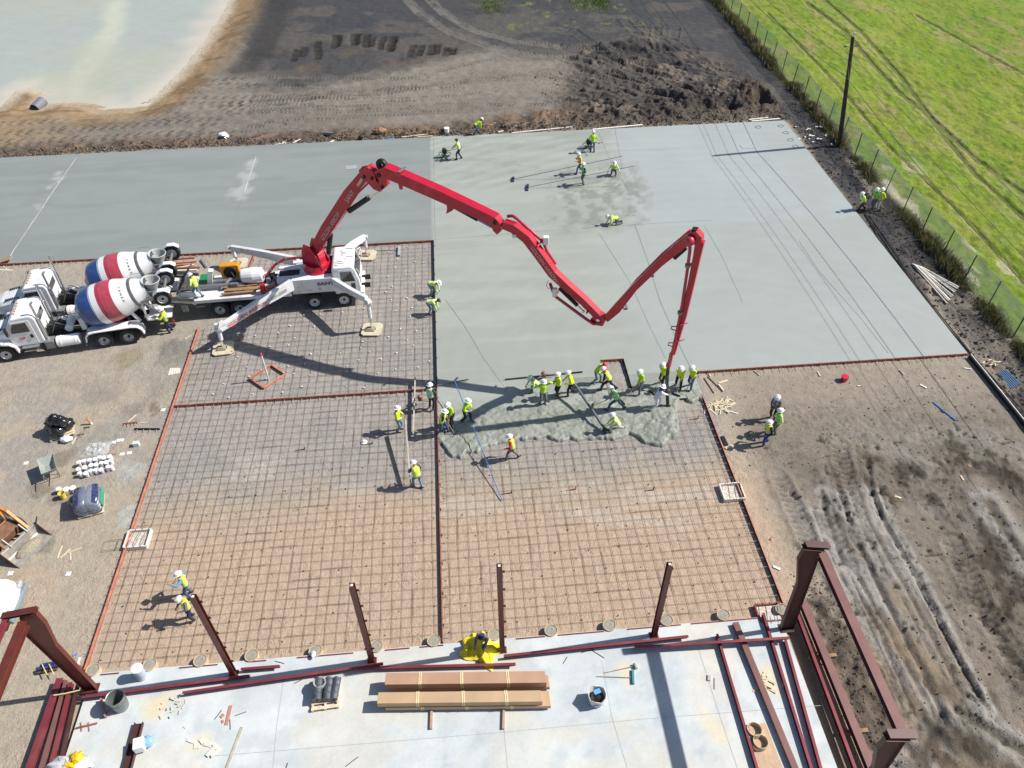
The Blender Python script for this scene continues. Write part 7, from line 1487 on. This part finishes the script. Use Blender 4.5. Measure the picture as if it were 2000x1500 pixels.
mb = MB(); mb.path([G(245, 1052, .1), G(205, 1057, .1), G(200, 1076, .1), G(243, 1070, .1)], .013, 5); mb.path([G(232, 1054, .1), G(226, 1074, .1)], .012, 5); mb.build('bar_cage', m_bar, None, 'thin bar cage lying left of the pale box form', 'bar cage')
# little orange and white things on the bars
for i, (a, b, h_) in enumerate(((1124, 956, .3), (1363, 818, .28), (476, 664, .2), (454, 690, .2), (495, 628, .15), (1276, 957, .25), (595, 878, .2), (999, 963, .25), (727, 867, .2))):
    q = G(a, b); mb = MB(); mb.tube(q, q+V((.02, 0, h_)), .03, n=8); mb.tube(q+V((0, 0, .03)), q+V((-.45, -.03, .03)), .018, n=6)
    mb.build('conduit_stub', mat('orange_pipe', (.65, .16, .05), .5) if i < 5 else m_bar, None, ('orange' if i < 5 else 'rusty')+' pipe stub standing among the bars', 'pipe stub', ('orange' if i < 5 else 'rusty')+' stubs among the bars')
mb = MB(); mb.lathe([(.0, .12), (.06, .11), (.12, .03), (.17, 0)], G(711, 863, .05), (0, 0, 1), 16); mb.build('hard_hat', HATW, None, 'white hard hat left lying on the bars', 'hard hat')
# ================= LEFT YARD =================
c = G(122, 845); pallet(c, .4, label='pallet under the heap of black bags', sx_=1.2, sy_=1.0)
for i, (dx, dy, z_, r_, l) in enumerate(((-.35, .15, .14, .42, 'left'), (.30, .20, .14, .40, 'right'), (.0, -.28, .14, .38, 'front'), (-.1, .1, .58, .38, 'upper left'), (.28, -.05, .60, .34, 'upper right'))):
    lump('black_bag', c+V((dx, dy, z_)), r_, (1, .9, .8), m_bag, l+' black plastic bag of the heap in the left yard', 'trash bag', .22, 20+i, 'black trash bags')
lump('white_bag', G(131, 861), .26, (1.2, .8, .55), m_wbag, 'white plastic bag at the foot of the black bags', 'bag', .2, 31)
r = empty('wheelbarrow', G(103, 925), 'grey wheelbarrow tipped slightly, in the left yard', 'wheelbarrow', rz=R(118)); mb = MB()
def tray(mb, z0, z1, t=0):
    B_ = [(-.28+t, -.2+t, z0), (.30-t, -.2+t, z0), (.30-t, .2-t, z0), (-.28+t, .2-t, z0)]; T_ = [(-.50+t, -.36+t, z1-.05), (.62-t, -.38+t, z1), (.62-t, .38-t, z1), (-.50+t, .36-t, z1-.05)]; return B_+T_
mb.add(tray(mb, .35, .72), [(3, 2, 1, 0), (0, 1, 5, 4), (1, 2, 6, 5), (2, 3, 7, 6), (3, 0, 4, 7)]); o = mb.build('tray', mat('barrow_grey', (.34, .37, .34), .5, .2, var=.15, dirt=.4), r); sl = o.modifiers.new('t', 'SOLIDIFY'); sl.thickness = .02
for s in (-1, 1): mb = MB(); mb.path([(.75, s*.12, .22), (.2, s*.25, .33), (-.6, s*.32, .55), (-1.05, s*.30, .62)], .022, 8); mb.path([(-.15, s*.27, .36), (-.25, s*.28, .0), (-.4, s*.28, .0), (-.5, s*.3, .5)], .018, 6); mb.build('handle', m_gr, r)
wheel(r, (.78, 0, .20), r=.20, w=.09, hub=False)
# rows of white foam cups
m_cup = mat('white_cup', (.80, .80, .83), .4); cp0 = None
for j in range(3):
    for i in range(7):
        q = G(158+i*10+j*1.5, 909+j*11-i*2.2); q += V((random.uniform(-.03, .03), random.uniform(-.03, .03), 0))
        if cp0 is None:
            cp0 = empty('white_pot', q, 'white plastic pot standing in the rows above the wrapped pallet', 'plastic pot', 'white pots set out in rows'); mb = MB(); mb.lathe([(0, 0), (.09, 0), (.11, .26), (.115, .27), (.10, .26), (.08, .02)], n=14); mb.build('wall', m_cup, cp0); mb = MB(); mb.lathe([(.115, .25), (.12, .28), (0, .285)], n=14); mb.build('lid', m_cup, cp0)
        else: cc_ = copy_tree(cp0, loc=q, rz=random.random()*6); cc_.rotation_euler.y = random.uniform(-.25, .25); cc_.rotation_euler.x = random.uniform(-.2, .2)
# crumpled clear plastic sheets
def sheet(name, px, py, sx_, sy_, m_, label, hgt=.22, seed=0, cat='plastic sheet', z=0):
    c = G(px, py, z); n = 26; vs = []
    for i in range(n):
        for j in range(n):
            a, b = i/(n-1)*2-1, j/(n-1)*2-1; rr_ = 1+.3*(float(fbm(np.array([a*1.5+seed]), np.array([b*1.5]), .7, 3, seed)[0])-.5); h = hgt*float(fbm(np.array([a*2]), np.array([b*2+seed]), .5, 4, seed+3)[0])**1.5*(1-max(abs(a), abs(b))**3); vs.append((a*sx_*rr_, b*sy_*rr_, .01+h))
    mb = MB(); mb.add(vs, [(i*n+j, (i+1)*n+j, (i+1)*n+j+1, i*n+j+1) for i in range(n-1) for j in range(n-1)]); o = mb.build(name, m_, None, label, cat, smooth=False, origin=(0, 0, 0)); o.location = c; return o
m_clr = mat('clear_sheet', (.70, .74, .74), .2, 0, coat=.5, alpha=.45, bump=.6, bscale=8); sheet('clear_sheet', 188, 878, .65, .5, m_clr, 'crumpled clear plastic wrap above the white pots', .3, 4)
plank((191, 886), (228, 886), 'brown batten poking from the clear plastic wrap', z=0, w_=.05, m_=m_rw)
mb = MB(); mb.box(G(266, 867, .12), (.30, .22, .24), rz=.1); r = mb.build('foam_box', mat('mint_box', (.60, .72, .66), .5), None, 'pale mint box standing alone near the left form', 'box', bevel=.015)
for i, (a, b) in enumerate(((234, 860), (238, 887), (252, 885), (222, 864), (318, 801), (50, 905), (20, 1120), (133, 1121))): sheet('paper_scrap', a, b, .12 if i else .2, .10, m_cup, 'crumpled white paper scrap on the left yard', .1, 40+i, 'paper').__setitem__('group', 'white scraps on the left yard')
# wrapped pallet with blue bags
c = G(180, 990); r = empty('wrapped_pallet', c, 'shrink wrapped pallet of dark blue sacks with a green side', 'wrapped pallet', rz=.25); m_sack = mat('blue_sack', (.04, .055, .13), .22, coat=.5, var=.6, vscale=7, bump=.6, bscale=6)
for lv in range(4):
    for sdx in (-1, 1): mb = MB(); mb.loft([((sdx*.28-.0, y, .22+lv*.20), (1, 0, 0), (0, 0, 1), a, b) for y, a, b in ((-.62, .1, .04), (-.58, .26, .10), (0, .29, .115), (.58, .26, .10), (.62, .1, .04))], 14); mb.build('sack', m_sack, r, smooth=True)
for k in range(5): mb = MB(); mb.box((0, -.55+k*.275, .09), (1.15, .12, .03)); mb.build('deck_board', m_pw, r)
for k in (-1, 0, 1): mb = MB(); mb.box((k*.5, 0, .035), (.09, 1.2, .07)); mb.build('stringer', m_pw, r)
mb = MB(); mb.box((.59, .1, .42), (.02, .95, .45)); mb.build('green_panel', mat('green_panel', (.04, .30, .20), .5), r)
mb = MB(); mb.loft([((0, y, .52), (1, 0, 0), (0, 0, 1), a, b) for y, a, b in ((-.66, .50, .40), (-.60, .58, .47), (0, .60, .48), (.60, .58, .47), (.66, .50, .40))], 16); mb.build('wrap', mat('wrap_film', (.55, .60, .70), .12, coat=.6, alpha=.30, bump=.8, bscale=7), r, smooth=True)
def bucket(px, py, label, m_, r_=.15, h_=.36, z=0, full=True, tilt=None):
    q = G(px, py, z); r = empty('bucket', q, label, 'bucket'); mb = MB(); mb.lathe([(0, 0), (r_*.85, 0), (r_, h_), (r_*1.07, h_), (r_*1.07, h_-.03), (r_*.95, h_-.02), (r_*.8, .02), (0, .02)], n=20); mb.build('shell', m_, r); mb = MB(); mb.path([(r_*1.05*math.cos(a/8*math.pi), -r_*1.1*math.sin(a/8*math.pi)*.8, h_-.04-.12*math.sin(a/8*math.pi)) for a in range(9)], .006, 5); mb.build('handle', m_gr, r)
    if full: mb = MB(); mb.lathe([(r_*1.08, h_-.01), (r_*1.05, h_+.01), (0, h_+.015)], n=20); mb.build('lid', m_, r)
    if tilt: r.rotation_euler = tilt
    return r
bucket(125, 972, 'yellow bucket left of the wrapped pallet', mat('bucket_yellow', (.75, .55, .08), .4), full=False); bucket(119, 962, 'small white bucket behind the yellow one', m_cup, .12, .3); bucket(134, 963, 'white bucket between the yellow one and the wrapped pallet', m_cup, .15, .3); bucket(147, 961, 'white ribbed bucket touching the wrapped pallet', m_cup, .14, .34)
bucket(152, 985, 'large open white bucket in front of the wrapped pallet', mat('bucket_dusty', (.62, .62, .56), .6), .26, .42, full=False)
rb = bucket(1648, 743, 'red bucket standing alone on the right yard', mat('bucket_red', (.55, .02, .05), .3, coat=.4), .20, .30)
# odd bits
r = empty('marker_stake', G(179, 828), 'orange and white marker by the black bags', 'marker'); mb = MB(); mb.tube((0, 0, 0), (-.02, 0, .12), .06, n=10); mb.build('base', m_cup, r); mb = MB(); mb.beam((-.02, 0, .12), (-.10, .03, .42), .09, .09); mb.build('orange_sleeve', mat('marker_orange', (.75, .22, .08), .5), r)
t = empty('shovel', G(164, 835), 'small shovel leaning on the pallet of black bags', 'shovel'); mb = MB(); mb.tube(G(151, 858, .05), G(167, 838, .4), .016, n=6); mb.build('handle', m_han, t, world=True); mb = MB(); mb.box(G(169, 835, .45), (.30, .1, .03), rz=.2); mb.build('blade', m_tool, t, world=True)
def shortform(a, b, label, m_):
    A_, B_ = G(a[0], a[1], .06), G(b[0], b[1], .06); r = empty('form_offcut', A_, label, 'form piece'); mb = MB(); mb.beam(A_, B_, .03, .13); mb.build('bar', m_, r, world=True); n = 4
    for i in range(n): c_ = A_.lerp(B_, (i+.5)/n); mb = MB(); mb.tube(c_, c_+V((0, -.2, 0)), .014, n=5); mb.build('pin', m_dowel, r, world=True)
shortform((240, 828), (268, 825), 'short orange form piece on the left yard', m_formlt); shortform((262, 838), (312, 838), 'short black form piece near the left form', m_formdk)
for i, (a, b) in enumerate((((112, 1090), (121, 1066)), ((118, 1090), (138, 1072)), ((133, 1080), (160, 1070)), ((137, 1078), (138, 1094)), ((266, 810), (250, 824)), ((286, 825), (270, 827)), ((33, 1143), (58, 1145)), ((148, 855), (140, 868)))): plank(a, b, 'pale batten lying loose on the left yard', z=0, w_=.05, m_=m_pw, group='pale battens on the left yard')
for i in range(5): plank((330+i*5, 733-i), (334+i*4, 719), 'short pale board of the small stack left of the forms', z=0, w_=.10, m_=m_ww, group='short boards stacked by the left form')
plank((361, 662), (374, 655), 'small tan board near the mixer spill', z=0, w_=.10, m_=m_wd)
for i, (a, b, mm) in enumerate((((330, 515), (384, 510), m_formlt), ((328, 520), (372, 517), m_form), ((327, 508), (380, 503), m_form), ((330, 525), (390, 522), m_form), ((340, 529), (385, 527), m_ww), ((345, 524), (380, 517), m_pw), ((392, 507), (403, 522), m_gr))):
    plank(a, b, ['uppermost orange form board', 'red form board second in the heap', 'red form board nearest the slab', 'dark red form board with pins', 'white board', 'tan board', 'grey steel bar'][i]+' lying between the far drum and the outrigger', z=.02+.0*i, w_=.12, h_=.08, m_=mm)
# tented boards at the far left edge
plank((-5, 512), (22, 503), 'tan board tented at the end of the long red form, left edge', z=.1, w_=.5, h_=.04, m_=mat('ply', (.38, .28, .17), .8), lift=.3); plank((0, 527), (25, 528), 'white board lying before the tented board at the left edge', z=0, w_=.08, m_=m_ww); plank((2, 516), (14, 526), 'white stake leaning at the left edge', z=0, w_=.05, m_=m_ww)
# materials bundle by the left steel column
c = G(95, 1312); 
for i in range(7): mb = MB(); mb.tube(c+V((-.4+.02*i, -.05+.05*i, .10+.05*(i % 3))), c+V((.35+.02*i, .05+.05*i, .10+.05*(i % 3))), .06, n=10); mb.build('tied_roll', [m_bar, m_blk, mat('navy_roll', (.03, .05, .2), .4)][i % 3], None, 'short dark roll in the bundle behind the left knee column', 'roll', 'short rolls behind the left column')
for i, x in enumerate((82, 96)): plank((x, 1297), (x+10, 1318), ('left' if i == 0 else 'right')+' yellow stick on the bundle of short rolls', z=.28, w_=.03, m_=mat('strap_yellow', (.75, .62, .25), .6))
plank((142, 1281), (151, 1277), 'small blue strap end by the left column', z=0, w_=.07, m_=mat('print_blue', (.08, .25, .6), .6)); plank((151, 1300), (156, 1284), 'short white board by the left column', z=0, w_=.10, m_=m_ww)
# loader: bucket, arms and cage at the left edge
def LD(px, py, z=0.): return G(px, py, z)
hd = R(-28); lo = G(22, 1080); r = empty('loader', lo, 'orange skid steer loader with a steel bucket facing right at the left edge', 'loader', rz=hd); m_or = mat('loader_orange', (.55, .24, .05), .5, var=.2, dirt=.5, dirtcol=(.2, .12, .07)); m_br = mat('loader_brown', (.16, .075, .04), .6, var=.3, dirt=.3)
r.location = lo+Matrix.Rotation(hd, 3, 'Z')@V((-1.0, .5, 0))
for s in (-1, 1):
    for x in (-.75, .35): wheel(r, (x, s*.72, .38), r=.38, w=.28, face=s)
mb = MB(); mb.prism([(-1.3, .35), (.75, .35), (.75, .7), (.3, .9), (-1.3, 1.2)], 1.05); mb.build('body', m_br, r, bevel=.03)
mb = MB(); mb.prism([(-.85, 1.0), (.25, .9), (.05, 1.95), (-.80, 2.0)], .95); cg = mb.build('cab_cage', m_or, r, bevel=.03)
mb = MB(); mb.add([(.26, -.38, 1.0), (.26, .38, 1.0), (.085, .36, 1.85), (.085, -.36, 1.85)], [(0, 1, 2, 3)]); mb.build('windscreen', m_glass, cg); mb = MB(); mb.box((-.4, 0, 2.005), (.6, .7, .02)); mb.build('roof_panel', m_gr, cg)
for s in (-1, 1):
    mb = MB(); mb.beam((-1.1, s*.62, 1.55), (.3, s*.62, 1.35), .12, .16); mb.beam((.28, s*.62, 1.38), (1.15, s*.62, .50), .12, .16); mb.build('lift_arm', m_or if s > 0 else m_br, r); mb = MB(); mb.tube((-.2, s*.6, .8), (.75, s*.6, .75), .05); mb.tube((.9, s*.45, .9), (1.3, s*.45, .55), .045); mb.build('lift_cylinder', m_gr, r)
mb = MB(); mb.section((1.2, -.95, 0), (1.2, .95, 0), [(0, .62), (-.04, .55), (-.02, .08), (-.10, .02), (-.85, .0), (-.85, .03), (-.12, .06), (-.06, .1), (-.02, .62)] ); bk = mb.build('bucket', mat('bucket_steel', (.42, .40, .36), .5, .4, var=.2, dirt=.3), r)
for s in (-1, 1): mb = MB(); mb.prism([(1.2, .05), (2.05, .0), (1.30, .62), (1.2, .62)], .03, (0, s*.95, 0)); mb.build('bucket_side', m_br, bk)
mb = MB(); mb.sphere((1.55, 0, .05), .45, 12, 8, (.7, 1.5, .5)); mb.build('soil_load', mat('soil_load', (.30, .26, .20), .95, var=.3, vscale=12, bump=.9, bscale=15), bk)
mb = MB(); mb.path([(1.35, .9, .62), (1.35, 1.05, .85), (1.25, 1.15, .80)], .03, 6); mb.build('hook', m_blk, bk)
# white pickup or van at the left edge
r = empty('white_van', G(-30, 1225), 'white van nose with a dark windscreen at the left edge, below the loader', 'van', rz=R(2)); r.location = G(12, 1232)+V((-1.0, .85, 0))
vp = [(-3.6, .45), (1.15, .45), (1.45, .60), (1.42, 1.0), (1.10, 1.18), (.55, 1.30), (-.15, 2.0), (-.5, 2.12), (-3.6, 2.15)]
mb = MB(); vs = []; K = 9
for i in range(K):
    v_ = i/(K-1)*2-1; yy = .95*math.sin(v_*math.pi/2); pull = .55*(1-math.cos(v_*math.pi/2))**1.2; zz_ = 1-.10*abs(v_)**3
    vs += [(x-pull*ss(-2.5, 1.4, np.array(x)), yy, z*(zz_ if z > 1 else 1)) for x, z in vp]
n = len(vp); mb.add(vs, [(i*n+j, (i+1)*n+j, (i+1)*n+(j+1) % n, i*n+(j+1) % n) for i in range(K-1) for j in range(n)]+[tuple(range(n))[::-1], tuple(range((K-1)*n, K*n))]); bd_ = mb.build('body', m_whc, r, bevel=.05)
mb = MB(); mb.add([(.56, -.78, 1.33), (.56, .78, 1.33), (-.12, .68, 2.0), (-.12, -.68, 2.0)], [(0, 1, 2, 3)]); mb.M = Matrix.Translation((.03, 0, .01)); mb.build('windscreen', m_glass, bd_)
for s in (-1, 1):
    mb = MB(); mb.prism([(-1.0, 1.25), (.35, 1.25), (-.2, 1.85), (-1.0, 1.9)], .02, (0, s*.955, 0)); mb.build('side_window', m_glass, bd_); mb = MB(); mb.box((.35, s*1.05, 1.35), (.14, .2, .18)); mb.build('mirror', m_blk, bd_, bevel=.03); mb = MB(); mb.box((1.36, s*.72, .92), (.12, .35, .18)); mb.build('headlight', MATS['lamp_glass'], bd_, bevel=.03)
    wheel(r, (.55, s*.86, .36), r=.36, w=.24, face=s); wheel(r, (-2.7, s*.86, .36), r=.36, w=.24, face=s)
mb = MB(); mb.box((1.45, 0, .58), (.16, 1.85, .26)); mb.build('bumper', mat('bumper_grey', (.20, .25, .28), .4), r, bevel=.05)
# ================= FAR EDGE AND RIGHT YARD =================
lump('white_bag', G(438, 272), .42, (1, .8, .75), m_wbag, 'white bag on dark debris at the far edge of the old slab', 'bag', .25, 51); lump('dark_debris', G(436, 276), .40, (1.1, .6, .55), m_bag, 'dark debris under the white bag at the far edge', 'debris', .3, 52)
scraps((555, 277), 26, .55, .35, 1.0, m_ww, 'white stick in the heap of sticks at the far edge of the old slab', 'white sticks at the far edge', z=0, wd=.09, sq=.35)
for i, (a, b, l, mm, w_) in enumerate((((595, 259), (672, 266), 'black pipe in front of the earth bank', m_blk, .25), ((600, 256), (672, 262), 'dark pipe behind the black one', m_gr, .18), ((785, 268), (840, 262), 'tan plank at the far edge left of the white bucket', m_pw, .12), ((815, 268), (845, 266), 'short tan plank beside the longer one', m_pw, .10), ((755, 272), (800, 273), 'blue pipe lying along the far edge', mat('print_blue', (.08, .25, .6), .6), .12), ((842, 269), (862, 268), 'white stick left of the white bucket', m_ww, .12),
    ((1000, 260), (1118, 248), 'long white board along the far edge, left one', m_ww, .14), ((1158, 253), (1255, 244), 'long white board along the far edge, right one', m_ww, .18), ((1463, 234), (1500, 230), 'upper white board at the far right slab corner', m_ww, .16), ((1468, 237), (1523, 232), 'lower white board at the far right slab corner', m_ww, .16), ((973, 258), (985, 255), 'small pale board near the bending worker', m_pw, .15), ((958, 245), (968, 240), 'orange tan board on the bank near the bending worker', m_rw, .12), ((645, 278), (652, 274), 'small pink board at the old slab edge', m_ww, .12), ((120, 295), (152, 287), 'reddish board on the bank at far left', m_rw, .12))):
    plank(a, b, l, z=.06, w_=w_, h_=.08, m_=mm)
lump('orange_tarp', G(742, 262), .45, (1.2, .7, .6), mat('tarp_orange', (.33, .19, .10), .8, bump=.6, bscale=8), 'crumpled orange brown tarp on the far edge bank', 'tarp', .4, 61); lump('dark_can', G(705, 272), .2, (1, .8, .9), m_blk, 'small dark can at the old slab edge', 'can', .15, 62); bucket(873, 262, 'white bucket at the far slab edge', m_cup, .22, .55)
# culvert pipe mouth in the pond shore
q = G(78, 203, WATER+.25); r = empty('culvert_pipe', q, 'grey plastic culvert pipe end sticking out of the pond bank', 'pipe'); mb = MB(); mb.lathe([(.42, -.9), (.45, -.85), (.45, .5), (.42, .5), (.40, .5), (.40, -.85)], (0, 0, 0), (.2, .8, .1), 20); mb.build('pipe_wall', mat('culvert', (.16, .17, .20), .5), r)
# boards by the fence
for i in range(9):
    a0, b0 = (1782+i*2.2, 515+i*.8), (1850+i*2.8, 594-i*4.2+random.uniform(-3, 3)); plank(a0, b0, ('white' if i % 3 else 'grey')+' long board in the fan shaped heap beside the fence', z=.08+.03*(i % 3), w_=.09, h_=.05, m_=m_ww if i % 3 else m_wd, group='white long boards by the fence' if i % 3 else 'grey long boards by the fence')
for i in range(5):
    pts = [G(1688+i*2.5, 418+i, .06), G(1722+i*3, 470, .06), G(1775+i*2.5, 548+i, .07), G(1830+i*3, 620, .05), G(1892+i*3.2, 690+i*2, .06), G(1950+i*3.6, 765, .06), G(2025+i*5, 850, .06)]; mb = MB(); mb.path([p+V((random.uniform(-.06, .06), 0, .03*(i % 2))) for p in pts], .028, 6)
    mb.build('long_bar', mat('dark_bar', (.05, .045, .045), .6, .3), None, 'long dark steel bar laid along the right edge of the slab', 'steel bar', 'long dark bars along the right slab edge')
for i in range(6): plank((1948+i*3.2, 728-i*1.2), (1977+i*3, 760-i*2), 'blue pipe in the small heap beside the dark bars', z=.05+.03*(i % 2), w_=.06, h_=.06, m_=mat('dull_blue', (.07, .15, .26), .6), group='dull blue pipes by the dark bars', name='pipe', cat='pipe')
scraps((1944, 712), 10, .3, .15, .35, m_pw, 'tan wood scrap in the small heap near the blue pipes', 'wood scraps near the blue pipes', z=.04, sq=.6)
scraps((1410, 789), 34, .36, .2, .6, m_pw, 'yellow wood offcut in the heap right of the pour', 'yellow wood offcuts right of the pour', z=0, wd=.05, sq=.6)
for i, (a, b, l, mm, w_) in enumerate((((1822, 785), (1867, 821), 'straight bright blue pipe on the right yard', m_bluep, .07), ((1473, 724), (1484, 733), 'small grey board below the right form', m_wd, .07), ((1597, 726), (1602, 735), 'small tan stick below the right form', m_pw, .06), ((1757, 723), (1766, 732), 'small dark tan board near the red bucket', m_wd, .07), ((1797, 751), (1810, 758), 'pale board near the bright blue pipe', m_ww, .10), ((1883, 719), (1897, 721), 'pale stick near the slab corner', m_ww, .07), ((1675, 754), (1681, 753), 'tiny white stick right of the red bucket', m_ww, .05), ((1404, 748), (1421, 743), 'pale paddle shaped board above the scrap heap', m_pw, .12), ((1403, 750), (1413, 763), 'white board crossing near the scrap heap', m_ww, .06), ((1420, 794), (1436, 787), 'tan board at the right of the scrap heap', m_pw, .12), ((1417, 876), (1432, 870), 'tan board beside the dark form at right', m_pw, .12), ((1411, 852), (1419, 870), 'short dark red form piece beside the right form', m_formdk, .2), ((1748, 969), (1760, 973), 'tan board lying in the mud at right', m_pw, .10), ((1876, 929), (1882, 938), 'pale stick in the mud at far right', m_pw, .07), ((1891, 909), (1897, 912), 'small orange stake at the edge of the mud', m_rw, .08), ((1510, 1106), (1524, 1112), 'small pale board near the lower right form', m_ww, .12), ((1505, 1054), (1511, 1048), 'pink tipped board near the lower right form', m_rw, .08),
    ((1382, 735), (1412, 765), 'long thin dark bar leaning over the right form corner', m_bar, .03), ((1375, 738), (1395, 768), 'shorter thin dark bar at the right form corner', m_bar, .03), ((1388, 735), (1384, 730), 'white peg at the right form corner', m_ww, .05))):
    plank(a, b, l, z=.01, w_=w_, h_=.04, m_=mm)
scraps((1410, 803), 8, .35, .3, .6, m_ww, 'whitish stick just below the yellow offcut heap', 'whitish sticks below the offcut heap', z=0, wd=.05, sq=.4)
scraps((1590, 262), 16, .9, .12, .3, m_cup, 'white litter piece on the black soil near the utility pole', 'white litter near the pole', z=.1, wd=.12)
# rings and covers cast in the slab
m_ring = mat('ring_mark', (.16, .19, .19), .7)
for i, (a, b) in enumerate(((1525, 246), (1535, 259), (1544, 273), (1554, 286), (1481, 248))): mb = MB(); mb.lathe([(.26, 0), (.26, .012), (.20, .012), (.20, 0)], G(a, b, ST+.006), (0, 0, 1), 20, close=True); mb.build('cast_ring', m_ring, None, 'round cast ring set flush in the far right slab corner', 'ring', 'rings set in the far right slab corner')
def cover(px, py, label, m_, d=(1.0, .7)):
    c = G(px, py, ST); mb = MB(); mb.box(c+V((0, 0, .014)), (*d, .012), rz=.1); [mb.box(c+V((-d[0]/2+.12+k*.19, 0, .024)), (.05, d[1]*.8, .01), rz=.1) for k in range(5)]; mb.build('floor_cover', m_, None, label, 'cover', bevel=.0)
cover(1459, 286, 'square grey cover patch on the pale slab left of the pole shadow', mat('cover_grey', (.38, .41, .41), .8)); cover(686, 327, 'pale streaked cover patch on the old slab above the boom knee', mat('cover_pale', (.33, .36, .35), .8), (.9, .6))
